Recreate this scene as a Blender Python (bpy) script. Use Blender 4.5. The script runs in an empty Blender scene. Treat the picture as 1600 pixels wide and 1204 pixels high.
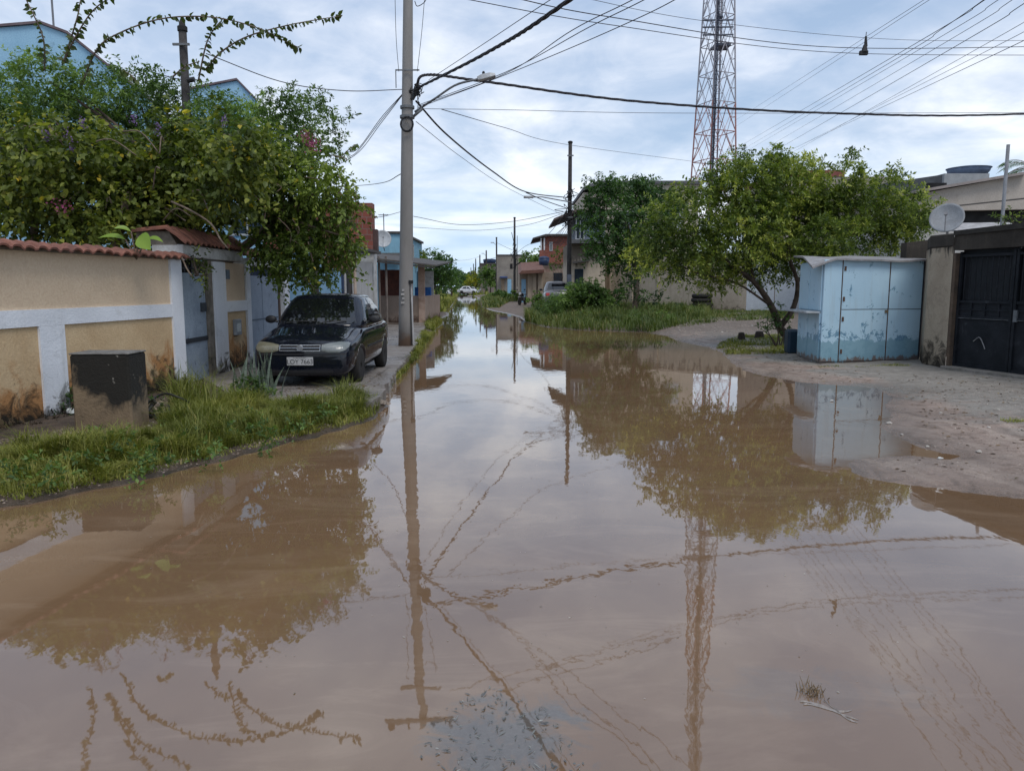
import bpy, bmesh, math, random
import numpy as np
from mathutils import Vector, Matrix
from mathutils.bvhtree import BVHTree

random.seed(7)
RNG = np.random.default_rng(11)
SC = bpy.context.scene
COL = SC.collection
R = math.radians

# ------------------------------------------------------------------ camera
F_, CX, CY, HZ = 1200.0, 800.0, 602.0, 447.0
CAMH = 1.6
PITCH = math.atan((CY - HZ) / F_)
cd = bpy.data.cameras.new('camera'); cam = bpy.data.objects.new('camera', cd); COL.objects.link(cam)
cam.location = (0, 0, CAMH); cam.rotation_euler = (math.pi / 2 - PITCH, 0, 0)
cd.sensor_fit = 'HORIZONTAL'; cd.sensor_width = 36; cd.lens = 36 * F_ / 1600
cd.clip_start = 0.05; cd.clip_end = 6000
SC.camera = cam

# ------------------------------------------------------------------ world
SUN_EL, SUN_AZ = R(58), R(150)      # azimuth measured clockwise from +Y
w = bpy.data.worlds.new('World'); SC.world = w; w.use_nodes = True
nt = w.node_tree; N = nt.nodes; L = nt.links
for n in list(N): N.remove(n)
def nn(t, **k):
    n = N.new(t)
    for a, b in k.items(): setattr(n, a, b)
    return n
def wmath(op, a, b=None, c=None):
    m = nn('ShaderNodeMath', operation=op)
    for i, v in enumerate((a, b, c)):
        if v is None: continue
        if isinstance(v, (int, float)): m.inputs[i].default_value = v
        else: L.new(v, m.inputs[i])
    return m.outputs[0]
sky = nn('ShaderNodeTexSky', sky_type='NISHITA'); sky.sun_disc = False
sky.sun_elevation = SUN_EL; sky.sun_rotation = SUN_AZ; sky.air_density = 1.2; sky.dust_density = 2
tc = nn('ShaderNodeTexCoord'); sp = nn('ShaderNodeSeparateXYZ'); L.new(tc.outputs['Generated'], sp.inputs[0])
az = wmath('MAXIMUM', sp.outputs[2], 0.0)
den = wmath('ADD', az, 0.22)
u = wmath('DIVIDE', sp.outputs[0], den); v = wmath('DIVIDE', sp.outputs[1], den)
cmb = nn('ShaderNodeCombineXYZ'); L.new(wmath('MULTIPLY', u, 1.15), cmb.inputs[0]); L.new(v, cmb.inputs[1]); cmb.inputs[2].default_value = 3.1
def wnoise(sc, det, ro, dist, off=0.0):
    t = nn('ShaderNodeTexNoise'); t.inputs['Scale'].default_value = sc; t.inputs['Detail'].default_value = det
    t.inputs['Roughness'].default_value = ro; t.inputs['Distortion'].default_value = dist
    mp = nn('ShaderNodeMapping'); mp.inputs['Location'].default_value = (off, off * .7, off)
    L.new(cmb.outputs[0], mp.inputs[0]); L.new(mp.outputs[0], t.inputs[0]); return t.outputs[0]
def wramp(f, stops):
    r = nn('ShaderNodeValToRGB'); e = r.color_ramp.elements
    e[0].position, e[0].color = stops[0][0], (*stops[0][1], 1); e[1].position, e[1].color = stops[-1][0], (*stops[-1][1], 1)
    for p, c in stops[1:-1]:
        x = e.new(p); x.color = (*c, 1)
    L.new(f, r.inputs[0]); return r.outputs[0]
def wmix(f, a, b, mode='MIX'):
    m = nn('ShaderNodeMix', data_type='RGBA', blend_type=mode)
    if isinstance(f, (int, float)): m.inputs[0].default_value = f
    else: L.new(f, m.inputs[0])
    for i, x in ((6, a), (7, b)):
        if isinstance(x, tuple): m.inputs[i].default_value = (*x, 1)
        else: L.new(x, m.inputs[i])
    return m.outputs[2]
n1 = wnoise(1.15, 7, .55, .5, 2.3); n2 = wnoise(3.6, 6, .6, .4, 7.7)
nmix = wmath('ADD', wmath('MULTIPLY', n1, .68), wmath('MULTIPLY', n2, .32))
clouds = wramp(nmix, [(.35, (3.5, 4.6, 6.2)), (.45, (4.6, 5.5, 6.9)), (.53, (6.2, 6.8, 7.8)), (.60, (8.0, 8.3, 8.8)), (.67, (9.6, 9.7, 9.9))])
# long thin bands of cloud and pale blue low above the horizon
cmb2 = nn('ShaderNodeCombineXYZ'); L.new(wmath('MULTIPLY', sp.outputs[0], 1.1), cmb2.inputs[0]); L.new(wmath('MULTIPLY', sp.outputs[2], 11.0), cmb2.inputs[2])
tb = nn('ShaderNodeTexNoise'); tb.inputs['Scale'].default_value = 2.4; tb.inputs['Detail'].default_value = 5; tb.inputs['Distortion'].default_value = .5
L.new(cmb2.outputs[0], tb.inputs[0])
bands = wramp(tb.outputs[0], [(.36, (3.9, 5.6, 7.6)), (.5, (5.7, 7.0, 8.4)), (.60, (9.0, 9.3, 9.7))])
clouds = wmix(1.0, clouds, wramp(az, [(.10, (1.08, 1.08, 1.06)), (.24, (.92, .94, .97)), (.42, (.74, .79, .87))]), 'MULTIPLY')
hf = wramp(az, [(.02, (1, 1, 1)), (.17, (0, 0, 0))])
skyc = wmix(hf, clouds, bands)
skyc = wmix(.06, skyc, sky.outputs[0])
bg = nn('ShaderNodeBackground'); bg.inputs[1].default_value = 0.118
L.new(skyc, bg.inputs[0]); wo = nn('ShaderNodeOutputWorld'); L.new(bg.outputs[0], wo.inputs[0])

# ------------------------------------------------------------------ sun + exposure
sd_ = bpy.data.lights.new('sun', 'SUN'); sd_.energy = 1.5; sd_.angle = R(25); sd_.color = (1, .95, .88)
sun = bpy.data.objects.new('sun', sd_); COL.objects.link(sun)
sv = Vector((math.sin(SUN_AZ) * math.cos(SUN_EL), math.cos(SUN_AZ) * math.cos(SUN_EL), math.sin(SUN_EL)))
sun.rotation_euler = sv.to_track_quat('Z', 'Y').to_euler(); sun.location = (0, 0, 40)
SC.view_settings.view_transform = 'Standard'; SC.view_settings.look = 'None'
SC.view_settings.exposure = 0.18; SC.view_settings.gamma = 1
SC.cycles.max_bounces = 6; SC.cycles.transparent_max_bounces = 8; SC.cycles.use_denoising = True

# ------------------------------------------------------------------ pixel helpers (used to measure the photograph)
SP, CP = math.sin(PITCH), math.cos(PITCH)
def ray(px, py):
    a, b = (px - CX) / F_, (CY - py) / F_
    return (a, CP + b * SP, b * CP - SP)
def gp(px, py, z=0.0):
    d = ray(px, py); t = (z - CAMH) / d[2]; return (d[0] * t, d[1] * t)
def at(px, py, Y):
    d = ray(px, py); t = Y / d[1]; return (d[0] * t, Y, CAMH + d[2] * t)

# ------------------------------------------------------------------ materials
MATS = {}
def new_mat(name):
    m = bpy.data.materials.new(name); m.use_nodes = True
    nt = m.node_tree
    for n in list(nt.nodes): nt.nodes.remove(n)
    return m, NB(nt)
class NB:
    def __init__(s, nt): s.nt = nt
    def n(s, t, **k):
        x = s.nt.nodes.new(t)
        for a, b in k.items(): setattr(x, a, b)
        return x
    def lk(s, a, b): s.nt.links.new(a, b)
    def put(s, sock, v):
        if v is None: return
        if isinstance(v, (int, float)): sock.default_value = v
        elif isinstance(v, tuple): sock.default_value = (*v, 1) if len(sock.default_value) == 4 and len(v) == 3 else v
        else: s.lk(v, sock)
    def math(s, op, a, b=None, clamp=False):
        m = s.n('ShaderNodeMath', operation=op, use_clamp=clamp); s.put(m.inputs[0], a); s.put(m.inputs[1], b); return m.outputs[0]
    def mix(s, f, a, b, mode='MIX'):
        m = s.n('ShaderNodeMix', data_type='RGBA', blend_type=mode); s.put(m.inputs[0], f); s.put(m.inputs[6], a); s.put(m.inputs[7], b); return m.outputs[2]
    def coord(s, kind='Object', scale=None):
        if kind == 'World': o = s.n('ShaderNodeNewGeometry').outputs['Position']
        else: o = s.n('ShaderNodeTexCoord').outputs[kind]
        if scale is not None:
            mp = s.n('ShaderNodeMapping'); s.lk(o, mp.inputs[0]); mp.inputs['Scale'].default_value = scale; o = mp.outputs[0]
        return o
    def noise(s, sc, det=4, ro=.55, dist=0, vec=None):
        t = s.n('ShaderNodeTexNoise'); t.inputs['Scale'].default_value = sc; t.inputs['Detail'].default_value = det
        t.inputs['Roughness'].default_value = ro; t.inputs['Distortion'].default_value = dist
        if vec is not None: s.lk(vec, t.inputs[0])
        return t.outputs[0]
    def ramp(s, f, stops):
        r = s.n('ShaderNodeValToRGB'); e = r.color_ramp.elements
        st = [(p, (c, c, c) if isinstance(c, (int, float)) else c) for p, c in stops]
        e[0].position, e[0].color = st[0][0], (*st[0][1], 1); e[1].position, e[1].color = st[-1][0], (*st[-1][1], 1)
        for p, c in st[1:-1]: x = e.new(p); x.color = (*c, 1)
        s.lk(f, r.inputs[0]); return r.outputs[0]
    def z(s, kind='World'):
        q = s.n('ShaderNodeSeparateXYZ'); s.lk(s.coord(kind), q.inputs[0]); return q.outputs
    def mrange(s, f, a, b, c=0., d=1.):
        m = s.n('ShaderNodeMapRange'); s.put(m.inputs[0], f)
        for i, v_ in enumerate((a, b, c, d)): m.inputs[i + 1].default_value = v_
        return m.outputs[0]
    def out(s, col, rough=.8, bump=None, bstr=.3, bdist=.01, metal=0, spec=.5, coat=0, ior=None, alpha=None, trans=None):
        p = s.n('ShaderNodeBsdfPrincipled'); s.put(p.inputs['Base Color'], col); s.put(p.inputs['Roughness'], rough)
        p.inputs['Metallic'].default_value = metal; p.inputs['Specular IOR Level'].default_value = spec
        p.inputs['Coat Weight'].default_value = coat
        if coat: p.inputs['Coat Roughness'].default_value = .04
        if ior: p.inputs['IOR'].default_value = ior
        if trans is not None: p.inputs['Transmission Weight'].default_value = trans
        if alpha is not None: s.put(p.inputs['Alpha'], alpha)
        if bump is not None:
            b = s.n('ShaderNodeBump'); b.inputs['Strength'].default_value = bstr; b.inputs['Distance'].default_value = bdist
            s.lk(bump, b.inputs['Height']); s.lk(b.outputs[0], p.inputs['Normal'])
        o = s.n('ShaderNodeOutputMaterial'); s.lk(p.outputs[0], o.inputs[0]); return p

def pm(name, c1, c2=None, sc=3., rough=.85, bump=.25, fine=40., metal=0, spec=.4, coat=0, dirt=None, kind='Object', dlo=.52, dhi=.72, dsc=1.7):
    """two-tone weathered surface with optional dirt patches"""
    if name in MATS: return MATS[name]
    m, b = new_mat(name); c2 = c2 or tuple(x * .75 for x in c1)
    co = b.coord(kind)
    a = b.noise(sc, 6, .6, .4, co); f = b.noise(fine, 3, .6, 0, co)
    c = b.mix(b.ramp(a, [(.38, 0.), (.64, 1.)]), c1, c2)
    c = b.mix(.18, c, b.ramp(f, [(.3, 0.15), (.7, .9)]), 'OVERLAY')
    if dirt:
        d = b.noise(dsc, 7, .68, .6, co)
        c = b.mix(b.ramp(d, [(dlo, 0.), (dhi, 1.)]), c, dirt)
    b.out(c, b.mrange(a, .3, .7, rough * .85, min(1, rough * 1.1)), f if bump else None, bump, .01, metal, spec, coat)
    MATS[name] = m; return m

def streaky(name, c1, c2, stain, mould, zlo=0., zhi=.5, orange=None, ozlo=.2, ozhi=1., top=None):
    """painted masonry: mottled paint, vertical run marks, rising damp with an irregular edge"""
    m, b = new_mat(name); co = b.coord('World')
    a = b.noise(1.7, 7, .62, .5, co); f = b.noise(38, 4, .65, 0, co)
    c = b.mix(b.ramp(a, [(.36, 0.), (.66, 1.)]), c1, c2)
    st = b.noise(5.5, 5, .6, 0, b.coord('World', (1, 1, .09)))
    c = b.mix(b.ramp(st, [(.56, 0.), (.74, .55)]), c, stain)
    Z = b.z()[2]
    if orange:
        o = b.math('ADD', b.mrange(Z, ozlo, ozhi, 1., 0.), b.mrange(b.noise(2.6, 7, .65, .8, co), .25, .75, -.75, .6))
        c = b.mix(b.ramp(o, [(.35, 0.), (.75, .85)]), c, orange)
    if mould:
        d = b.math('ADD', b.mrange(Z, zlo, zhi, 1., 0.), b.mrange(b.noise(4.5, 8, .72, .7, co), .25, .75, -.7, .5))
        c = b.mix(b.ramp(d, [(.36, 0.), (.50, .55), (.80, 1.)]), c, mould)
    if top:
        d = b.math('ADD', b.mrange(Z, top[0], top[1], 0., 1.), b.mrange(b.noise(3.5, 8, .7, .7, b.coord('World', (1, 1, .35))), .25, .75, -.6, .6))
        c = b.mix(b.ramp(d, [(.4, 0.), (.7, 1.)]), c, top[2])
    dn = b.n('ShaderNodeVectorMath', operation='ADD'); nz = b.n('ShaderNodeTexNoise'); nz.inputs['Scale'].default_value = 2.2; nz.inputs['Detail'].default_value = 7; b.lk(co, nz.inputs[0]); b.lk(co, dn.inputs[0]); b.lk(nz.outputs[1], dn.inputs[1])
    vo = b.n('ShaderNodeTexVoronoi', feature='DISTANCE_TO_EDGE'); vo.inputs['Scale'].default_value = .62; b.lk(dn.outputs[0], vo.inputs[0])
    ck = b.math('MULTIPLY', b.ramp(vo.outputs[0], [(.0, 1.), (.006, 0.)]), b.ramp(b.noise(1.1, 3, .5, 0, co), [(.46, 0.), (.56, 1.)]))
    c = b.mix(b.math('MULTIPLY', ck, .6), c, stain); pt = b.noise(.9, 4, .75, 2.5, co)
    c = b.mix(b.ramp(pt, [(.60, 0.), (.612, .22)]), c, stain)
    c = b.mix(.16, c, b.ramp(f, [(.3, .15), (.7, .9)]), 'OVERLAY')
    b.out(c, .88, b.math('ADD', f, b.math('MULTIPLY', a, 2.)), .5, .012, 0, .25)
    MATS[name] = m; return m

# ------------------------------------------------------------------ object helpers
def tag(o, label=None, cat=None, group=None, kind=None):
    if label: o['label'] = label
    if cat: o['category'] = cat
    if group: o['group'] = group
    if kind: o['kind'] = kind
    return o
def thing(name, label, cat, loc=(0, 0, 0), group=None):
    o = bpy.data.objects.new(name, None); COL.objects.link(o); o.location = loc; o.empty_display_size = .1
    return tag(o, label, cat, group)
def chain_loc(o):
    v = Vector((0, 0, 0))
    while o is not None: v += o.location; o = o.parent
    return v
def link_mesh(name, me, mat, parent=None, smooth=False, origin=True):
    if mat is not None: me.materials.append(mat)
    n = len(me.vertices); co = np.empty(n * 3, np.float32); me.vertices.foreach_get('co', co); co = co.reshape(-1, 3)
    o = bpy.data.objects.new(name, me); COL.objects.link(o)
    if parent is not None:
        co -= np.array(chain_loc(parent), np.float32); o.parent = parent
    elif origin:
        c = np.array([(co[:, 0].min() + co[:, 0].max()) / 2, (co[:, 1].min() + co[:, 1].max()) / 2, co[:, 2].min()], np.float32)
        co -= c; o.location = [float(q) for q in c]
    me.vertices.foreach_set('co', co.ravel())
    if smooth: me.polygons.foreach_set('use_smooth', [True] * len(me.polygons))
    me.update(); return o
def fast(name, V, Fc, mat, parent=None, smooth=False, tint=None, origin=True):
    """V (n,3); Fc (m,k) faces of one size; tint per face"""
    V = np.asarray(V, np.float32).reshape(-1, 3); Fc = np.asarray(Fc, np.int32); m_, k = Fc.shape
    me = bpy.data.meshes.new(name); me.vertices.add(len(V)); me.vertices.foreach_set('co', V.ravel())
    me.loops.add(m_ * k); me.loops.foreach_set('vertex_index', Fc.ravel())
    me.polygons.add(m_); me.polygons.foreach_set('loop_start', np.arange(0, m_ * k, k, dtype=np.int32))
    me.polygons.foreach_set('loop_total', np.full(m_, k, np.int32)); me.update(calc_edges=True)
    if tint is not None:
        a = me.attributes.new('tint', 'FLOAT', 'FACE'); a.data.foreach_set('value', np.asarray(tint, np.float32))
    return link_mesh(name, me, mat, parent, smooth, origin)

class MB:
    def __init__(s): s.v = []; s.f = []
    def add(s, vs, fs):
        k = len(s.v); s.v += [tuple(q) for q in vs]; s.f += [tuple(i + k for i in f) for f in fs]; return s
    def box(s, x0, x1, y0, y1, z0, z1):
        return s.add([(x0, y0, z0), (x1, y0, z0), (x1, y1, z0), (x0, y1, z0), (x0, y0, z1), (x1, y0, z1), (x1, y1, z1), (x0, y1, z1)],
                     [(0, 3, 2, 1), (4, 5, 6, 7), (0, 1, 5, 4), (1, 2, 6, 5), (2, 3, 7, 6), (3, 0, 4, 7)])
    def slab(s, p0, p1, th, z0, z1, off=0., z0b=None, z1b=None):
        """vertical wall piece from p0 to p1; thickness goes to the left of p0->p1 for th>0"""
        d = Vector((p1[0] - p0[0], p1[1] - p0[1])); d.normalize(); n = Vector((-d.y, d.x))
        a = Vector(p0[:2]) + n * off; b = Vector(p1[:2]) + n * off; c = b + n * th; e = a + n * th
        z0b = z0 if z0b is None else z0b; z1b = z1 if z1b is None else z1b
        return s.add([(a.x, a.y, z0), (b.x, b.y, z0b), (c.x, c.y, z0b), (e.x, e.y, z0), (a.x, a.y, z1), (b.x, b.y, z1b), (c.x, c.y, z1b), (e.x, e.y, z1)],
                     [(0, 3, 2, 1), (4, 5, 6, 7), (0, 1, 5, 4), (1, 2, 6, 5), (2, 3, 7, 6), (3, 0, 4, 7)])
    def prism(s, poly, z0, z1):
        n = len(poly); vs = [(p[0], p[1], z0) for p in poly] + [(p[0], p[1], z1) for p in poly]
        return s.add(vs, [tuple(range(n))[::-1], tuple(range(n, 2 * n))] + [(i, (i + 1) % n, n + (i + 1) % n, n + i) for i in range(n)])
    def extr(s, pts, dv):
        n = len(pts); vs = [tuple(p) for p in pts] + [tuple(Vector(p) + Vector(dv)) for p in pts]
        return s.add(vs, [tuple(range(n)), tuple(range(n, 2 * n))[::-1]] + [(i, n + i, n + (i + 1) % n, (i + 1) % n) for i in range(n)])
    def tube(s, pts, rad, n=8, cap=True):
        pts = [Vector(p) for p in pts]; m = len(pts)
        if isinstance(rad, (int, float)): rad = [rad] * m
        base = len(s.v); up = None
        for i, p in enumerate(pts):
            t = (pts[min(i + 1, m - 1)] - pts[max(i - 1, 0)])
            t = t.normalized() if t.length > 1e-9 else Vector((0, 0, 1))
            if up is None:
                up = Vector((0, 0, 1)) if abs(t.z) < .9 else Vector((1, 0, 0))
            a = t.cross(up); a.normalize(); up = a.cross(t); up.normalize()
            for k in range(n):
                g = 2 * math.pi * k / n; q = p + (a * math.cos(g) + up * math.sin(g)) * rad[i]; s.v.append(tuple(q))
        for i in range(m - 1):
            for k in range(n):
                k2 = (k + 1) % n; s.f.append((base + i * n + k, base + i * n + k2, base + (i + 1) * n + k2, base + (i + 1) * n + k))
        if cap:
            s.f.append(tuple(base + k for k in range(n))[::-1]); s.f.append(tuple(base + (m - 1) * n + k for k in range(n)))
        return s
    def lathe(s, prof, c, axis='z', n=20):
        """prof: (r, h) pairs revolved about axis through c"""
        base = len(s.v); m = len(prof)
        for r, h in prof:
            for k in range(n):
                g = 2 * math.pi * k / n; x, y = r * math.cos(g), r * math.sin(g)
                s.v.append({'z': (c[0] + x, c[1] + y, c[2] + h), 'x': (c[0] + h, c[1] + x, c[2] + y), 'y': (c[0] + x, c[1] + h, c[2] + y)}[axis])
        for i in range(m - 1):
            for k in range(n):
                k2 = (k + 1) % n; s.f.append((base + i * n + k, base + i * n + k2, base + (i + 1) * n + k2, base + (i + 1) * n + k))
        s.f.append(tuple(base + k for k in range(n))[::-1]); s.f.append(tuple(base + (m - 1) * n + k for k in range(n)))
        return s
    def build(s, name, mat, parent=None, smooth=False, bevel=0, origin=True):
        me = bpy.data.meshes.new(name); me.from_pydata(s.v, [], s.f); me.validate()
        bm = bmesh.new(); bm.from_mesh(me); bmesh.ops.recalc_face_normals(bm, faces=bm.faces)
        if bevel:
            bmesh.ops.bevel(bm, geom=[e for e in bm.edges if len(e.link_faces) == 2 and e.calc_face_angle(0) > .5], offset=bevel, segments=1, affect='EDGES', clamp_overlap=True)
        bm.to_mesh(me); bm.free()
        return link_mesh(name, me, mat, parent, smooth, origin)
def place(root, loc, rz=0, sc=None):
    root.location = loc; root.rotation_euler = (0, 0, rz)
    if sc: root.scale = sc
    return root
def copy_tree(o, parent=None):
    c = o.copy(); COL.objects.link(c); c.parent = parent
    for ch in o.children: copy_tree(ch, c)
    return c
def text_mesh(s, size, depth):
    cu = bpy.data.curves.new('lettering', 'FONT'); cu.body = s; cu.size = size; cu.extrude = depth; cu.align_x = 'CENTER'; cu.align_y = 'CENTER'
    o = bpy.data.objects.new('lettering', cu); COL.objects.link(o)
    dg = bpy.context.evaluated_depsgraph_get(); me = bpy.data.meshes.new_from_object(o.evaluated_get(dg))
    bpy.data.objects.remove(o); bpy.data.curves.remove(cu); return me

# ------------------------------------------------------------------ terrain
WL = [(-40, 1.5), (-12, 3.2), (-6.5, 4.3)] + [gp(*p) for p in [
    (-120, 820), (0, 795), (40, 790), (80, 780), (150, 764), (200, 757), (230, 748), (300, 732), (340, 722), (370, 714), (430, 700), (460, 690), (500, 682),
    (555, 664), (590, 650), (604, 636), (597, 624), (609, 612), (610, 603), (627, 588), (640, 572), (652, 560), (664, 540), (675, 526), (682, 514),
    (694, 505), (690, 498), (702, 492), (698, 485), (706, 479), (711, 470), (714, 463), (716, 457), (721, 451.6)]]
WR = [gp(*p) for p in [(728, 451.6), (731, 456), (736, 460), (742, 463), (750, 467), (757, 473), (752, 479), (766, 485), (792, 490), (812, 496), (822, 503), (850, 511),
    (900, 516), (960, 518), (1005, 519), (1040, 525), (1062, 534), (1108, 543), (1128, 552), (1140, 566), (1165, 580), (1200, 589), (1245, 597), (1290, 601),
    (1330, 603), (1368, 607), (1380, 612), (1397, 622), (1380, 632), (1392, 645), (1397, 652), (1376, 660), (1372, 667), (1390, 679), (1425, 697), (1460, 704),
    (1497, 712), (1480, 717), (1425, 712), (1370, 714), (1337, 718), (1320, 727), (1330, 738), (1375, 751), (1410, 757), (1500, 769), (1600, 779), (1750, 795)]] + [
    (7, 5.4), (12, 5.2), (40, 4), (40, -25), (-40, -25)]
WPOLY = np.array(WL + WR)
def inside(P, poly):
    x, y = P[:, 0], P[:, 1]; r = np.zeros(len(P), bool); n = len(poly)
    for i in range(n):
        x0, y0 = poly[i]; x1, y1 = poly[(i + 1) % n]
        if y0 == y1: continue
        c = ((y0 > y) != (y1 > y)) & (x < (x1 - x0) * (y - y0) / (y1 - y0) + x0); r ^= c
    return r
def sdist(P, poly):
    d = np.full(len(P), 1e9); n = len(poly)
    for i in range(n):
        a = poly[i]; b = poly[(i + 1) % n]; ab = b - a; t = np.clip(((P - a) @ ab) / max(ab @ ab, 1e-9), 0, 1)
        q = P - (a + t[:, None] * ab); d = np.minimum(d, (q ** 2).sum(1))
    d = np.sqrt(d); return np.where(inside(P, poly), -d, d)
def vnoise(P, s, seed=0):
    """cheap smooth value noise"""
    q = P * s + seed * 17.3; i = np.floor(q).astype(int); f = q - i; f = f * f * (3 - 2 * f)
    def h(a, b):
        x = (a * 374761393 + b * 668265263 + seed * 974711) & 0x7fffffff; x = ((x ^ (x >> 13)) * 1274126177) & 0x7fffffff
        return ((x ^ (x >> 16)) & 0xffff) / 65535.
    a, b = i[:, 0], i[:, 1]
    return (h(a, b) * (1 - f[:, 0]) + h(a + 1, b) * f[:, 0]) * (1 - f[:, 1]) + (h(a, b + 1) * (1 - f[:, 0]) + h(a + 1, b + 1) * f[:, 0]) * f[:, 1]
def smooth(a, b, x): t = np.clip((x - a) / (b - a), 0, 1); return t * t * (3 - 2 * t)
def height(P):
    P = np.asarray(P, float).reshape(-1, 2)
    wig = (vnoise(P, 3.1, 1) - .5) * .10 + (vnoise(P, 9, 2) - .5) * .04
    near = 1 - smooth(12, 40, P[:, 1])
    d = sdist(P, WPOLY) + wig * (.3 + .7 * near)
    left = smooth(.6, -.6, P[:, 0] + .065 * P[:, 1] + .2)
    far = smooth(24, 34, P[:, 1])
    amp = .085 * (1 - left) + .13 * left; amp = amp * (1 - far) + .20 * far
    Ls = 1.1 * (1 - left) + .32 * left; Ls = Ls * (1 - far) + .9 * far
    zl = amp * (1 - np.exp(-np.maximum(d, 0) / Ls)) + .045 * smooth(2.5, 7, d)
    zl += ((vnoise(P, 1.3, 3) - .5) * .035 + (vnoise(P, 5, 4) - .5) * .014 + (vnoise(P, 17, 5) - .5) * .006) * smooth(0, .6, d)
    zw = -.22 * (1 - np.exp(-np.maximum(-d, 0) / .7))
    return np.where(d > 0, zl, zw)
def gz(x, y): return float(height([(x, y)])[0])

def axis(segs):
    o = []
    for a, b, s in segs: o += list(np.arange(a, b, s))
    return np.array(o)
xs = np.concatenate([-np.geomspace(1500, 24, 22), axis([(-23.5, -9, .35), (-9, 12, .07), (12, 22, .4)]), np.geomspace(22, 1500, 22)])
ys = np.concatenate([axis([(-40, 2, 3.), (2, 13, .055), (13, 22, .11), (22, 45, .28)]), np.geomspace(45, 2500, 110)])
GX, GY = np.meshgrid(xs, ys); PP = np.stack([GX.ravel(), GY.ravel()], 1); ZZ = height(PP)
nx, ny = len(xs), len(ys); I = np.arange(nx * ny).reshape(ny, nx)
FQ = np.stack([I[:-1, :-1].ravel(), I[:-1, 1:].ravel(), I[1:, 1:].ravel(), I[1:, :-1].ravel()], 1)

m, b = new_mat('wet earth'); co = b.coord('World')
a1 = b.noise(.9, 7, .62, .5, co); a2 = b.noise(6, 6, .65, .3, co); peb = b.n('ShaderNodeTexVoronoi'); peb.inputs['Scale'].default_value = 26; b.lk(co, peb.inputs[0])
fine = b.noise(75, 3, .7, 0, co)
c = b.mix(b.ramp(a1, [(.36, 0.), (.62, 1.)]), (.33, .25, .205), (.235, .185, .155))
c = b.mix(b.ramp(a2, [(.48, 0.), (.66, .8)]), c, (.14, .10, .075))
rt = b.noise(1.3, 6, .6, 1.2, b.coord('World', (1.8, .6, 1))); c = b.mix(b.ramp(rt, [(.52, 0.), (.64, .55)]), c, (.40, .325, .27)); c = b.mix(b.ramp(rt, [(.32, .6), (.44, 0.)]), c, (.12, .088, .066))
X = b.z(); q = b.math('ADD', b.mrange(X[0], 3.9, 7.4, 0., 1.), b.mrange(a1, .3, .7, -.35, .35))
con = b.mix(b.ramp(a2, [(.35, 0.), (.7, 1.)]), (.28, .265, .235), (.16, .148, .13))
c = b.mix(b.ramp(q, [(.42, 0.), (.62, .85)]), c, con)                        # concrete apron towards the gate
fb = b.mrange(b.math('ADD', X[1], b.math('MULTIPLY', a1, 6.)), 24.5, 30., 0., .8)
c = b.mix(fb, c, b.mix(b.ramp(a2, [(.35, 0.), (.65, 1.)]), (.15, .11, .085), (.085, .065, .048)))
lf = b.mrange(b.math('ADD', X[0], b.math('MULTIPLY', X[1], .065)), -1.2, -.4, 1., 0.)
c = b.mix(lf, c, b.mix(b.ramp(a2, [(.4, 0.), (.65, 1.)]), (.10, .072, .052), (.045, .034, .026)))   # dark soil on the left bank
pe = b.ramp(b.noise(2.2, 4, .6, 0, co), [(.5, 0.), (.7, 1.)])
c = b.mix(b.math('MULTIPLY', b.math('MULTIPLY', b.ramp(peb.outputs['Distance'], [(.05, 1.), (.35, 0.)]), pe), .45), c, b.ramp(peb.outputs['Color'], [(.2, (.12, .09, .07)), (.8, (.5, .45, .40))]))
wet = b.ramp(b.math('ADD', X[2], b.mrange(a2, .3, .7, -.012, .012)), [(.008, 1.), (.05, 0.)])
c = b.mix(b.math('MULTIPLY', wet, .55), c, b.mix(1., c, (.62, .56, .50), 'MULTIPLY'))
c = b.mix(.3, c, b.ramp(fine, [(.3, .1), (.7, .9)]), 'OVERLAY')
rg = b.mrange(wet, 0, 1, .8, .25)
b.out(c, rg, b.math('ADD', b.math('ADD', fine, b.math('MULTIPLY', a2, 1.5)), b.math('MULTIPLY', b.ramp(peb.outputs['Distance'], [(.0, 1.), (.4, 0.)]), pe)), .75, .02, 0, .4)
EARTH = m
g = fast('ground', np.stack([PP[:, 0], PP[:, 1], ZZ], 1), FQ, EARTH, smooth=True, origin=False); tag(g, kind='structure', label='wet sandy ground with puddled edges', cat='ground')

# water
m, b = new_mat('muddy water'); co = b.coord('World')
big = b.noise(.55, 4, .55, .8, co)
c = b.mix(b.ramp(big, [(.3, 0.), (.7, 1.)]), (.185, .110, .058), (.155, .096, .056))
# submerged weed beds, seen as blue-grey shapes in the shallow water
X = b.z()
def bed(cx, cy, rx, ry):
    dx = b.math('DIVIDE', b.math('SUBTRACT', X[0], cx), rx); dy = b.math('DIVIDE', b.math('SUBTRACT', X[1], cy), ry)
    r2 = b.math('ADD', b.math('MULTIPLY', dx, dx), b.math('MULTIPLY', dy, dy))
    return b.ramp(b.math('ADD', r2, b.mrange(b.noise(4.5, 8, .7, .9, co), .25, .75, -1.1, 1.1)), [(.2, 1.), (1.3, 0.)])
p1 = gp(790, 1150); p2 = gp(1290, 1080)
bd = b.math('MAXIMUM', bed(p1[0], p1[1], .32, .30), b.math('MULTIPLY', bed(p2[0], p2[1], .50, .22), .30))
weedc = b.mix(b.ramp(b.noise(48, 5, .75, 1.2, co), [(.45, 0.), (.72, 1.)]), (.07, .078, .08), (.115, .125, .125))
sl = b.noise(1.6, 7, .68, 1.2, b.coord('World', (.55, 1.5, 1)))
c = b.mix(b.ramp(sl, [(.50, 0.), (.70, .45)]), c, (.27, .185, .12))
c = b.mix(b.math('MULTIPLY', bd, .7), c, weedc)
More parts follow.
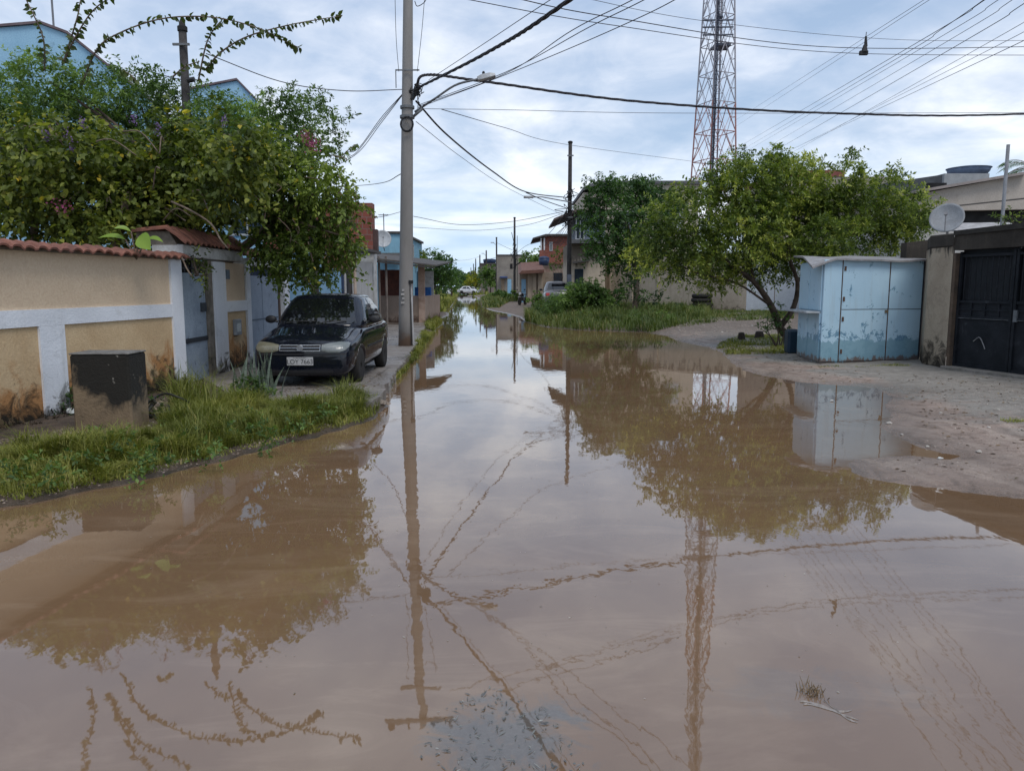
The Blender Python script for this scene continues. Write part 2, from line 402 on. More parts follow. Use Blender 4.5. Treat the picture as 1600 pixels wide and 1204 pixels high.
rip = b.noise(5.5, 3, .5, .3, b.coord('World', (1, .55, 1))); rip2 = b.noise(26, 2, .5, .2, b.coord('World', (1, .6, 1)))
calm = b.ramp(b.noise(.35, 3, .5, .5, co), [(.4, .25), (.65, 1.)])
hgt = b.math('MULTIPLY', b.math('ADD', rip, b.math('MULTIPLY', rip2, .045)), calm)
b.out(c, .02, hgt, .5, .0028, 0, .5, ior=1.9)
MATS['water'] = m
MB().add([(-60, -25, 0), (60, -25, 0), (60, 460, 0), (-60, 460, 0)], [(0, 1, 2, 3)]).build('flood_water', m, origin=False)
tag(bpy.data.objects['flood_water'], kind='structure', label='brown flood water covering the street', cat='water')

# ------------------------------------------------------------------ vegetation helpers
def leaf_mat(name, stops, trans=.35, rough=.5):
    m, b = new_mat(name)
    at_ = b.n('ShaderNodeAttribute', attribute_name='tint', attribute_type='GEOMETRY')
    ri = b.n('ShaderNodeNewGeometry').outputs['Random Per Island']
    f = b.math('ADD', b.math('MULTIPLY', at_.outputs['Fac'], .75), b.math('MULTIPLY', ri, .25))
    c = b.ramp(f, stops)
    p = b.n('ShaderNodeBsdfPrincipled'); b.lk(c, p.inputs['Base Color']); p.inputs['Roughness'].default_value = rough; p.inputs['Specular IOR Level'].default_value = .35
    t = b.n('ShaderNodeBsdfTranslucent'); b.lk(b.mix(1., c, (1.25, 1.4, .6), 'MULTIPLY'), t.inputs[0])
    s = b.n('ShaderNodeMixShader'); s.inputs[0].default_value = trans; b.lk(p.outputs[0], s.inputs[1]); b.lk(t.outputs[0], s.inputs[2])
    o = b.n('ShaderNodeOutputMaterial'); b.lk(s.outputs[0], o.inputs[0]); MATS[name] = m; return m
def unit(a): return a / np.maximum(np.linalg.norm(a, axis=-1, keepdims=True), 1e-9)
def leaf_geo(base, ld, nrm, Ln, Wd, broad=False):
    """base (n,3), direction, normal, length (n,), width (n,) -> verts, faces"""
    n = len(base); sd = unit(np.cross(ld, nrm)); up = np.cross(sd, ld); Ln = Ln[:, None]; Wd = Wd[:, None] * .5
    if broad:
        V = np.stack([base, base + ld * Ln * .22 + sd * Wd * .85 + up * Wd * .25, base + ld * Ln * .6 + sd * Wd * .9 + up * Wd * .1, base + ld * Ln - up * Ln * .18,
                      base + ld * Ln * .6 - sd * Wd * .9 + up * Wd * .1, base + ld * Ln * .22 - sd * Wd * .85 + up * Wd * .25], 1)
        k = np.arange(n)[:, None] * 6; Fc = np.concatenate([k + [0, 1, 2, 3], k + [0, 3, 4, 5]], 1).reshape(-1, 4)
        return V.reshape(-1, 3), Fc, 2
    V = np.stack([base, base + ld * Ln * .45 + sd * Wd + up * Wd * .35, base + ld * Ln, base + ld * Ln * .45 - sd * Wd + up * Wd * .35], 1)
    k = np.arange(n)[:, None] * 4; return V.reshape(-1, 3), (k + [0, 1, 2, 3]), 1
def crown(blobs, Ln=.08, Wd=.035, dens=34., per=12, slen=.28, broad=False, droop=.0, rng=None, tintc=None, extra=0., shell=.45):
    """blobs (x,y,z,r): sprigs of leaves spread through uneven clumps"""
    rng = rng or RNG; B = []; A = []; T = []
    for (x, y, z, r) in blobs:
        ns = max(6, int(dens * (r / .5) ** 2)); d = unit(rng.normal(size=(ns, 3)))
        lump = 1 + .40 * np.sin(d @ rng.normal(size=3) * 3 + rng.random() * 6) + .18 * np.sin(d @ rng.normal(size=3) * 6)
        rad = r * (shell + (1 - shell) * rng.random(ns) ** .6) * lump
        o = np.array([x, y, z]) + d * rad[:, None] * [1, 1, .82]
        B.append(o); A.append(unit(d * .7 + rng.normal(size=(ns, 3)) * .5 + [0, 0, .35 - droop]))
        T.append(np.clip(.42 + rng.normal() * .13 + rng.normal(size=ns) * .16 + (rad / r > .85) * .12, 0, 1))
    B = np.concatenate(B); A = np.concatenate(A); T = np.concatenate(T); n = len(B)
    i = np.tile(np.arange(per), n); B = np.repeat(B, per, 0); A = np.repeat(A, per, 0); T = np.repeat(T, per); t = (i + rng.random(len(i))) / per
    sl = slen * np.repeat(.6 + .8 * rng.random(n), per); pos = B + A * (t * sl)[:, None] - np.array([0, 0, 1]) * (t * t * sl * .35)[:, None]
    perp = unit(np.cross(A, rng.normal(size=A.shape))); T = T + .13 * np.sin(pos[:, 0] * 2.9 + 1.3 * np.sin(pos[:, 2] * 2.1)) * np.sin(pos[:, 2] * 3.7 + pos[:, 1] * 1.7 + 2 * np.sin(pos[:, 0] * 1.3)) * (1 if slen < .5 else .6)
    ld = unit(A * .55 + perp + [0, 0, -.15 - droop])
    nr = unit(rng.normal(size=A.shape) * .55 + [0, 0, 1]); s = .65 + .6 * rng.random(len(pos))
    V, Fc, k = leaf_geo(pos, ld, nr, Ln * s, Wd * s, broad); T = np.clip(T + (t > .75) * .10 + rng.normal(size=len(T)) * .05, 0, 1)
    if extra: T = np.where(rng.random(len(T)) < extra, 1., np.minimum(T, .86))
    return V, Fc, np.repeat(T, k)
def merge(parts):
    V = []; Fc = []; T = []; o = 0
    for v, f, t in parts: V.append(v); Fc.append(f + o); T.append(t); o += len(v)
    return np.concatenate(V), np.concatenate(Fc), np.concatenate(T)
def pxb(lst, D, jit=1.2, rng=None):
    rng = rng or RNG; o = []
    for t in lst:
        px, py, r = t[:3]; d = (t[3] if len(t) > 3 else D + (rng.random() - .5) * 2 * jit); o.append((*at(px, py, d), r / F_ * d))
    return o
def curve(pts, n=24):
    """Catmull-Rom through pts"""
    P = [Vector(p) for p in pts]; P = [P[0] * 2 - P[1]] + P + [P[-1] * 2 - P[-2]]; out = []; m = len(P) - 3
    for i in range(n + 1):
        s = i / n * m; k = min(int(s), m - 1); t = s - k; a, b_, c_, d = P[k:k + 4]
        out.append(.5 * ((2 * b_) + (c_ - a) * t + (2 * a - 5 * b_ + 4 * c_ - d) * t * t + (3 * b_ - a - 3 * c_ + d) * t ** 3))
    return out
def limb(mb, a, b_, r0, r1, bend=.12, n=6):
    a, b_ = Vector(a), Vector(b_); L_ = (b_ - a).length; mid = (a + b_) / 2 + Vector((random.uniform(-1, 1), random.uniform(-1, 1), random.uniform(.0, 1))) * L_ * bend
    c = curve([a, mid, b_], n); mb.tube(c, [r0 + (r1 - r0) * i / n for i in range(n + 1)], 7)
def string_leaves(path, step, Ln, Wd, rng, tint=.45, broad=True):
    """leaves set alternately along a stem"""
    P = curve(path, 60); L_ = sum((P[i + 1] - P[i]).length for i in range(60)); n = int(L_ / step); B = []; D = []
    for i in range(n):
        t = i / n * 60; k = int(t); p = P[k].lerp(P[k + 1], t - k); tg = (P[k + 1] - P[k]).normalized()
        for _ in range(2):
            q = Vector(rng.normal(size=3)); q = (tg.cross(q).normalized() * .9 + tg * .35 + Vector((0, 0, -.55))).normalized(); B.append(p); D.append(q)
    B = np.array(B); D = np.array(D); s = .6 + .6 * rng.random(len(B)); nr = unit(rng.normal(size=B.shape) + [0, -.4, .5])
    V, Fc, k = leaf_geo(B, unit(D), nr, Ln * s, Wd * s, broad); return V, Fc, np.repeat(np.clip(tint + rng.normal(size=len(B)) * .12, 0, .86), k)

G_MID_ = [(.0, (.016, .036, .010)), (.35, (.030, .070, .016)), (.65, (.062, .125, .026)), (.9, (.12, .19, .040)), (1., (.17, .22, .05))]
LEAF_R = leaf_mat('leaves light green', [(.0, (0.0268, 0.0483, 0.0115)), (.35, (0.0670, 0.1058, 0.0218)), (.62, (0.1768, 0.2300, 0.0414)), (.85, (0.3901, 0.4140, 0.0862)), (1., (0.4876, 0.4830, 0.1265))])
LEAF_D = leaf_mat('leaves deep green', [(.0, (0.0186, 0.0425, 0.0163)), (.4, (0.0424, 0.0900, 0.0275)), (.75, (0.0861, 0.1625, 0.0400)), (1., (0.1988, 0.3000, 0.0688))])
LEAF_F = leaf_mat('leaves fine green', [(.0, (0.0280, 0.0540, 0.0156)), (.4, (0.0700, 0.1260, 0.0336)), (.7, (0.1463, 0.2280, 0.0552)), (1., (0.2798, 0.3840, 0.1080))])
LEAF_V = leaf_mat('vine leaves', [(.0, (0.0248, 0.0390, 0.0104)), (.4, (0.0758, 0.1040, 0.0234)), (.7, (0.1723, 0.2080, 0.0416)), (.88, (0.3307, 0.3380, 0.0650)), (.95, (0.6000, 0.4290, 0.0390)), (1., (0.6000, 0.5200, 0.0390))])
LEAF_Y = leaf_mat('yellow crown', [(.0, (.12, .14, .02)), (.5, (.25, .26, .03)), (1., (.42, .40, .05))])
BARK = pm('bark', (.085, .062, .045), (.04, .03, .024), 9, .95, .8, 30)
BARKL = pm('bark dry', (.20, .155, .12), (.11, .08, .06), 9, .95, .8, 30)

def tree(name, label, cat, base, fork, blobs, mat, bark=BARK, r0=.14, limbs=10, group=None, extra_limbs=(), **kw):
    t = thing(name, label, cat, base, group)
    mb = MB(); c = curve([base, ((base[0] + fork[0]) / 2 + .1, (base[1] + fork[1]) / 2, (base[2] + fork[2]) / 2), fork], 8)
    mb.tube(c, [r0 * (1.25 if i == 0 else 1 - .35 * i / 8) for i in range(9)], 9)
    for e in extra_limbs: mb.tube(curve(e[0], 12), [e[1] + (e[2] - e[1]) * i / 12 for i in range(13)], 8)
    for bl in sorted(blobs, key=lambda q: -q[3])[:limbs]: limb(mb, fork, bl[:3], r0 * .45, .015)
    mb.build('trunk', bark, t, smooth=True)
    V, Fc, T = crown(blobs, **kw); fast('crown', V, Fc, mat, t, tint=T); return t

# grass
def grass_mat(name, stops, trans=.3): return leaf_mat(name, stops, trans, .55)
GR2 = grass_mat('bank grass', [(.0, (.030, .052, .012)), (.4, (.075, .110, .024)), (.72, (.14, .17, .040)), (.9, (.24, .20, .07)), (1., (.30, .22, .11))])
GR1 = grass_mat('grass', [(.0, (.045, .060, .013)), (.35, (.125, .148, .026)), (.7, (.245, .250, .050)), (.9, (.37, .33, .09)), (1., (.42, .34, .16))])
def scatter(poly, n, rng):
    P = np.array(poly); lo, hi = P.min(0), P.max(0); o = np.zeros((0, 2))
    while len(o) < n:
        q = lo + rng.random((n * 2, 2)) * (hi - lo); o = np.concatenate([o, q[inside(q, P)]])
    return o[:n]
def grass(name, label, poly, n, h=.22, wd=.006, mat=GR1, seed=1, clump=2.2, zoff=0., minz=.008, lo=.25):
    rng = np.random.default_rng(seed); P = scatter(poly, n, rng)
    cl = vnoise(P, clump, seed) * .6 + vnoise(P, clump * 3.1, seed + 1) * .4; z = height(P)
    k = (z > minz) & (rng.random(n) < .05 + 1.5 * cl ** 1.3); P, cl, z = P[k], cl[k], z[k] + zoff; n = len(P)
    if n < 3: return None
    H = h * (lo + 1.7 * cl ** 2) * (.35 + 1.1 * rng.random(n) ** 1.3); az = vnoise(P, 4, seed + 9) * 12 + rng.normal(size=n) * 1.1; ln = (.25 + 1.0 * rng.random(n) ** 1.2)
    dx = np.stack([np.cos(az), np.sin(az), np.zeros(n)], 1); sd = np.stack([-np.sin(az), np.cos(az), np.zeros(n)], 1) * (wd * (.6 + .8 * rng.random(n)))[:, None]
    b0 = np.stack([P[:, 0], P[:, 1], z - .01], 1); up = np.array([0, 0, 1.])
    m1 = b0 + up * (H * .55)[:, None] + dx * (H * ln * .25)[:, None]; tp = b0 + up * (H * (1 - .35 * ln))[:, None] + dx * (H * ln)[:, None]
    V = np.stack([b0 - sd, b0 + sd, m1 + sd * .8, m1 - sd * .8, tp + sd * .15, tp - sd * .15], 1).reshape(-1, 3); q = np.arange(n)[:, None] * 6
    Fc = np.concatenate([q + [0, 1, 2, 3], q + [3, 2, 4, 5]], 1).reshape(-1, 4); T = np.clip(.25 + .55 * vnoise(P, 1.1, seed + 4) + rng.normal(size=n) * .14, 0, .9)
    T = np.where(rng.random(n) < .05, 1., T)
    o = fast(name, V, Fc, mat, tint=np.repeat(T, 2)); tag(o, label, 'grass', kind='stuff'); return o
#PART2
# ================================================================== LEFT SIDE STRUCTURES
CREAM = streaky('cream plaster', (.62, .48, .34), (.57, .44, .31), (.53, .40, .28), None)
OCHRE = streaky('ochre plaster', (.58, .43, .26), (.50, .35, .20), (.48, .33, .18), (.025, .020, .014), .10, .85, (.36, .165, .055), .25, 1.05)
WHITE = streaky('white trim', (.72, .74, .78), (.64, .66, .70), (.45, .45, .44), (.045, .038, .03), .10, .62)
WHITE2 = pm('white lintel', (.55, .55, .54), (.40, .39, .37), 4, .9, .4, 40, dirt=(.05, .04, .035), dlo=.60, dhi=.72, dsc=3)
TILE = pm('clay tile', (.23, .095, .065), (.14, .062, .048), 5, .85, .5, 45, dirt=(.09, .05, .035), dlo=.58, dhi=.74, dsc=5)
RAW = pm('raw concrete', (.23, .20, .165), (.12, .105, .085), 4, .95, .6, 40, dirt=(.025, .021, .017), dlo=.56, dhi=.68, dsc=2.4)
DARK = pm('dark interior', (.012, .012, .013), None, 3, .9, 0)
GREYM = pm('grey painted steel', (.235, .285, .36), (.20, .245, .31), 2.5, .5, .12, 30, dirt=(.07, .085, .11), dlo=.62, dhi=.72, dsc=3)
GREYD = pm('worn blue grey steel', (.30, .36, .43), (.22, .27, .33), 3, .5, .15, 30, dirt=(.045, .055, .075), dlo=.60, dhi=.68, dsc=6)
BLUEM = pm('pale blue steel', (.24, .43, .60), (.20, .37, .53), 2.2, .5, .12, 30, dirt=(.12, .22, .32), dlo=.62, dhi=.75, dsc=3)
BLACKM = pm('black line', (.03, .035, .045), None, 3, .6, .1)

WA, WB = (-5.33, 8.0), (-4.9, 11.45)
dW = ((WB[0] - WA[0]) / 3.45)
W0 = (WA[0] - dW * 6, 2.0)
def wl(Y): return (WA[0] + dW * (Y - 8.0), Y)
TOPW = 1.98
t = thing('boundary_wall', 'long cream and ochre garden wall with white trim and red tile coping left of the black car', 'wall', (*wl(8.), 0))
MB().slab(W0, WB, .14, 1.16, TOPW).build('upper_panel', CREAM, t)
MB().slab(W0, WB, .13, -.1, 1.16, -.005).build('lower_panel', OCHRE, t)
MB().slab(W0, WB, .03, 1.16, 1.345, -.028).build('trim_band', WHITE, t)
for y0, y1 in ((11.16, 11.45), (8.52, 8.92), (5.55, 5.95)):
    MB().slab(wl(y0), wl(y1), .035, -.1, 1.158 if y0 < 11 else TOPW, -.031).build('pilaster', WHITE, t)
# scalloped clay coping
def tiles(p0, p1, zr, ze, back, front, name, par, period=.185):
    d = Vector((p1[0] - p0[0], p1[1] - p0[1])); L_ = d.length; d.normalize(); n = Vector((d.y, -d.x))   # n points to the street
    ns = int(L_ / period * 10); V = []; Fq = []; rng = np.random.default_rng(5)
    cols = [(-back, zr - .05), (-.0, zr), (front * .5, (zr + ze) / 2 + .01), (front, ze), (front - .004, ze - .022), (front * .5, (zr + ze) / 2 - .015), (0, zr - .03), (-back, zr - .08)]
    jit = rng.normal(size=ns // 10 + 3) * .007
    for i in range(ns + 1):
        s = i * L_ / ns; ph = (s / period) % 1; k = int(s / period)
        wv = math.sqrt(max(0, 1 - (abs(ph - .5) / .36) ** 2)) * .024 if abs(ph - .5) < .36 else -.008
        for j, (a, z) in enumerate(cols):
            q = Vector(p0) + d * s + n * (a + (jit[k] * 1.5 if 3 <= j <= 4 else 0)); V.append((q.x, q.y, z + wv + jit[k]))
    for i in range(ns):
        for j in range(8):
            j2 = (j + 1) % 8; Fq.append((i * 8 + j, i * 8 + j2, (i + 1) * 8 + j2, (i + 1) * 8 + j))
    mb = MB(); mb.add(V, Fq + [tuple(range(8)), tuple(range(ns * 8, ns * 8 + 8))]); return mb.build(name, TILE, par)
MB().slab(W0, (WB[0], WB[1]), .20, TOPW, TOPW + .035, -.04).build('coping_bed', RAW, t)
tiles(W0, (WB[0] + .02, WB[1] + .05), TOPW + .095, TOPW + .035, .16, .15, 'coping_tiles', t)

# pedestrian gate in its tiled porch
WX = -4.9
t = thing('entrance_gate', 'narrow worn blue grey steel door under a small red tiled lintel in the cream wall', 'gate', (WX, 12.1, .1))
MB().box(WX - .07, WX - .03, 11.47, 12.42, .10, 1.80).build('door_leaf', GREYD, t)
MB().box(WX - .028, WX - .012, 11.48, 12.42, .74, .81).build('door_rail', BLACKM, t)
MB().box(WX - .028, WX + .01, 12.20, 12.36, 1.20, 1.34).build('lock_box', pm('dark lock', (.05, .06, .07)), t)
mb = MB()
for k in range(7): y = 11.6 + k * .13; mb.tube([(WX - .05, y, 1.79), (WX - .05, y, 1.92)], .012, 6)
mb.tube([(WX - .05, 11.5, 1.87), (WX - .05, 12.42, 1.87)], .012, 6); mb.build('top_bars', BLACKM, t)
MB().box(WX - .42, WX - .32, 11.46, 12.66, .1, 2.02).build('porch_shade', DARK, t)  # near-black slab added as the shade seen behind the door bars
mb = MB().box(WX - .12, WX + .012, 12.43, 12.64, -.1, 2.0); mb.build('side_jamb', RAW, t)
MB().box(WX - .02, WX + .035, 12.645, 13.18, -.1, 2.0).build('white_post', WHITE, t)
MB().box(WX - .4, WX + .06, 11.46, 14.0, 2.03, 2.21).build('lintel', WHITE2, t, bevel=.01)
tiles((WX - .14, 11.35), (WX - .14, 14.1), 2.47, 2.24, .5, .30, 'porch_tiles', t)
MB().extr([(WX - .62, 11.46, 2.2), (WX - .02, 11.46, 2.2), (WX - .14, 11.46, 2.40), (WX - .62, 11.46, 2.40)], (0, 2.54, 0)).build('tile_bed', RAW, t)

t = thing('meter_wall', 'short cream and ochre wall panel with meter box between the narrow door and the grey garage gate', 'wall', (WX, 13.7, .1))
MB().box(WX - .14, WX, 13.19, 14.2, 1.16, 2.0).build('upper_panel', CREAM, t)
MB().box(WX - .14, WX - .005, 13.19, 14.2, -.1, 1.16).build('lower_panel', OCHRE, t)
MB().box(WX - .03, WX + .03, 13.19, 14.2, 1.16, 1.345).build('trim_band', WHITE, t)
MB().box(WX - .12, WX + .034, 14.2, 14.42, -.1, 2.0).build('pilaster', WHITE, t)
mb_ = MB().box(WX, WX + .06, 13.5, 13.78, .74, 1.02).build('meter_box', pm('meter grey', (.26, .29, .32), (.2, .22, .25), 8, .6), t, bevel=.008)
MB().box(WX + .06, WX + .066, 13.55, 13.72, .80, .95).build('meter_window', pm('meter glass', (.5, .56, .6), None, 8, .3), mb_)
MB().box(WX, WX + .02, 13.26, 13.42, 1.72, 1.88).build('number_plate', pm('blue grey plate', (.12, .17, .24), None, 20, .5), t)

t = thing('garage_gate', 'grey double leaf steel garage gate with white lintel left of the black car', 'gate', (WX, 15.6, .1))
for y0, y1 in ((14.45, 15.46), (15.49, 16.5)):
    lf_ = MB().box(WX - .14, WX - .10, y0, y1, .10, 1.80).build('gate_leaf', GREYM, t)
    MB().box(WX - .10, WX - .088, y0 + .01, y1 - .01, .94, .965).build('seam', pm('gate seam', (.10, .13, .17)), lf_)
MB().box(WX - .5, WX + .02, 14.43, 17.0, 1.98, 2.12).build('lintel', WHITE2, t, bevel=.01)
MB().box(WX - .10, WX + .02, 16.62, 16.98, -.1, 1.98).build('post', WHITE, t)
MB().box(WX - .13, WX - .08, 16.52, 16.61, -.1, 1.97).build('jamb', pm('brown jamb', (.10, .07, .055)), t)
MB().box(WX - .16, WX - .145, 14.45, 16.5, 1.80, 1.975).build('gap_shade', pm('deep blue gap shade', (.03, .05, .09)), t)  # dark blue sheet fills the gap, its shade put into the colour
tiles((WX - .16, 14.35), (WX - .16, 17.05), 2.30, 2.14, .4, .22, 'lintel_tiles', t)

t = thing('blue_gate', 'wide light blue sheet steel gate behind the black car', 'gate', (WX, 19, .1))
for k in range(4):
    y0 = 17.05 + k * 1.42
    lf_ = MB().box(WX - .14, WX - .10, y0, y0 + 1.38, .10, 2.35).build('gate_leaf', BLUEM, t)
    MB().box(WX - .10, WX - .085, y0 + .01, y0 + 1.37, 1.25, 1.28).build('seam', pm('blue seam', (.05, .09, .14)), lf_)
MB().box(WX - .16, WX - .06, 22.76, 22.92, -.1, 2.5).build('post', pm('dark blue post', (.03, .05, .10)), t)
MB().box(WX - .18, WX - .05, 17.02, 22.92, 2.35, 2.43).build('top_rail', BLUEM, t)

t = thing('white_wall', 'plain white rendered wall with a thin post between the blue gate and the dark porch', 'wall', (WX, 24.5, .1))
MB().box(WX - .2, WX - .04, 22.93, 27.4, -.1, 2.4).build('wall_panel', streaky('white render', (.50, .49, .47), (.42, .41, .40), (.25, .22, .2), (.06, .05, .04), .1, .6), t)
MB().tube([(WX + .12, 23.6, .1), (WX + .12, 23.6, 2.75)], .05, 8).build('post', pm('cream post', (.45, .38, .32), (.30, .12, .06), 2), t)
MB().box(WX - .3, WX + .3, 23.2, 27.4, 2.72, 2.80).build('eaves', pm('dark sheet roof', (.05, .045, .045), (.09, .08, .075), 6, .7), t)

# concrete block by the wall
t0 = gp(167, 672, .14)
t = thing('concrete_block', 'mould blackened concrete block standing in the grass before the cream wall', 'block', (t0[0], t0[1], .1))
m, b = new_mat('mouldy concrete'); co = b.coord('World'); a = b.noise(3, 7, .65, .5, co); f = b.noise(45, 4, .65, 0, co); Z = b.z()[2]
c = b.mix(b.ramp(a, [(.35, 0.), (.65, 1.)]), (.25, .18, .11), (.15, .11, .07))
st = b.math('ADD', b.mrange(Z, .15, .78, 0., 1.), b.mrange(b.noise(2.6, 8, .62, .3, co), .25, .75, -.75, .55))
c = b.mix(b.ramp(st, [(.30, 0.), (.60, 1.)]), c, (.016, .014, .011))
c = b.mix(b.ramp(b.noise(9, 3, .5, 0, co), [(.68, 0.), (.72, .7)]), c, (.32, .30, .26)); b.out(c, .95, b.math('ADD', f, b.math('MULTIPLY', a, 2)), .7, .015)
MOULD = m
bl = math.atan2(t0[0], t0[1]) * -1
mb = MB(); hw = .295
def rotp(x, y, a, c): return (c[0] + x * math.cos(a) - y * math.sin(a), c[1] + x * math.sin(a) + y * math.cos(a))
ang = .02
P4 = [rotp(x, y, ang, (t0[0] - .04, t0[1] + .30)) for x, y in ((-hw, -.30), (hw, -.30), (hw, .10), (-hw, .10))]
mb.prism(P4, -.05, .915); mb.build('block_body', MOULD, t, bevel=.02)
P5 = [rotp(x, y, ang, (t0[0] - .04, t0[1] + .30)) for x, y in ((-hw - .006, -.306), (hw + .006, -.306), (hw + .006, .106), (-hw - .006, .106))]
mb = MB(); mb.prism(P5, .912, .930); mb.build('top_cap', pm('pale cap', (.19, .18, .165), (.09, .085, .08), 7, .95, .5), t, bevel=.012)

# concrete pavement in front of the houses
m, b = new_mat('pavement concrete'); co = b.coord('World'); a = b.noise(1.1, 7, .62, .5, co); a2 = b.noise(7, 6, .65, .3, co); f = b.noise(70, 3, .65, 0, co)
c = b.mix(b.ramp(a, [(.36, 0.), (.64, 1.)]), (.24, .215, .195), (.16, .14, .125)); c = b.mix(b.ramp(a2, [(.5, 0.), (.7, .7)]), c, (.12, .09, .07))
br = b.n('ShaderNodeTexBrick'); br.inputs['Scale'].default_value = 1; br.inputs['Brick Width'].default_value = 2.2; br.inputs['Row Height'].default_value = 1.7; br.inputs['Mortar Size'].default_value = .012
b.lk(co, br.inputs[0]); c = b.mix(b.math('MULTIPLY', br.outputs['Fac'], .85), c, (.05, .045, .04))
vo = b.n('ShaderNodeTexVoronoi', feature='DISTANCE_TO_EDGE'); vo.inputs['Scale'].default_value = .75; dn = b.n('ShaderNodeVectorMath', operation='ADD'); b.lk(co, dn.inputs[0])
nz = b.n('ShaderNodeTexNoise'); nz.inputs['Scale'].default_value = 3; nz.inputs['Detail'].default_value = 5; b.lk(co, nz.inputs[0]); b.lk(nz.outputs[1], dn.inputs[1]); b.lk(dn.outputs[0], vo.inputs[0])
crk = b.ramp(vo.outputs[0], [(.0, 1.), (.018, 0.)]); c = b.mix(b.math('MULTIPLY', crk, .7), c, (.04, .035, .03)); c = b.mix(.3, c, b.ramp(f, [(.3, .1), (.7, .9)]), 'OVERLAY')
wetp = b.ramp(b.noise(.8, 4, .6, .5, co), [(.42, 0.), (.6, 1.)])
b.out(c, b.mrange(wetp, 0, 1, .75, .22), b.math('SUBTRACT', f, b.math('MULTIPLY', crk, 3)), .5, .012); PAVE = m
PZ = .155
edge = [gp(*p, PZ) for p in [(345, 606), (372, 622), (440, 627), (520, 629), (580, 628), (596, 616), (604, 600), (617, 583), (634, 562), (650, 538), (662, 517), (667, 503)]]
poly = [(-5.2, 12.6), *edge, (-3.3, 33), (-5.2, 33)]
# the slab edge is broken and uneven
Pn = []
for i in range(len(poly)):
    a_, b_ = Vector(poly[i]), Vector(poly[(i + 1) % len(poly)]); n_ = max(1, int((b_ - a_).length / .16)) if 0 < i < 12 else 1
    for k in range(n_):
        q = a_.lerp(b_, k / n_); j = .03 if 0 < i < 12 else 0; Pn.append((q.x + random.uniform(-j, j), q.y + random.uniform(-j, j)))
o = MB().prism(Pn, -.05, PZ).build('pavement', PAVE, origin=False); tag(o, 'cracked concrete pavement under the black car', 'pavement', kind='structure')

# ------------------------------------------------------------------ far left houses
BRICK = None
m, b = new_mat('hollow brick'); br = b.n('ShaderNodeTexBrick'); br.inputs['Scale'].default_value = 1; br.inputs['Brick Width'].default_value = .32; br.inputs['Row Height'].default_value = .2; br.inputs['Mortar Size'].default_value = .014
q = b.z(); cv = b.n('ShaderNodeCombineXYZ'); b.lk(b.math('ADD', q[0], q[1]), cv.inputs[0]); b.lk(q[2], cv.inputs[1]); b.lk(cv.outputs[0], br.inputs[0])
br.inputs['Color1'].default_value = (.26, .075, .05, 1); br.inputs['Color2'].default_value = (.19, .055, .04, 1); br.inputs['Mortar'].default_value = (.20, .13, .11, 1)
c = b.mix(b.ramp(b.noise(1.5, 6, .6, .5, b.coord('World')), [(.45, 0.), (.7, .6)]), br.outputs['Color'], (.10, .05, .04)); b.out(c, .9, br.outputs['Fac'], -.4, .01); BRICK = m
CYAN = streaky('light blue plaster', (.235, .43, .54), (.20, .38, .49), (.13, .22, .27), (.06, .09, .10), .1, .9)
CYAN2 = pm('pale blue plaster', (.30, .50, .66), (.25, .44, .60), 1.2, .9, .2, 30, dirt=(.16, .25, .32), dlo=.62, dhi=.8)
SHEET = pm('dark fibre sheet', (.050, .046, .044), (.085, .078, .073), 5, .85, .3)
GLASS = pm('window glass', (.03, .04, .055), None, 3, .12, 0, spec=.8)
FRAME = pm('pale window frame', (.45, .47, .48), None, 3, .6, 0)

def add_window(par, face, c0, c1, z0, z1, plane, frame=FRAME, pane=GLASS):
    """face 'f' lies in plane y=plane (towards -y); 'r' in x=plane towards +x; 'l' towards -x"""
    d = .05; fr = .06
    def bx(mb, a0, a1, e0, e1, n0, n1):
        if face == 'f': mb.box(a0, a1, plane - n1, plane - n0, e0, e1)
        elif face == 'r': mb.box(plane + n0, plane + n1, a0, a1, e0, e1)
        else: mb.box(plane - n1, plane - n0, a0, a1, e0, e1)
    mb = MB(); bx(mb, c0, c1, z1 - fr, z1, .001, d); bx(mb, c0, c1, z0, z0 + fr, .001, d); bx(mb, c0, c0 + fr, z0 + fr, z1 - fr, .001, d); bx(mb, c1 - fr, c1, z0 + fr, z1 - fr, .001, d)
    mid = (c0 + c1) / 2; bx(mb, mid - .025, mid + .025, z0 + fr, z1 - fr, .001, d * .8)
    w_ = mb.build('window', frame, par); mb = MB(); bx(mb, c0 + fr * .8, c1 - fr * .8, z0 + fr * .8, z1 - fr * .8, .002, .02); mb.build('pane', pane, w_); return w_

x0, x1 = at(540, 400, 27)[0], at(583, 400, 27.5)[0]
t = thing('brick_house', 'unfinished red brick upper storey behind the hanging shrub', 'house', (x0, 27.4, 0))
MB().box(x0 - 3, x1, 27.5, 28.0, 2.82, at(583, 317, 27.5)[2]).build('brick_wall', BRICK, t)
MB().box(x0 - 3, x1 - .01, 27.6, 28.3, -.1, 2.82).build('ground_floor_wall', WHITE2, t)
MB().box(x1, x1 + .14, 27.52, 27.9, 2.82, at(590, 358, 27.5)[2]).build('dark_pier', pm('dark pier', (.09, .05, .045)), t)

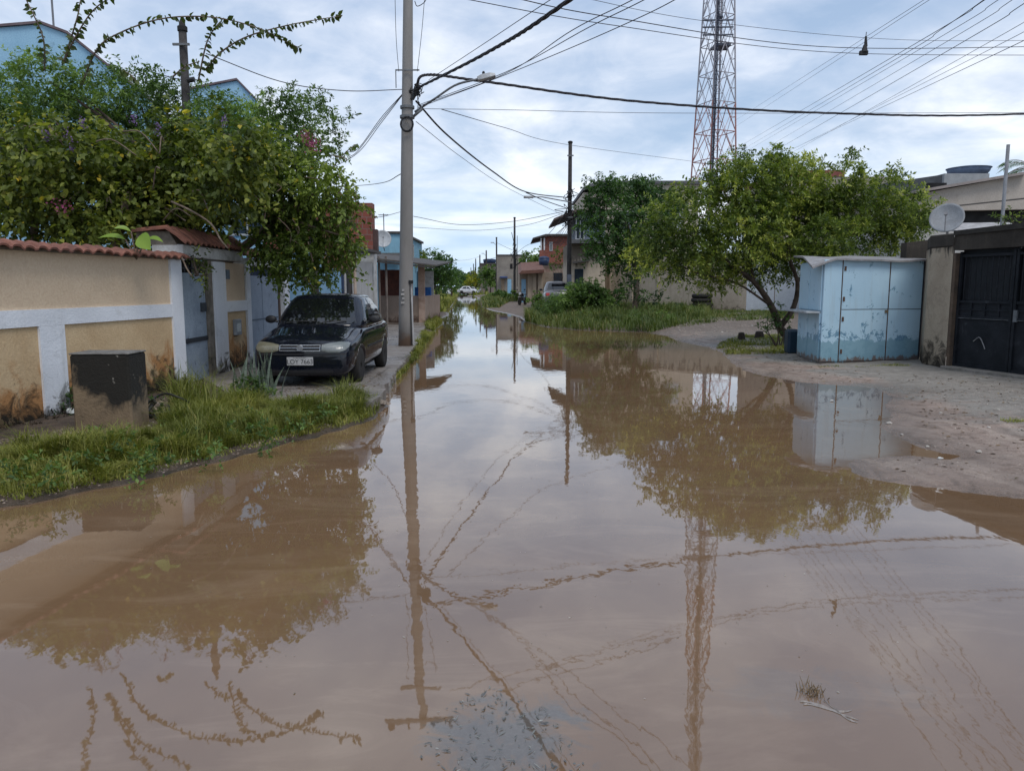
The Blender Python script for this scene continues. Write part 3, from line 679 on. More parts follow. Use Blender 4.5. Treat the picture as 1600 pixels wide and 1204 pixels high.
# porch with low wall and fibre sheet roof
px0, px1 = at(592, 480, 31)[0], at(664, 480, 31)[0]
PORCH = streaky('stained beige render', (.36, .28, .23), (.29, .22, .175), (.20, .14, .11), (.10, .06, .045), .12, .55)
t = thing('porch', 'open porch with dark sheet roof and stained low wall behind the concrete pole', 'porch', ((px0 + px1) / 2, 31, .1))
MB().box(px0, px1 - .25, 31, 31.15, -.1, 1.22).build('low_wall', PORCH, t)
MB().box(px1 - .15, px1, 31.16, 37.5, -.1, 1.2).build('side_wall', PORCH, t)
MB().box(px1 - .25, px1, 30.94, 31.15, -.1, 2.46).build('corner_post', pm('pinkish post', (.42, .31, .25), (.30, .20, .15), 3), t)
for xx in (px0 - .15, px0 + .28, px0 + .55): MB().tube([(xx, 29.6, .12), (xx, 29.6, 2.72)], .045, 8).build('post', pm('grey post', (.20, .17, .15), (.12, .1, .09), 3), t)
MB().extr([(px0 - 1.2, 28.2, 2.78), (px1 + .55, 30.2, 2.42), (px1 + .55, 30.2, 2.36), (px0 - 1.2, 28.2, 2.72)], (0, 7.5, .35)).build('roof', SHEET, t)
MB().extr([(px0 - 1.2, 28.17, 2.70), (px1 + .5, 30.17, 2.34), (px1 + .5, 30.17, 2.28), (px0 - 1.2, 28.17, 2.62)], (0, .05, 0)).build('gutter', pm('dark gutter', (.045, .043, .043)), t)
MB().box(px0 - .4, px0 + .75, 33.5, 33.6, .1, 2.3).build('red_screen', pm('rusty red screen', (.20, .07, .045), (.12, .05, .04), 6), t)
MB().box(px0 + .8, px1 - .9, 37, 37.1, .1, 2.3).build('blue_back_wall', CYAN, t)
MB().box(px1 - .9, px1 - .2, 36.5, 36.6, .1, 2.3).build('pale_back_wall', WHITE2, t)
t = tag(MB().box(px0 + 1.05, px0 + 1.75, 34.2, 34.5, .7, 1.55).build('laundry_sheet', pm('strong blue cloth', (.04, .16, .46), (.03, .11, .34), 7, .9), origin=True), 'strong blue cloth hanging inside the open porch', 'cloth')

hx0, hx1 = at(588, 400, 42)[0], at(626, 400, 42)[0]
zt = at(605, 365, 42)[2]
t = thing('blue_house', 'light blue two storey house with small side windows behind the porch', 'house', (hx0, 42, 0))
MB().box(hx0 - 4, hx1, 42, 52, -.1, zt).build('wall', CYAN, t)
MB().box(hx0 - 4, hx1 + .12, 41.9, 52, zt, zt + .12).build('roof', SHEET, t)
MB().extr([(hx0 + .3, 40.6, 2.9), (hx1 + .1, 40.6, 2.9), (hx1 + .1, 41.99, 3.3), (hx0 + .3, 41.99, 3.3)], (0, 0, .08)).build('awning', SHEET, t)
for y0 in (43.2, 46.2): add_window(t, 'r', y0, y0 + 1.2, 3.1, 4.1, hx1)
add_window(t, 'f', hx0 + .6, hx0 + 1.2, 1.1, 2.2, 42)

def dish(c, r, aim, mat, label, post, group=None):
    """satellite dish at c facing direction aim, with feed arm and mount"""
    t = thing('satellite_dish', label, 'satellite dish', (0, 0, 0), group); a = Vector(aim).normalized(); q = a.to_track_quat('Z', 'Y').to_matrix().to_4x4()
    mb = MB(); pr = []
    for i in range(9): s = i / 8; pr.append((r * s + .001, .30 * r * s * s))
    pr += [(r * (1 - i / 8) + .001, .30 * r * (1 - i / 8) ** 2 - .02) for i in range(9)]
    mb.lathe(pr, (0, 0, 0), 'z', 28); me = mb.build('reflector', mat, t, smooth=True, origin=False); me.data.transform(q)
    mb = MB(); f = q @ Vector((0, 0, .75 * r)); s = q @ Vector((0, -r * .95, .27 * r)); mb.tube([tuple(s), tuple(f)], .012, 6); mb.tube([tuple(f * .93), tuple(f * 1.12)], .035, 10); mb.build('feed_arm', pm('dish arm', (.25, .25, .26)), t)
    mb = MB(); mb.tube([tuple(q @ Vector((0, 0, -.02))), tuple(q @ Vector((0, 0, -.14)))], .04, 8); pz = Vector(post); e = q @ Vector((0, 0, -.14)); mb.tube([tuple(e), (e.x + pz.x, e.y + pz.y, e.z + pz.z)], .025, 8); mb.build('mount', pm('dish arm', (.25, .25, .26)), t)
    t.location = c; return t
DISHM = pm('dish white', (.42, .44, .46), (.32, .33, .34), 3, .55, .1)
dish(at(597, 374, 40.5), .46, (.35, -1, .30), DISHM, 'round white satellite dish on the blue house behind the porch', (0, .9, -.5))
def antenna(c, h, w_, label, n=5, r=.012):
    t = thing('tv_antenna', label, 'antenna', c); x, y, z = c
    MB().tube([(x, y, z), (x, y, z + h)], r * 1.4, 6).build('mast', pm('dull alloy', (.20, .21, .23)), t)
    mb = MB(); mb.tube([(x - w_ / 2, y, z + h * .93), (x + w_ / 2, y, z + h * .93)], r, 6)
    for k in range(n): xx = x - w_ / 2 + k * w_ / (n - 1); mb.tube([(xx, y - .22, z + h * .93), (xx, y + .22, z + h * .93)], r * .7, 5)
    mb.build('elements', pm('dull alloy', (.20, .21, .23)), t); return t
a_ = at(600, 366, 42.5); antenna((a_[0], a_[1], zt + .1), 1.0, .5, 'small television antenna standing on the blue house roof', 5, .02)

# large blue gabled house behind the vines
def gable(name, label, pts, D, depth, mat, wins=(), rmat=SHEET):
    P = [at(px, py, D) for px, py in pts]; xs_ = [p[0] for p in P]; t = thing(name, label, 'house', ((xs_[0] + xs_[-1]) / 2, D, 0))
    poly = [(P[0][0], D, -.1)] + P + [(P[-1][0], D, -.1)]
    kx = P[1][0] / D * 1.15; MB().extr(poly, (kx * depth, depth, 0)).build('wall', mat, t)
    up = [(p[0], D - .07, p[2] + .003) for p in P]; mb = MB()
    for i in range(len(P) - 1):
        a, c_ = up[i], up[i + 1]; mb.extr([a, c_, (c_[0], c_[1], c_[2] + .06), (a[0], a[1], a[2] + .06)], (kx * (depth + .14), depth + .14, 0))
    mb.build('roof', rmat, t)
    for wn in wins: add_window(t, 'f', *wn, D)
    return t
gable('gabled_house', 'large pale blue gabled house rising behind the vines at far left', [(-230, 62), (65, 38), (108, 54), (262, 178)], 20, 9, CYAN2, [(-12.2, -11.0, 1.2, 2.4)], pm('roof edge tile', (.16, .12, .13), None, 5))
gable('gabled_house', 'small pale blue gable right of the dark wooden pole above the foliage', [(285, 143), (371, 126), (402, 158)], 25, 7, CYAN2, [(-9.0, -7.9, 3.2, 4.2)], pm('roof edge tile', (.16, .12, .13), None, 5))
a_ = at(87, 85, 21); antenna((a_[0], a_[1], a_[2] - .3), 2.2, .9, 'thin television antenna beside the pale blue gable at far left', 5, .018)

# ================================================================== RIGHT SIDE STRUCTURES
m, b = new_mat('kiosk paint'); co = b.coord('World'); a = b.noise(1.6, 5, .6, .4, co); f = b.noise(30, 3, .6, 0, co); Z = b.z()[2]
c = b.mix(b.ramp(a, [(.35, 0.), (.65, 1.)]), (.44, .62, .74), (.39, .57, .70))
st = b.noise(8, 4, .6, 0, b.coord('World', (1, 1, .07))); c = b.mix(b.ramp(st, [(.55, 0.), (.75, .5)]), c, (.33, .41, .45))
pk = b.noise(4.2, 10, .78, .4, co); low = b.mrange(Z, .25, 1.0, .13, -.02)
c = b.mix(b.ramp(b.math('ADD', pk, low), [(.588, 0.), (.60, 1.)]), c, (.13, .26, .37))
band = b.math('ADD', b.mrange(Z, .42, .62, 1., 0.), b.mrange(b.noise(3.5, 7, .7, .4, b.coord('World', (1, 1, .6))), .25, .75, -.55, .55))
c = b.mix(b.ramp(band, [(.5, 0.), (.58, .9)]), c, (.19, .34, .42))
ru = b.math('ADD', b.mrange(Z, .1, .34, 1., 0.), b.mrange(b.noise(5, 8, .75, .8, b.coord('World', (1, 1, .5))), .25, .75, -1.0, .5))
c = b.mix(b.ramp(ru, [(.42, 0.), (.6, .85)]), c, (.13, .075, .05))
b.out(c, .55, b.math('ADD', f, b.math('MULTIPLY', pk, 2.)), .25, .01); KIOSK = m
RUST = pm('rust line', (.07, .045, .035), (.12, .07, .05), 20, .9, .3)
K0, K1, K2, K3 = gp(1280, 564, .11), gp(1434, 560, .11), None, gp(1246, 553, .11)
dv = Vector(K1) - Vector(K0); sv_ = Vector(K3) - Vector(K0); K2 = tuple(Vector(K1) + sv_)
zk = at(1300, 403, K0[1])[2]
t = thing('metal_kiosk', 'peeling light blue sheet metal kiosk with a side shelf beside the dark gate', 'kiosk', (*K0, .1))
def lerp2(a, b_, s): return (a[0] + (b_[0] - a[0]) * s, a[1] + (b_[1] - a[1]) * s)
fr = lambda s: lerp2(K0, K1, s)
MB().prism([K0, K1, K2, K3], .05, zk - .06).build('body', KIOSK, t)
pan = [(0.0, .172, .1, zk - .03), (.182, .645, 1.14, zk - .03), (.182, .645, .1, 1.125), (.655, 1., 1.14, zk - .03), (.655, 1., .1, 1.125)]
for k, (s0, s1, z0, z1) in enumerate(pan): MB().slab(fr(s0), fr(s1), -.03, z0, z1, -.0).build('front_panel', KIOSK, t, bevel=.006)
for s in (.177, .65): MB().slab(fr(s - .0025), fr(s + .0025), -.033, .08, zk - .03).build('seam', RUST, t)
MB().slab(fr(.182), fr(1.), -.022, 1.129, 1.136).build('seam', RUST, t)
MB().slab(fr(.985), fr(1.0), -.036, .08, zk - .03).build('edge_strip', BLACKM, t)
for s0, s1 in ((0.02, .48), (.5, .98)):
    a_, b__ = lerp2(K3, K0, s0), lerp2(K3, K0, s1); MB().slab(a_, b__, -.03, 1.12, zk - .1).build('side_panel', KIOSK, t, bevel=.006); MB().slab(a_, b__, -.03, .1, 1.06).build('side_panel', KIOSK, t, bevel=.006)
MB().slab(lerp2(K3, K0, -.04), lerp2(K3, K0, .97), -.28, 1.06, 1.10).build('side_shelf', pm('pale shelf', (.42, .46, .49), (.3, .32, .33), 5), t, bevel=.005)
for s_, z_h in ((.19, 1.9), (.19, 1.3), (.19, .9), (.19, .25)): MB().slab(fr(s_), fr(s_ + .018), -.042, z_h, z_h + .09).build('hinge', RUST, t)
MB().slab(fr(.615), fr(.642), -.05, 1.06, 1.12).build('padlock', pm('old brass', (.20, .16, .10), (.12, .09, .06), 20, .5), t)
# bent roof sheet, folded down at the left corner
A = [lerp2(K0, K1, -.07), lerp2(K0, K1, 1.035)]; n2_ = sv_.normalized()
V = []; Fq = []; nx_, ny_ = 18, 8
for j in range(ny_ + 1):
    for i in range(nx_ + 1):
        s, r_ = i / nx_, j / ny_; p = Vector(A[0]).lerp(Vector(A[1]), s) + (n2_ * (-.14 + (sv_.length + .3) * r_))
        z = zk - .02 + .012 * math.sin(s * 7 + r_ * 3) + .13 * r_ - .16 * max(0, 1 - s / .16) * max(0, 1 - r_ / .45) + .008 * math.sin(s * 15) - .03 * max(0, s - .8)
        p.x -= .12 * max(0, 1 - s / .2) * (1 - r_); V.append((p.x, p.y, z))
n_ = len(V); V += [(x, y, z - .035) for x, y, z in V]
for j in range(ny_):
    for i in range(nx_):
        q = j * (nx_ + 1) + i; Fq += [(q, q + 1, q + nx_ + 2, q + nx_ + 1), (n_ + q, n_ + q + nx_ + 1, n_ + q + nx_ + 2, n_ + q + 1)]
for i in range(nx_): Fq.append((i, n_ + i, n_ + i + 1, i + 1)); q = ny_ * (nx_ + 1) + i; Fq.append((q, q + 1, n_ + q + 1, n_ + q))
for j in range(ny_): q = j * (nx_ + 1); Fq.append((q, q + nx_ + 1, n_ + q + nx_ + 1, n_ + q)); q += nx_; Fq.append((q, n_ + q, n_ + q + nx_ + 1, q + nx_ + 1))
MB().add(V, Fq).build('roof_sheet', pm('weathered roof sheet', (.30, .295, .30), (.20, .19, .19), 4, .6, .3, 30, dirt=(.12, .09, .08), dlo=.6, dhi=.75), t)
o = MB().box(K3[0] + .0, K3[0] + .26, K3[1] + .6, K3[1] + .9, .05, .62).build('blue_barrel', pm('barrel blue', (.014, .035, .06), (.01, .025, .045), 5, .5), bevel=.05)
tag(o, 'small dark blue bin tucked between the tree trunk and the kiosk', 'bin')

# dark gate wall
GW = streaky('gate column render', (.37, .31, .235), (.29, .235, .175), (.16, .12, .09), (.03, .024, .018), .05, .85, None, 0, 1, (1.9, 2.6, (.032, .028, .024)))
BLK = streaky('blackened render', (.050, .043, .036), (.030, .026, .022), (.09, .075, .06), None)
GATEM = pm('black gate steel', (.010, .012, .015), (.019, .021, .026), 3, .55, .25, 30, dirt=(.045, .05, .056), dlo=.58, dhi=.74, dsc=3.2, spec=.15)
gc = gp(1441, 566, .12); gd = gp(1477, 572, .12); ge = gp(1600, 588, .12); gdir = (Vector(ge) - Vector(gd)).normalized(); gend = tuple(Vector(gd) + gdir * 4.1)
t = thing('gate_wall', 'blackened concrete wall and beige column framing the dark steel gate at right', 'wall', (*gd, .1))
MB().prism([gc, gd, (gd[0] + .30, gd[1] + .8), (gc[0] + .42, gc[1] + .9)], -.1, 2.32).build('column', GW, t, bevel=.01)
MB().slab(gd, (gd[0] + .13 * 0 + gdir.x * .06, gd[1] + gdir.y * .06), .30, -.1, 2.2, .01).build('reveal', pm('brown reveal', (.11, .075, .05), (.06, .045, .035), 6, .95, .6), t)
MB().slab(gd, gend, .22, 2.25, 2.52, -.0, None, 2.58).build('beam', BLK, t)
MB().slab(gd, gend, .30, 2.52, 2.60, -.03, 2.58, 2.70).build('coping', pm('black coping', (.02, .018, .016), (.04, .036, .03), 6, .95, .5), t)
MB().prism([(gc[0] - .02, gc[1] - .02), (gd[0] - .02, gd[1] - .03), (gd[0] + .34, gd[1] + .83), (gc[0] + .44, gc[1] + .93)], 2.32, 2.56).build('column_head', BLK, t, bevel=.02)
MB().extr([(K1[0] - .2, K1[1] + .35, -.1), (gc[0] + 1.2, K1[1] + .35, -.1), (gc[0] + 1.2, K1[1] + .35, 2.62), (K1[0] - .2, K1[1] + .35, 2.50)], (0, .25, 0)).build('return_wall', BLK, t)  # dark wall, also an added black panel to darken the gap beside the kiosk
MB().box(gend[0] - .0, gend[0] + .4, gend[1] - .45, gend[1] - .01, -.1, 2.7).build('column', GW, t)
t = thing('steel_gate', 'black double leaf steel gate with upper bars in the concrete wall at right', 'gate', (*lerp2(gd, gend, .5), .12))
gl = lambda s: tuple(Vector(gd) + gdir * s)
Lg = [.07, 1.26, 1.28, 4.05]
WEAR = pm('scuffed edge', (.14, .15, .16), (.05, .055, .06), 9, .6)
for k in range(2):
    a0, a1 = Lg[2 * k], Lg[2 * k + 1]
    lf_ = MB().slab(gl(a0), gl(a1), .03, .16, 1.02, .12).slab(gl(a0), gl(a1), .03, 1.06, 1.32, .12).build('gate_leaf', GATEM, t)
    MB().slab(gl(a0), gl(a1), .02, 1.30, 2.262, .16).build('backing_sheet', pm('gate back sheet', (.010, .012, .016), None, 3, .6), lf_)
    mb = MB()
    for z in (.14, 1.02, 1.30, 2.12): mb.slab(gl(a0), gl(a1), .05, z, z + .045, .09)
    for s in (a0, a1 - .05): mb.slab(gl(s), gl(s + .05), .05, .14, 2.22, .085)
    mb.build('gate_frame', GATEM, lf_)
    n_ = int((a1 - a0) / .115); mb = MB()
    for i in range(1, n_): s = a0 + i * (a1 - a0) / n_; p = Vector(gl(s)); nn_ = Vector((-gdir.y, gdir.x)); p += nn_ * .11; mb.tube([(p.x, p.y, 1.34), (p.x, p.y, 2.13)], .011, 6)
    mb.build('upper_bars', GATEM, lf_)
    MB().slab(gl(a0 + .05), gl(a1 - .05), .004, 1.02, 1.028, .084).build('worn_edge', WEAR, lf_)
    mb = MB()
    for q_ in range(1, 4): s = a0 + q_ * (min(a1, 2.6) - a0) / 4; mb.slab(gl(s), gl(s + .03), .02, 1.07, 1.30, .10)
    mb.slab(gl(a0 + .05), gl(a1 - .05), .02, 1.17, 1.195, .10); mb.build('middle_bars', GATEM, lf_)
MB().slab(gl(1.30), gl(1.37), .03, 1.0, 1.2, .08).build('latch', pm('latch steel', (.12, .13, .14), None, 8, .5), t)
p = Vector(gl(.52)) + Vector((-gdir.y, gdir.x)) * .075
MB().tube(curve([(p.x, p.y, .62), (p.x + .03, p.y - .12, .70), (p.x + .06, p.y - .2, .58), (p.x + .07, p.y - .24, .50)], 10), .009, 6).build('handle', pm('pale handle', (.22, .22, .22), None, 8, .4), t)
MB().slab(gl(-.0), gl(4.1), .3, -.05, .135, -.12).build('sill', pm('gate sill', (.22, .20, .18), (.13, .12, .1), 4, .95, .5), t, bevel=.01)

# satellite dish and conduit behind the gate wall
dish(at(1480, 343, 16.4), .33, (-.75, -1, .55), pm('grey dish', (.27, .285, .30), (.20, .21, .225), 3, .6, .2, dirt=(.17, .14, .12), dlo=.6, dhi=.75), 'large grey satellite dish above the blackened gate wall', (.1, .15, -.95))
a_ = at(1567, 332, 21); o = MB().tube([(a_[0], 21, .1), (a_[0], 21, at(1567, 226, 21)[2])], .045, 8).build('service_mast', pm('mast grey', (.20, .21, .23)), smooth=True); tag(o, 'slim grey service mast rising behind the gate wall at far right', 'mast')

# warehouse behind
t = thing('low_warehouse', 'wide beige warehouse with shallow roof and long dark opening behind the gate wall', 'warehouse', (at(1560, 340, 30)[0], 30, 0))
wx0 = at(1436, 310, 30)[0]; wx1 = wx0 + 14
zA = at(1455, 330, 30)[2]; zB = at(1455, 352, 30)[2]; zC = at(1520, 373, 30)[2]
WHB = pm('warehouse beige', (.42, .375, .33), (.37, .33, .29), 1.5, .9, .15, 20, dirt=(.24, .2, .17), dlo=.6, dhi=.8)
MB().extr([(wx0, 30, zA), (wx1, 30, zA + .25), (wx1, 30, zA + 1.9), (at(1600, 272, 30)[0], 30, at(1600, 273, 30)[2]), (wx0, 30, at(1437, 303, 30)[2])], (0, 9, 0)).build('upper_wall', WHB, t)
MB().extr([(wx0, 30.3, zB), (wx1, 30.3, zB + .25), (wx1, 30.3, zA + .25), (wx0, 30.3, zA)], (0, 8, 0)).build('dark_opening', DARK, t)
MB().box(wx0, wx1, 30.02, 39, -.1, zB).build('lower_wall', pm('off white wall', (.43, .42, .40), (.36, .35, .33), 1.5), t)
MB().extr([(wx0 - .3, 29.7, at(1437, 303, 30)[2] + .0), (at(1600, 272, 30)[0], 29.7, at(1600, 273, 30)[2]), (at(1600, 272, 30)[0], 29.7, at(1600, 273, 30)[2] + .1), (wx0 - .3, 29.7, at(1437, 303, 30)[2] + .1)], (0, 9.5, 0)).build('roof', pm('pinkish roof', (.30, .26, .245), (.24, .21, .2), 3), t)
MB().extr([(at(1445, 320, 29)[0], 29, zA - .05), (wx1, 29, at(1600, 262, 29)[2]), (wx1, 29, at(1600, 262, 29)[2] + .05), (at(1445, 320, 29)[0], 29, zA - .0)], (0, .08, 0)).build('fascia_pipe', SHEET, t)
MB().extr([(at(1545, 370, 24)[0], 24, at(1545, 374, 24)[2]), (at(1640, 370, 24)[0], 24, at(1640, 374, 24)[2]), (at(1640, 352, 24)[0], 26, at(1640, 350, 26)[2]), (at(1500, 352, 24)[0], 26, at(1500, 352, 26)[2])], (0, 0, .06)).build('lean_to_roof', pm('pale sheet', (.36, .35, .35), (.25, .24, .24), 5), t)
b0 = at(1422, 300, 42); b1 = at(1544, 300, 42)
t = thing('rooftop_block', 'grey unfinished concrete upper floor with open window bay above the warehouse roof', 'building', ((b0[0] + b1[0]) / 2, 42, 0))
xm = at(1474, 300, 42)[0]
MB().box(xm, b1[0], 42, 47, -.1, at(1500, 271, 42)[2]).build('right_block', pm('light cement', (.30, .31, .32), (.25, .26, .27), 3, .9), t)
MB().extr([(b0[0], 44.8, -.1), (xm, 42.2, -.1), (xm, 42.2, at(1474, 272, 42)[2]), (b0[0], 44.8, at(1422, 283, 44)[2])], (0.0, 3, 0)).build('left_block', pm('dark cement', (.12, .125, .13), (.09, .09, .095), 3, .9), t)
MB().box(xm - .9, xm + .1, 41.9, 42.1, at(1455, 297, 42)[2], at(1455, 286, 42)[2]).build('open_bay', DARK, t)
def water_tank(c, r, h, mat, label, group=None):
    t = thing('water_tank', label, 'water tank', c, group); MB().lathe([(r * .82, 0), (r * .95, h * .4), (r, h * .75)], c, 'z', 20).build('tank', mat, t, smooth=True)
    MB().lathe([(r * 1.04, h * .75), (r * 1.04, h * .80), (r * .6, h * .95), (r * .2, h)], c, 'z', 20).build('lid', mat, t, smooth=True); return t
TANK = pm('tank blue', (.018, .04, .10), (.015, .033, .08), 3, .5, .05)
c_ = at(1513, 271, 44); water_tank((c_[0], 44, c_[2] - .12), 1.1, .5, pm('tank grey blue', (.12, .16, .24)), 'blue grey lid of a water tank on the light cement block')

# red parapet house behind the tree
t = thing('parapet_house', 'beige house with red brick parapet behind the right hand tree', 'house', (at(1270, 300, 50)[0], 50, 0))
MB().box(at(1222, 300, 50)[0], at(1402, 300, 50)[0], 50, 58, -.1, at(1270, 276, 50)[2]).build('wall', pm('grey beige wall', (.33, .29, .25), (.26, .23, .2), 2, .9), t)
MB().box(at(1222, 300, 50)[0] - .05, at(1318, 300, 50)[0], 49.95, 58, at(1270, 276, 50)[2], at(1270, 266, 50)[2]).build('parapet', pm('red parapet', (.24, .085, .07), (.18, .06, .05), 3), t)
add_window(t, 'f', at(1240, 300, 50)[0], at(1270, 300, 50)[0], 3.4, 4.6, 50)
c_ = at(1229, 266, 50); water_tank((c_[0], 50.8, c_[2]), .32, .55, TANK, 'small dark blue water tank on the red brick parapet')

# two storey house behind the dark tree, boundary wall and white gate
HB = streaky('dull beige render', (.46, .41, .34), (.39, .34, .28), (.20, .165, .13), (.08, .06, .05), .1, .9, None, 0, 1, None)
HB2 = streaky('weathered wall', (.50, .42, .33), (.42, .35, .27), (.21, .165, .12), (.10, .08, .06), .1, .7, None, 0, 1, (2.2, 3.9, (.16, .13, .10)))
h0 = at(936, 300, 54); h1 = at(1092, 300, 54); zt = at(1000, 288, 54)[2]
t = thing('two_storey_house', 'tall beige two storey house with flat grey roof behind the dark tree', 'house', ((h0[0] + h1[0]) / 2, 54, 0))
MB().box(h0[0], h1[0], 54, 64, -.1, zt).build('wall', HB, t)
MB().extr([(h0[0] - 1.1, 53.8, at(911, 298, 54)[2]), (h0[0], 53.8, zt), (h1[0] + .3, 53.8, zt), (h1[0] + .3, 53.8, zt + .22), (h0[0] - .1, 53.8, zt + .22), (h0[0] - 1.1, 53.8, at(911, 293, 54)[2])], (0, 10.5, 0)).build('roof', pm('roof slab grey', (.11, .11, .12), (.08, .08, .085), 3), t)
MB().box(h0[0] - 1.05, h0[0], 54.3, 63, -.1, at(911, 300, 54)[2]).build('side_wing', HB, t)
add_window(t, 'f', at(1040, 330, 54)[0], at(1068, 330, 54)[0], at(1, 365, 54)[2], at(1, 330, 54)[2], 54, pane=pm('pale curtain', (.45, .46, .48)))
add_window(t, 'f', at(960, 330, 54)[0], at(990, 330, 54)[0], at(1, 365, 54)[2], at(1, 330, 54)[2], 54)
g0, g1 = at(893, 400, 49), at(936, 400, 49)
t = thing('balcony_house', 'narrow beige house with white framed balcony window and sloping awning right of the wooden pole', 'house', ((g0[0] + g1[0]) / 2, 49, 0))
MB().box(g0[0], g1[0] + .4, 49, 57, -.1, at(900, 377, 49)[2]).build('lower_wall', HB2, t)
MB().box(g0[0] + .35, g1[0] + .4, 49.3, 57, at(900, 377, 49)[2], at(900, 334, 49)[2]).build('upper_wall', pm('blue grey wall', (.20, .24, .29), (.16, .19, .23), 2), t)
MB().extr([(g0[0] - 1.15, 48.4, at(867, 344, 48.4)[2]), (g0[0] + .2, 48.4, at(888, 331, 48.4)[2]), (g1[0] + .4, 48.4, at(930, 331, 48.4)[2]), (g1[0] + .4, 48.4, at(930, 328, 48.4)[2]), (g0[0] + .15, 48.4, at(888, 327, 48.4)[2]), (g0[0] - 1.15, 48.4, at(867, 341, 48.4)[2])], (0, 7, 0)).build('awning_roof', pm('rusty roof', (.13, .095, .085), (.09, .07, .065), 4), t)
add_window(t, 'f', at(900, 360, 49)[0], at(914, 360, 49)[0], at(1, 374, 49)[2], at(1, 340, 49)[2], 49.3, pm('bright frame', (.65, .67, .7)))
MB().box(g0[0] - .2, g0[0] - .14, 48.5, 48.56, at(1, 377, 49)[2], at(1, 334, 49)[2]).build('post', pm('bright frame', (.65, .67, .7)), t)
MB().box(g0[0] - .3, g1[0] + .4, 48.2, 48.99, at(1, 381, 49)[2], at(1, 375, 49)[2]).build('balcony_slab', pm('dark cement', (.12, .125, .13)), t)
MB().box(g0[0] + .2, g0[0] + .75, 48.96, 48.995, .1, at(1, 420, 49)[2]).build('door', GLASS, t)
MB().extr([(g0[0] + .1, 48.3, at(1, 412, 49)[2]), (g0[0] + 1.1, 48.3, at(1, 408, 49)[2]), (g0[0] + 1.1, 48.3, at(1, 405, 49)[2]), (g0[0] + .1, 48.3, at(1, 409, 49)[2])], (0, .68, 0)).build('door_canopy', SHEET, t)

wA = (at(1166, 450, 42)[0], 42); wB = (at(925, 440, 52)[0], 52.)
t = thing('rendered_wall', 'long weathered beige wall with vertical stains behind the grass verge', 'wall', (*lerp2(wA, wB, .5), .1))
MB().slab(wB, wA, .25, -.1, at(940, 398, 52)[2], 0, None, at(1160, 395, 42)[2]).build('wall_panel', HB2, t)
for s in (.02, .14, .3, .48): q0, q1 = lerp2(wB, wA, s), lerp2(wB, wA, s + .012); MB().slab(q0, q1, .09, -.1, 3.4, -.09).build('pier', HB2, t)
wC = (at(1250, 450, 41.5)[0] + 3, 40.6)
t = thing('white_gate', 'plain white metal gate between the weathered wall and the right hand tree', 'gate', (*lerp2(wA, wC, .5), .1))
WGM = pm('white gate steel', (.46, .50, .55), (.41, .45, .5), 2, .5, .1, 20)
for k in range(4):
    q0, q1 = lerp2(wA, wC, k / 4 + .004), lerp2(wA, wC, (k + 1) / 4 - .004); MB().slab(q0, q1, .05, .28, at(1, 408, 42)[2], .0).build('gate_leaf', WGM, t)
MB().slab(wA, wC, .1, .12, .27, -.02).build('bottom_rail', BLACKM, t)

# far right side of the street
VPs = -.065
x_ = lambda px, D: at(px, 447, D)[0]
z_ = lambda py, D: at(800, py, D)[2]
D = 74
t = thing('brick_house', 'unfinished brick upper floor with white balcony posts left of the wooden pole', 'house', (x_(870, D), D, 0))
MB().box(x_(851, D), x_(905, D), D, D + 8, z_(412, D), z_(369, D)).build('upper_wall', BRICK, t)
MB().box(x_(826, D), x_(905, D), D + .3, D + 9, -.1, z_(412, D) - .003).build('lower_wall', pm('patchy pink plaster', (.33, .26, .21), (.24, .16, .13), 1.4, .9, .2, 20, dirt=(.13, .08, .06)), t)
MB().extr([(x_(832, D), D - .5, z_(374, D)), (x_(852, D), D - .5, z_(369, D)), (x_(908, D), D - .5, z_(369, D)), (x_(908, D), D - .5, z_(366, D)), (x_(852, D), D - .5, z_(366, D)), (x_(832, D), D - .5, z_(372, D))], (0, 9, 0)).build('roof', SHEET, t)
for px in (844, 849): MB().box(x_(px, D), x_(px, D) + .13, D - .2, D - .07, z_(400, D), z_(372, D)).build('balcony_post', pm('bright frame', (.65, .67, .7)), t)
MB().box(x_(843, D), x_(851, D), D - .3, D + 1, z_(402, D), z_(391, D)).build('balcony_parapet', BRICK, t)
add_window(t, 'f', x_(858, D), x_(863, D), z_(392, D), z_(378, D), D)
c_ = at(850, 415, 70); water_tank((c_[0], 70, c_[2]), .48, .85, TANK, 'dark blue water tank on the low red roof left of the wooden pole')
D = 66
t = thing('low_house', 'low house with faded clay roof and cream pillars behind the silver car', 'house', (x_(850, D), D, 0))
MB().box(x_(812, D), x_(884, D), D + 1.2, D + 8, -.1, z_(425, D)).build('wall', pm('cream wall far', (.38, .31, .24), (.28, .22, .17), 1.2, .9, .2, 20, dirt=(.17, .12, .09)), t)
MB().extr([(x_(810, D), D, z_(428, D)), (x_(850, D), D, z_(426, D)), (x_(850, D), D, z_(421, D)), (x_(815, D), D, z_(423, D))], (0, 7, .9)).build('roof', pm('faded tile', (.17, .085, .06), (.12, .06, .05), 4), t)
for px, w2 in ((825, .35), (832, .35), (841, .45)): MB().box(x_(px, D), x_(px, D) + w2, D + .9, D + 1.2, -.1, z_(427, D)).build('pillar', pm('cream pillar', (.44, .36, .27), (.36, .29, .22), 2), t)
MB().box(x_(815, D), x_(822, D), D + 1.14, D + 1.199, .1, z_(436, D)).build('blue_door', BLUEM, t)
MB().box(x_(866, D), x_(880, D), D + 1.12, D + 1.198, 1., z_(426, D)).build('window_opening', GLASS, t)
D = 108
t = thing('cement_house', 'bare grey cement block house with dark doorway on the right of the far street', 'house', (x_(800, D), D, 0))
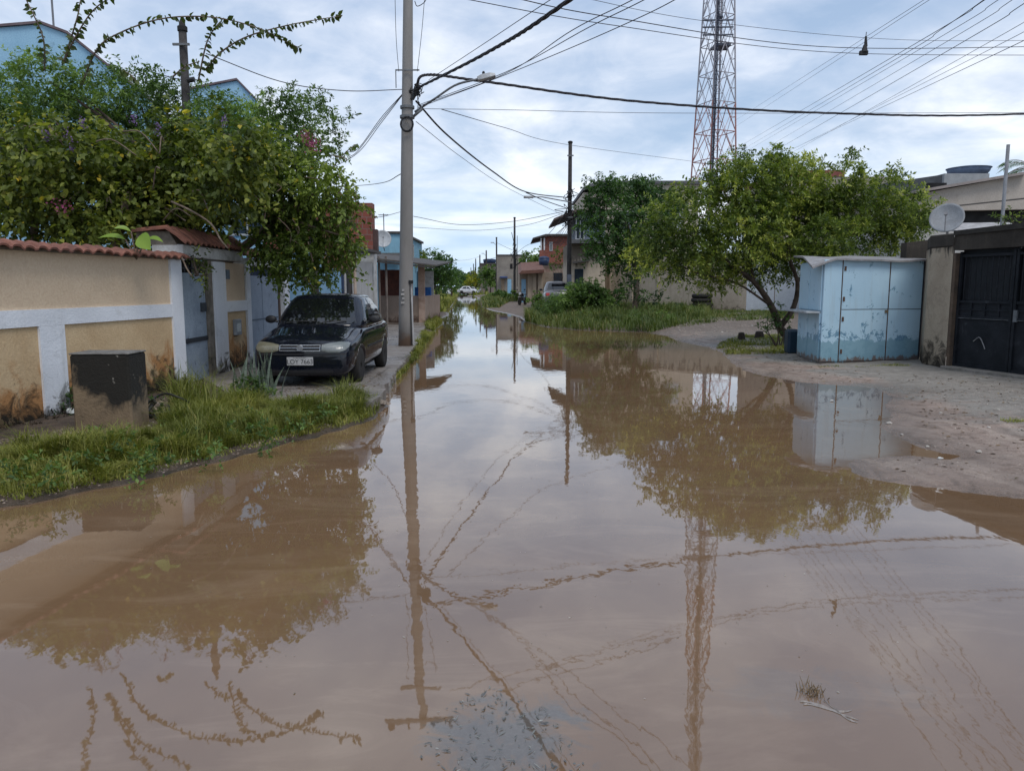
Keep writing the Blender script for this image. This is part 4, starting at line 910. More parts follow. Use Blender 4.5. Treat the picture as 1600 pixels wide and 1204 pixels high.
MB().box(x_(776, D), x_(822, D), D, D + 14, -.1, z_(399, D)).build('wall', pm('bare cement', (.25, .225, .195), (.19, .17, .15), .8, .95, .2, 8), t)
MB().box(x_(776, D) - .1, x_(822, D) + .1, D - .1, D + 14, z_(399, D), z_(397.5, D)).build('roof', SHEET, t)
MB().box(x_(797, D), x_(801, D), D - .03, D + .01, z_(420, D), z_(412, D)).build('window_opening', DARK, t)
MB().box(x_(781, D), x_(793, D), D - 1.2, D - .01, z_(434, D), z_(432, D)).build('blue_awning', pm('awning blue', (.06, .10, .25)), t)
MB().box(x_(783, D), x_(788, D), D - .04, D - .001, .1, z_(437, D)).build('door', pm('tan door', (.30, .22, .15)), t)
MB().box(x_(793, D), x_(799, D), D - .04, D - .001, .1, z_(436, D)).build('blue_door', BLUEM, t)
D = 150
t = thing('far_house', 'distant brownish house with blue rooftop tanks beside the far trees', 'house', (x_(765, D), D, 0))
MB().box(x_(751, D), x_(774, D), D, D + 14, -.1, z_(413, D)).build('wall', pm('far brown wall', (.20, .16, .14), (.14, .12, .11), .5), t)
MB().box(x_(750, D), x_(775, D), D - .4, D + 14, z_(413, D), z_(411, D)).build('roof', SHEET, t)
for px in (762, 768):
    c_ = at(px, 411, D + 2); water_tank((c_[0], D + 2, z_(411, D)), .9, .9, TANK, 'dark blue tank on the flat roof of the distant brownish house', 'tanks on the distant roof')
D = 62
# ================================================================== CONCRETE POLE, WOODEN POLES, TOWER
POLEM = pm('pole concrete', (.235, .225, .215), (.185, .175, .165), 1.3, .9, .35, 40, dirt=(.27, .25, .24), dlo=.55, dhi=.75)
m, b = new_mat('pole concrete stained'); co = b.coord('World'); a = b.noise(2, 6, .6, .3, b.coord('World', (1, 1, .25))); f = b.noise(45, 3, .6, 0, co); Z = b.z()[2]
c = b.mix(b.ramp(a, [(.35, 0.), (.65, 1.)]), (.27, .255, .245), (.205, .195, .185))
d = b.math('ADD', b.mrange(Z, .15, .75, 1., 0.), b.mrange(b.noise(4, 6, .7, .5, co), .25, .75, -.4, .4)); c = b.mix(b.ramp(d, [(.4, 0.), (.75, .8)]), c, (.21, .12, .07))
b.out(c, .9, f, .4, .01); POLEM = m
pb = gp(634, 540, .15); D0 = pb[1]
pt = at(637.5, 0, D0); slope = (pt[0] - pb[0]) / (pt[2] - .15)
PH = 9.9; ptop = (pb[0] + slope * (PH - .15), D0, PH)
def pole_at(z): return (pb[0] + slope * (z - .15), D0, z)
t = thing('utility_pole', 'tall grey concrete utility pole on the pavement beside the black car', 'utility pole', (pb[0], pb[1], .15))
mb = MB(); r0, r1 = .183, .098
mb.tube([pole_at(z) for z in np.linspace(0.0, PH, 12)], list(np.linspace(r0, r1, 12)), 20); mb.build('shaft', POLEM, t, smooth=True)
IRON = pm('galvanised iron', (.16, .17, .185), (.11, .115, .12), 8, .6, .1); BLK2 = pm('black rubber', (.012, .012, .014), (.02, .02, .022), 8, .6, .1)
RT = CAMH + 0
zA_ = at(640, 113, D0)[2]; zB_ = at(640, 168, D0)[2]
pA = pole_at(zA_); pB = pole_at(zB_)
mb = MB().box(pA[0] - .26, pA[0] + .30, D0 - .19, D0 - .17, zA_ - .015, zA_ + .015); mb.box(pA[0] - .26, pA[0] - .24, D0 - .19, D0 - .17, zA_ - .40, zA_ - .02); mb.build('cable_bracket', IRON, t)
mb = MB().lathe([(.165, -.03), (.17, -.03), (.17, .03), (.165, .03)], pB, 'z', 20); mb.lathe([(.168, -.03), (.175, -.03), (.175, .03), (.168, .03)], pole_at(zB_ - .22), 'z', 20); mb.build('band_clamp', IRON, t)
z1 = at(640, 197, D0)[2]; c_ = pole_at(z1); mb = MB(); c_ = (c_[0] + .02, D0 - .22, z1)
for k in range(7):
    rr = .13 + .03 * random.random(); mb.tube([(c_[0] + rr * math.cos(g / 20 * 6.2832), c_[1] + random.uniform(-.02, .02), c_[2] + rr * 1.15 * math.sin(g / 20 * 6.2832)) for g in range(21)], .014, 5)
mb.build('cable_coil', BLK2, t)
zj = at(648, 143, D0)[2]; cj = pole_at(zj); mb = MB(); rr = np.random.default_rng(3)
for k in range(26):
    a_ = rr.normal(size=3) * [.05, .05, .10]; b_ = rr.normal(size=3) * [.07, .06, .13]; o_ = np.array([cj[0] + .24, D0 - .12, zj])
    mb.tube(curve([o_ + a_, o_ + (a_ + b_) * .5 + rr.normal(size=3) * .06, o_ + b_], 6), .011, 5)
mb.tube([(cj[0] + .12, D0 - .1, zj - .2), (cj[0] + .3, D0 - .1, zj + .12)], .05, 8); mb.build('junction_bundle', BLK2, t)
# reinforcing strip and wires at the foot
mb = MB(); w0 = at(648, 440, D0 - .2); mb.tube([(pb[0] + .20, D0 - .10, .18), (pb[0] + .185, D0 - .1, 1.0), (pb[0] + .165, D0 - .09, 1.75)], .022, 6); mb.build('earth_conduit', pm('pale conduit', (.48, .48, .49), None, 4), t)
mb = MB(); mb.tube([(pb[0] + .16, D0 - .15, .18), (pb[0] + .155, D0 - .145, 1.0), (pb[0] + .14, D0 - .13, 1.72)], .010, 5); mb.box(pb[0] + .12, pb[0] + .22, D0 - .17, D0 - .08, 1.66, 1.74); mb.build('earth_wire', BLK2, t)
mb = MB()
for k in range(4): z0_ = 1.18 + k * .10; mb.box(pb[0] - .07 + .03 * (k % 2), pb[0] + .01, D0 - r0 - .004, D0 - .1, z0_, z0_ + .05)
mb.build('faded_stencil', pm('faded stencil', (.42, .41, .40), None, 4), t)
# top hardware above the frame (seen in the reflection)
mb = MB().box(ptop[0] - .9, ptop[0] + .9, D0 - .16, D0 - .08, PH - .35, PH - .25).box(ptop[0] - .5, ptop[0] + .5, D0 - .16, D0 - .08, PH - 1.25, PH - 1.15); mb.build('crossarm', IRON, t)
for dx in (-.8, -.3, .3, .8): MB().lathe([(.03, 0), (.06, .04), (.035, .08), (.06, .12), (.03, .17)], (ptop[0] + dx, D0 - .12, PH - .25), 'z', 10).build('insulator', pm('insulator brown', (.09, .05, .04), None, 8, .3), t)

# street lamp on the pole
la = at(648, 175, D0 - .12); lb = at(712, 133, D0 - .4); lc = at(746, 124, D0 - .5); le = at(770, 118, D0 - .5)
t = thing('street_lamp', 'pale street lamp head on a long arm reaching right from the concrete pole', 'street lamp', la)
mb = MB(); mb.tube(curve([la, tuple((Vector(la) + Vector(lb)) / 2), lb, lc], 14), .026, 8); mb.tube([at(646, 182, D0 - .14), at(660, 170, D0 - .2)], .035, 8); mb.build('arm', IRON, t, smooth=True)
u_ = (Vector(le) - Vector(lc)).normalized(); s_ = u_.cross(Vector((0, 0, 1))).normalized(); n_ = s_.cross(u_).normalized(); V = []
for k, (q, wd, h0, h1) in enumerate(((0, .06, -.03, .05), (.10, .11, -.05, .07), (.30, .13, -.05, .06), (.42, .11, -.04, .02))):
    p = Vector(lc) + u_ * q
    V += [tuple(p + s_ * wd + n_ * h0), tuple(p - s_ * wd + n_ * h0), tuple(p - s_ * wd * .7 + n_ * h1), tuple(p + s_ * wd * .7 + n_ * h1)]
Fq = [(0, 1, 2, 3), (15, 14, 13, 12)]
for k in range(3):
    for j in range(4): Fq.append((k * 4 + j, k * 4 + (j + 1) % 4, k * 4 + 4 + (j + 1) % 4, k * 4 + 4 + j))
MB().add(V, Fq).build('lamp_head', pm('lamp housing', (.40, .41, .42), (.33, .34, .35), 3, .5, .05), t, bevel=.008)
p = Vector(lc) + u_ * .16 + n_ * .07; MB().lathe([(.03, 0), (.035, .04), (.02, .07)], tuple(p), 'z', 10).build('photocell', BLK2, t)

WOOD = pm('weathered dark wood', (.060, .055, .055), (.035, .032, .032), 6, .95, .6, 40)
def wood_pole(px, ptop_, D, r, label, zb=.1, group=None, extras=True, tilt=0, hw=True):
    x0 = at(px, 447, D)[0]; zt = at(px, ptop_, D)[2]; t = thing('utility_pole', label, 'utility pole', (x0, D, zb), group)
    MB().tube([(x0 + tilt * k / 6, D, zb - .2 + (zt - zb + .2) * k / 6) for k in range(7)], [r * (1 - .30 * k / 6) for k in range(7)], 10).build('shaft', WOOD, t, smooth=True)
    if extras: MB().lathe([(r * .9, -.06), (r * .9, .02), (r * .5, .05)], (x0 + tilt, D, zt), 'z', 10).build('cap', pm('tarred cap', (.02, .02, .022)), t)
    return t, x0, zt
t, xw, zw_ = wood_pole(889, 222, 40, .135, 'tall dark wooden pole with tangled cables on the right verge', extras=True)
mb = MB(); rr = np.random.default_rng(8)
for zc, n_ in ((at(1, 305, 40)[2], 14), (at(1, 330, 40)[2], 10), (at(1, 345, 40)[2], 16)):
    for k in range(n_):
        o_ = np.array([xw, 39.85, zc]); mb.tube(curve([o_ + rr.normal(size=3) * [.14, .05, .15], o_ + rr.normal(size=3) * [.25, .08, .22], o_ + rr.normal(size=3) * [.16, .05, .2]], 6), .016, 5)
mb.build('cable_tangle', BLK2, t)
for z in (at(1, 244, 40)[2], at(1, 300, 40)[2], at(1, 340, 40)[2]): MB().box(xw - .16, xw + .16, 39.8, 39.86, z - .03, z + .03).build('bracket', IRON, t)
mb = MB()
for k in range(6):
    a_ = (xw + random.uniform(-.1, .1), 39.8, at(1, 348, 40)[2]); mb.tube(curve([a_, (xw - .3 - .15 * k, 39.6, a_[2] - .9), (xw - .5 - .16 * k, 39.4, a_[2] - 1.2)], 6), .010, 4)
mb.build('hanging_wires', BLK2, t)
MB().box(xw - .10, xw + .12, 39.83, 39.86, 1.6, 2.2).build('faded_sign', pm('dull sign', (.25, .27, .33)), t)
def small_lamp(px, py, D, xpole, label):
    a = (xpole, D, at(px, py + 3, D)[2] - .15); e = at(px, py, D); t = thing('street_lamp', label, 'street lamp', a)
    MB().tube([a, tuple(Vector(a).lerp(Vector(e), .7) + Vector((0, 0, .08))), e], .03, 6).build('arm', IRON, t)
    MB().box(e[0] - .32, e[0] + .18, D - .12, D + .12, e[2] - .05, e[2] + .06).build('lamp_head', pm('lamp housing', (.40, .41, .42)), t, bevel=.02)
small_lamp(828, 308, 39.6, xw, 'street lamp hung out to the left of the tall dark wooden pole')
t2, x2, z2 = wood_pole(804, 340, 83, .15, 'wooden pole with bundled cables, second along the right of the street')
mb = MB()
for k in range(18): o_ = np.array([x2, 82.8, z_(405, 83)]); mb.tube([tuple(o_ + rr.normal(size=3) * [.25, .1, 1.1]), tuple(o_ + rr.normal(size=3) * [.35, .1, 1.2])], .03, 4)
mb.build('cable_tangle', BLK2, t2)
t3, x3, z3 = wood_pole(776, 371, 117, .16, 'wooden pole with a lamp arm, third along the right of the street'); small_lamp(770, 379, 116.6, x3, 'tiny lamp on the third pole along the right of the street')
for px, py, D in ((760, 391, 150), (750, 398, 175), (743.5, 404, 205), (740, 412, 240), (736, 418, 280), (733.5, 424, 330)):
    tt, xx, zz = wood_pole(px, py, D, .19, 'slim distant pole in the row receding along the right of the street', group='distant poles along the street', extras=False)
small_lamp(755, 396, 149.6, at(760, 447, 150)[0], 'tiny lamp on a distant pole beyond the third one')
t, xl, zl_ = wood_pole(306, 44, 15.5, .105, 'thick pointed dark wooden post rising from the vines at left', zb=0)
MB().lathe([(.07, 0), (.05, .12), (.015, .2)], (xl, 15.5, zl_), 'z', 10).build('pointed_tip', WOOD, t)
MB().box(xl - .16, xl + .16, 15.38, 15.42, at(1, 72, 15.5)[2] - .02, at(1, 72, 15.5)[2] + .02).build('bracket', IRON, t)
MB().tube([at(293, 126, 15.3), at(304, 124, 15.3)], .05, 8).build('insulator', BLK2, t)
t, xq, zq = wood_pole(492, 200, 17.5, .10, 'short dark post inside the shrub near the pink flowers', zb=0, extras=False)
t, xq, zq = wood_pole(546, 287, 21.0, .09, 'short weathered post left of the red brick house', zb=0, extras=False)

# lattice communications tower
TD, TX0 = 92., at(1110, 275, 92)[0]
def tw(z):   # half width at height z
    return 2.68 - .0363 * z
TH = 64.; RED = pm('tower red', (.36, .17, .15), (.30, .15, .135), 1, .6, 0); WHT = pm('tower white', (.34, .33, .36), (.29, .28, .31), 1, .6, 0); TG = pm('tower grey', (.10, .115, .15), None, 1, .6, 0)
t = thing('lattice_tower', 'tall red and white lattice communications tower behind the right hand trees', 'tower', (TX0, TD, 0))
rot = R(22)
def cor(k, z):
    a = rot + k * math.pi / 2 + math.pi / 4; r_ = tw(z) * 1.18; lean = .0
    return (TX0 + 0.35 + r_ * math.cos(a) + lean, TD + r_ * math.sin(a), z)
zs = list(np.arange(0, TH + .1, 3.2)); bands = [(0, 9.6, WHT), (9.6, 22.4, RED), (22.4, 35.2, WHT), (35.2, 48, RED), (48, 64, WHT)]
for z0, z1, mt in bands:
    mb = MB()
    for k in range(4): mb.tube([cor(k, z0), cor(k, z1)], .09, 6)
    mb.build('leg_section', mt, t)
    mb = MB()
    for z in zs:
        if z < z0 - .01 or z + 3.2 > z1 + .01: continue
        for k in range(4):
            a, b_, c_, d_ = cor(k, z), cor((k + 1) % 4, z), cor(k, z + 3.2), cor((k + 1) % 4, z + 3.2); mid = tuple((Vector(c_) + Vector(d_)) / 2)
            mb.tube([a, mid], .055, 4); mb.tube([b_, mid], .055, 4); mb.tube([a, b_], .05, 4); mb.tube([c_, tuple((Vector(a) + Vector(b_)) / 2)], .03, 4); mb.tube([d_, tuple((Vector(a) + Vector(b_)) / 2)], .03, 4)
            q1 = Vector(a).lerp(Vector(mid), .5); mb.tube([tuple(q1), tuple(Vector(a).lerp(Vector(c_), .5))], .03, 4); q2 = Vector(b_).lerp(Vector(mid), .5); mb.tube([tuple(q2), tuple(Vector(b_).lerp(Vector(d_), .5))], .03, 4)
    mb.build('bracing', mt, t)
mb = MB()
for dx in (-.9, -.78, -.66): mb.tube([(TX0 + dx, TD - 3.4, 0), (TX0 + dx + .9, TD - 1.5, TH)], .055, 5)
mb.build('feeder_cables', pm('feeder dark', (.02, .025, .045)), t)
mb = MB()
for dx in (.25, .75): mb.tube([(TX0 + dx, TD, 0), (TX0 + dx, TD, TH)], .04, 4)
for z in np.arange(.5, TH, .75): mb.tube([(TX0 + .25, TD, z), (TX0 + .75, TD, z)], .025, 4)
mb.build('ladder', TG, t)
for py in (32, 43, 55): z = at(1120, py, TD)[2]; MB().tube([at(1098, py, TD - 1.5), at(1146, py - .5, TD - 1.5)], .10, 5).build('antenna_arm', TG, t)
MB().lathe([(.05, 0), (.35, .05), (.45, .2), (.35, .5)], at(1124, 30, TD), 'z', 10).build('dish_drum', TG, t)
z = at(1120, 73, TD)[2]; MB().box(TX0 - .2, TX0 + 1.6, TD - 1, TD + 1, z - .15, z + .1).build('platform', TG, t)

# ================================================================== CABLES
CAB = pm('cable black', (.020, .018, .024), (.03, .027, .033), 8, .7, .1)
def cable(pts, r, label, group=None, twist=False, name='overhead_cable', sag=0):
    P = [Vector(at(*p)) if len(p) == 3 else Vector(p[:3]) for p in pts]
    if sag: m_ = (P[0] + P[-1]) / 2; m_.z -= sag; P = [P[0], m_, P[-1]]
    n = 40; C = curve(P, n); mb = MB(); r *= .8
    if twist:
        L_ = sum((C[i + 1] - C[i]).length for i in range(n)); n = int(L_ * 5); C = curve(P, n)
        for ph in (0, 2.09, 4.19):
            Q = []
            for i, c in enumerate(C):
                tg = (C[min(i + 1, n)] - C[max(i - 1, 0)]).normalized(); a = tg.cross(Vector((0, 0, 1))).normalized(); b_ = a.cross(tg)
                g = ph + i * .75; Q.append(c + (a * math.cos(g) + b_ * math.sin(g)) * r * .55)
            mb.tube(Q, r * .62, 5)
    else: mb.tube(C, r, 5)
    o = mb.build(name, CAB, smooth=True); tag(o, label, 'cable', group); return o
# thick bundles from the concrete pole
p0 = at(652, 138, D0 - .1)
cable([p0 + (0,), (*at(760, 83, 13.5), 0), (*at(890, 0, 9.9), 0), (3.2, 3.5, 4.9, 0), (7.5, -6, 6.6, 0)], .034, 'thick twisted black cable climbing from the concrete pole to the upper right', twist=True)
cable([(650, 135, D0 - .1), (668, 117, D0 - .1), (760, 128, 19.6), (1000, 159, 21.5), (1300, 177, 24), (1600, 178, 26.5), (2100, 150, 30)], .038, 'thick black cable sweeping right from the concrete pole across the whole street', twist=True)
cable([(650, 158, D0), (700, 212, 21), (770, 268, 27), (822, 300, 34), (887, 309, 39.9)], .030, 'thick black cable sagging down from the concrete pole to the tall wooden pole')
cable([(822, 301, 34), (850, 313, 37), (887, 326, 39.9)], .026, 'short branch cable ending lower on the tall wooden pole')
cable([(650, 190, D0), (720, 245, 26), (790, 292, 34), (887, 340, 40)], .010, 'thin wire running beside the sagging cable to the tall wooden pole')
for k, e in enumerate(((1010, -2), (985, 2), (1060, -4))):
    cable([(652, 165 + 2 * k, D0), (790, 113 + k * 2, 16), (e[0] - 90, e[1] + 45, 12.5), (e[0] + 40, e[1] - 22, 11), (e[0] + 500, e[1] - 300, 7)], .009, ('middle', 'upper', 'lower')[k] + ' of three thin wires rising right from lamp arm level of the concrete pole', 'thin wires rising from the pole to the upper right')
cable([(670, 125, D0), (760, 66, 15), (860, 0, 12), (1100, -150, 8)], .008, 'very thin wire just above the thick climbing cable')
cable([(652, 170, D0), (800, 172, 19.5), (1080, 177, 21.5), (1700, 176, 25)], .008, 'thin level wire right of the concrete pole just under the lamp')
cable([(690, 171, 19), (790, 200, 28), (886, 226, 40), (1080, 252, 58)], .013, 'thin wire passing the top of the tall wooden pole towards the tower')
cable([(690, -8, 16), (960, 40, 18), (1300, 82, 23), (1700, 87, 26)], .011, 'lower of the long wires crossing the top of the sky')
cable([(780, -8, 15.8), (960, 28, 17.5), (1300, 74, 22.9), (1700, 72, 26)], .013, 'upper dark wire crossing the top of the sky beneath the hanging clamp')
cable([(860, -14, 20), (1100, 33, 24), (1400, 62, 28), (1700, 63, 30)], .009, 'faint highest wire crossing the sky behind the tower')
c_ = at(1352, 74, 23.4); t = thing('cable_clamp', 'dark splice clamp dangling on the two wires high at right', 'cable clamp', c_)
mb = MB(); mb.tube([(c_[0], c_[1], c_[2] + .30), (c_[0] + .01, c_[1], c_[2] + .02)], [.03, .055], 8); mb.tube([(c_[0] - .01, c_[1], c_[2] + .06), (c_[0] - .02, c_[1], c_[2] - .14)], [.05, .10], 8); mb.build('clamp_body', BLK2, t)
MB().box(c_[0] - .16, c_[0] + .08, c_[1] - .05, c_[1] + .05, c_[2] - .22, c_[2] - .10).build('clamp_foot', BLK2, t, bevel=.01); MB().tube([(c_[0], c_[1], c_[2] + .3), (c_[0] + .01, c_[1], c_[2] + .42)], .012, 6).build('clamp_pin', IRON, t)
# fan of wires at upper right
fan = [((1150, 232), (1545, -4)), ((1160, 240), (1566, -4)), ((1172, 246), (1588, -4)), ((1165, 262), (1606, 2)), ((1190, 265), (1640, 8)), ((1225, 240), (1640, 25)), ((1240, 232), (1640, 40)), ((1150, 240), (1480, 40))]
for k, (a, e) in enumerate(fan):
    Da, De = 95, 13; mx, my = (a[0] + e[0]) / 2, (a[1] + e[1]) / 2 + 3; d2 = (e[0] - a[0], e[1] - a[1])
    cable([(a[0], a[1], Da), (mx, my, 24), (e[0], e[1], De), (e[0] + d2[0] * .8, e[1] + d2[1] * .8 - 40, 8)], .007 if k % 3 else .009, ('second', 'third', 'fourth', 'fifth', 'sixth', 'seventh', 'rightmost', 'leftmost')[k] + ' wire of the fan converging behind the right hand tree, counted from the left', 'fan of wires above the right hand tree')
for k, (a, e) in enumerate((((1146, 190), (1425, 12)), ((1146, 200), (1440, 8)))):
    cable([(a[0], a[1], 90), ((a[0] + e[0]) / 2, (a[1] + e[1]) / 2, 34), (e[0], e[1], 22), (e[0] + 300, e[1] - 190, 14)], .008, ('upper', 'lower')[k] + ' of the two faint wires passing right of the tower top', 'faint wires beside the tower')
# left side wires
cable([(322, 84, 15.5), (440, 128, 16.5), (540, 142, 17.5), (628, 140, D0)], .012, 'wire from the pointed wooden post to the concrete pole')
for k, (x, y) in enumerate(((540, 238), (545, 246), (520, 262))):
    cable([(628, 148 + k, D0), (595, 185 + k * 4, 20), (560, 232 + k * 3, 21.5), (x, y, 22)], .011, ('upper', 'middle', 'longest')[k] + ' slack service wire dropping left from the concrete pole into the shrub', 'service wires dropping left of the pole')
cable([(617, -10, D0 - 1), (619, 60, D0 - .5), (623, 112, D0 - .2)], .008, 'thin vertical wire just left of the upper concrete pole')
cable([(664, -10, D0 - .6), (659, 50, D0 - .4), (652, 112, D0 - .2)], .008, 'thin vertical wire just right of the upper concrete pole')
cable([(648, 2, D0), (652, 10, D0), (663, 4, D0), (668, -6, D0)], .012, 'small dark loop of wire at the very top beside the concrete pole')
cable([(626, 272, 19), (600, 285, 25), (560, 290, 32), (500, 293, 38)], .014, 'wire meeting the concrete pole from the left above the brick house')
cable([(626, 331, 40), (600, 338, 36), (585, 339, 32), (560, 336, 29)], .016, 'wire from behind the concrete pole to the brick house wall')
cable([(236, 112, 16), (270, 122, 15.8), (293, 126, 15.5)], .012, 'pale short wire tied to the pointed wooden post')
# street crossing wires in the distance
cable([(646, 338, 38), (720, 351, 44), (800, 346, 46), (884, 330, 40)], .018, 'sagging distant wire crossing the street left of the tall wooden pole')
cable([(646, 355, 55), (740, 360, 55), (820, 352, 48), (884, 332, 40)], .016, 'second sagging distant wire crossing the street towards the wooden pole')
cable([(887, 330, 40), (850, 372, 58), (822, 384, 72), (804, 398, 83)], .020, 'distribution cable from the tall wooden pole to the second pole')
cable([(804, 392, 83), (790, 386, 100), (776, 379, 117)], .025, 'distribution cable from the second pole to the third')
cable([(776, 402, 117), (768, 404, 134), (760, 406, 150)], .03, 'distant cable from the third pole onwards')
cable([(700, 407, 110), (730, 406, 120), (752, 400, 148)], .02, 'distant wire reaching across to the row of far poles')
# ================================================================== VEHICLES
def paint(name, c, rough=.22, c2=None, coat=.6):
    return pm(name, c, c2 or tuple(x * .8 for x in c), 1.5, rough, 0, 60, 0, .5, coat)
TYRE = pm('tyre rubber', (.014, .013, .013), (.022, .02, .018), 8, .85, .3); HUB = pm('dark steel wheel', (.045, .045, .048), (.03, .03, .032), 6, .5, .1)
LENSM = pm('hazed headlight', (.19, .205, .20), (.12, .135, .13), 7, .3, 0, spec=.7, coat=.3); LENSY = pm('yellowed headlight', (.17, .16, .11), (.13, .12, .08), 7, .3, 0, spec=.6, coat=.3)
CHROME = pm('dull chrome', (.42, .43, .44), None, 8, .28, 0, metal=.9); TRIMB = pm('black plastic trim', (.012, .012, .014), (.018, .018, .02), 9, .55, .1)
TINT = pm('dark car glass', (.006, .007, .009), None, 3, .04, 0, spec=.9); RED_L = pm('red tail lamp', (.35, .02, .015), (.25, .015, .01), 9, .25, 0, spec=.6)
CAR_Y = [(.0, .60, .24, .58, .60), (.03, .69, .18, .63, .65), (.11, .755, .155, .70, .715), (.30, .79, .16, .75, .785), (.60, .812, .20, .775, .835), (.95, .82, .20, .86, .915), (1.15, .82, .19, .895, .94),
         (1.9, .825, .19, .915, .95), (2.8, .825, .19, .935, .96), (3.4, .81, .20, .945, .97), (3.75, .785, .24, .925, .965), (4.0, .74, .27, .88, .93), (4.09, .69, .31, .78, .82), (4.12, .62, .38, .70, .72)]
def car(label, cat, body, loc, rz, sc=(1, 1, 1), name='parked_car', detail=False, lens2=None, group=None):
    t = thing(name, label, cat, (0, 0, 0), group)
    ring = []
    for y, w_, zb, ze, zt in CAR_Y:
        zm = (zb + ze) / 2 + .04
        h = [(0, zb), (.6 * w_, zb), (.90 * w_, zb + .02), (.985 * w_, zb + .12), (w_, zm), (w_ * .985, ze - .12), (w_ * .93, ze - .015), (w_ * .60, zt), (0, zt + .018)]
        ring.append([(x, y, z) for x, z in h] + [(-x, y, z) for x, z in h[-2:0:-1]])
    k = len(ring[0]); V = [p for r_ in ring for p in r_]; Fq = [tuple(range(k)), tuple((len(ring) - 1) * k + i for i in range(k))[::-1]]
    for a in range(len(ring) - 1):
        for i in range(k): Fq.append((a * k + i, a * k + (i + 1) % k, (a + 1) * k + (i + 1) % k, (a + 1) * k + i))
    me = bpy.data.meshes.new('shell'); me.from_pydata(V, [], Fq); bm = bmesh.new(); bm.from_mesh(me); bmesh.ops.recalc_face_normals(bm, faces=bm.faces); bm.to_mesh(me); bm.free()
    sh = bpy.data.objects.new('shell', me); COL.objects.link(sh); sb = sh.modifiers.new('s', 'SUBSURF'); sb.levels = sb.render_levels = 2 if detail else 1
    cut = []
    for cx in (-.72, .72):
        for cy in (.78, 3.15):
            c_ = MB().lathe([(.335, -.25), (.335, .25)], (cx, cy, .285), 'x', 28).build('cut', None, origin=False); cut.append(c_)
            bo = sh.modifiers.new('b', 'BOOLEAN'); bo.object = c_; bo.operation = 'DIFFERENCE'; bo.solver = 'EXACT'
    dg = bpy.context.evaluated_depsgraph_get(); me2 = bpy.data.meshes.new_from_object(sh.evaluated_get(dg))
    for o in cut + [sh]: bpy.data.objects.remove(o)
    bvb = BVHTree.FromPolygons([v.co for v in me2.vertices], [tuple(p.vertices) for p in me2.polygons])
    bo_ = link_mesh('body', me2, body, t, smooth=True)
    # greenhouse
    n = 40; V = []; lev = [0, .08, .25, .5, .75, .9, .97, 1.0, 1.0]; zz = [.86, .93, 1.03, 1.16, 1.285, 1.36, 1.395, 1.415, 1.425]
    for s, z in zip(lev, zz):
        last = z == zz[-1]; yf = 1.00 + .78 * s ** 1.05; yr = 3.62 - .66 * s ** 1.1; hw = .785 - .205 * s ** 1.5
        if z > 1.38: q = (z - 1.38) / .045; yf += .22 * q ** 2 ; yr -= .3 * q ** 2; hw -= .14 * q ** 2
        for i in range(n):
            a = 2 * math.pi * i / n; ca, sa = math.cos(a), math.sin(a); e = .38
            V.append((hw * math.copysign(abs(ca) ** e, ca), (yf + yr) / 2 + (yr - yf) / 2 * math.copysign(abs(sa) ** e, sa), z + (.012 * (1 - abs(ca)) if z > 1.3 else 0)))
    m_ = len(lev); Fq = [(a * n + i, a * n + (i + 1) % n, (a + 1) * n + (i + 1) % n, (a + 1) * n + i) for a in range(m_ - 1) for i in range(n)]; Fq += [tuple(range((m_ - 1) * n, m_ * n)), tuple(range(n))[::-1]]
    gh = MB().add(V, Fq); bvg = BVHTree.FromPolygons([Vector(v) for v in V], Fq); gh.build('roof', body, t, smooth=True)
    def patch(name, bot, top, ax, mat, off=.006, bv=bvg, par=None, nu=16, nv=8, bulge=0., th=.012):
        """sheet following the body: bot/top are polylines in the plane seen along ax"""
        def ev(pl, u):
            s = u * (len(pl) - 1); i = min(int(s), len(pl) - 2); f = s - i; return (pl[i][0] + (pl[i + 1][0] - pl[i][0]) * f, pl[i][1] + (pl[i + 1][1] - pl[i][1]) * f)
        O = []; I_ = []
        for j in range(nv + 1):
            for i in range(nu + 1):
                u, v = i / nu, j / nv; b0, t0_ = ev(bot, u), ev(top, u); a, z = b0[0] + (t0_[0] - b0[0]) * v, b0[1] + (t0_[1] - b0[1]) * v
                if ax == '+y': o, d = Vector((a, -3, z)), Vector((0, 1, 0))
                elif ax == '-y': o, d = Vector((a, 8, z)), Vector((0, -1, 0))
                elif ax == '-x': o, d = Vector((3, a, z)), Vector((-1, 0, 0))
                else: o, d = Vector((-3, a, z)), Vector((1, 0, 0))
                h = bv.ray_cast(o, d)
                p = h[0] if h[0] is not None else (O[-1] if O else o + d * 3)
                b_ = bulge * math.sin(math.pi * u) ** .5 * math.sin(math.pi * v) ** .5 if bulge else 0
                O.append(p - d * (off + b_)); I_.append(p + d * th)
        k = len(O); mb = MB(); f = []; W_ = nu + 1
        for j in range(nv):
            for i in range(nu): q = j * W_ + i; f += [(q, q + 1, q + W_ + 1, q + W_), (k + q, k + q + W_, k + q + W_ + 1, k + q + 1)]
        for i in range(nu): f.append((i, k + i, k + i + 1, i + 1)); q = nv * W_ + i; f.append((q, q + 1, k + q + 1, k + q))
        for j in range(nv): q = j * W_; f.append((q, q + W_, k + q + W_, k + q)); q += nu; f.append((q, k + q, k + q + W_, q + W_))
        mb.add([tuple(x) for x in O + I_], f); return mb.build(name, mat, par or t, smooth=False)
    ws = patch('windscreen', [(-.655, .945), (-.33, .935), (0, .93), (.33, .935), (.655, .945)], [(-.50, 1.345), (0, 1.36), (.50, 1.345)], '+y', TINT)
    patch('rear_window', [(-.62, 1.0), (.62, 1.0)], [(-.48, 1.34), (.48, 1.34)], '-y', TINT)
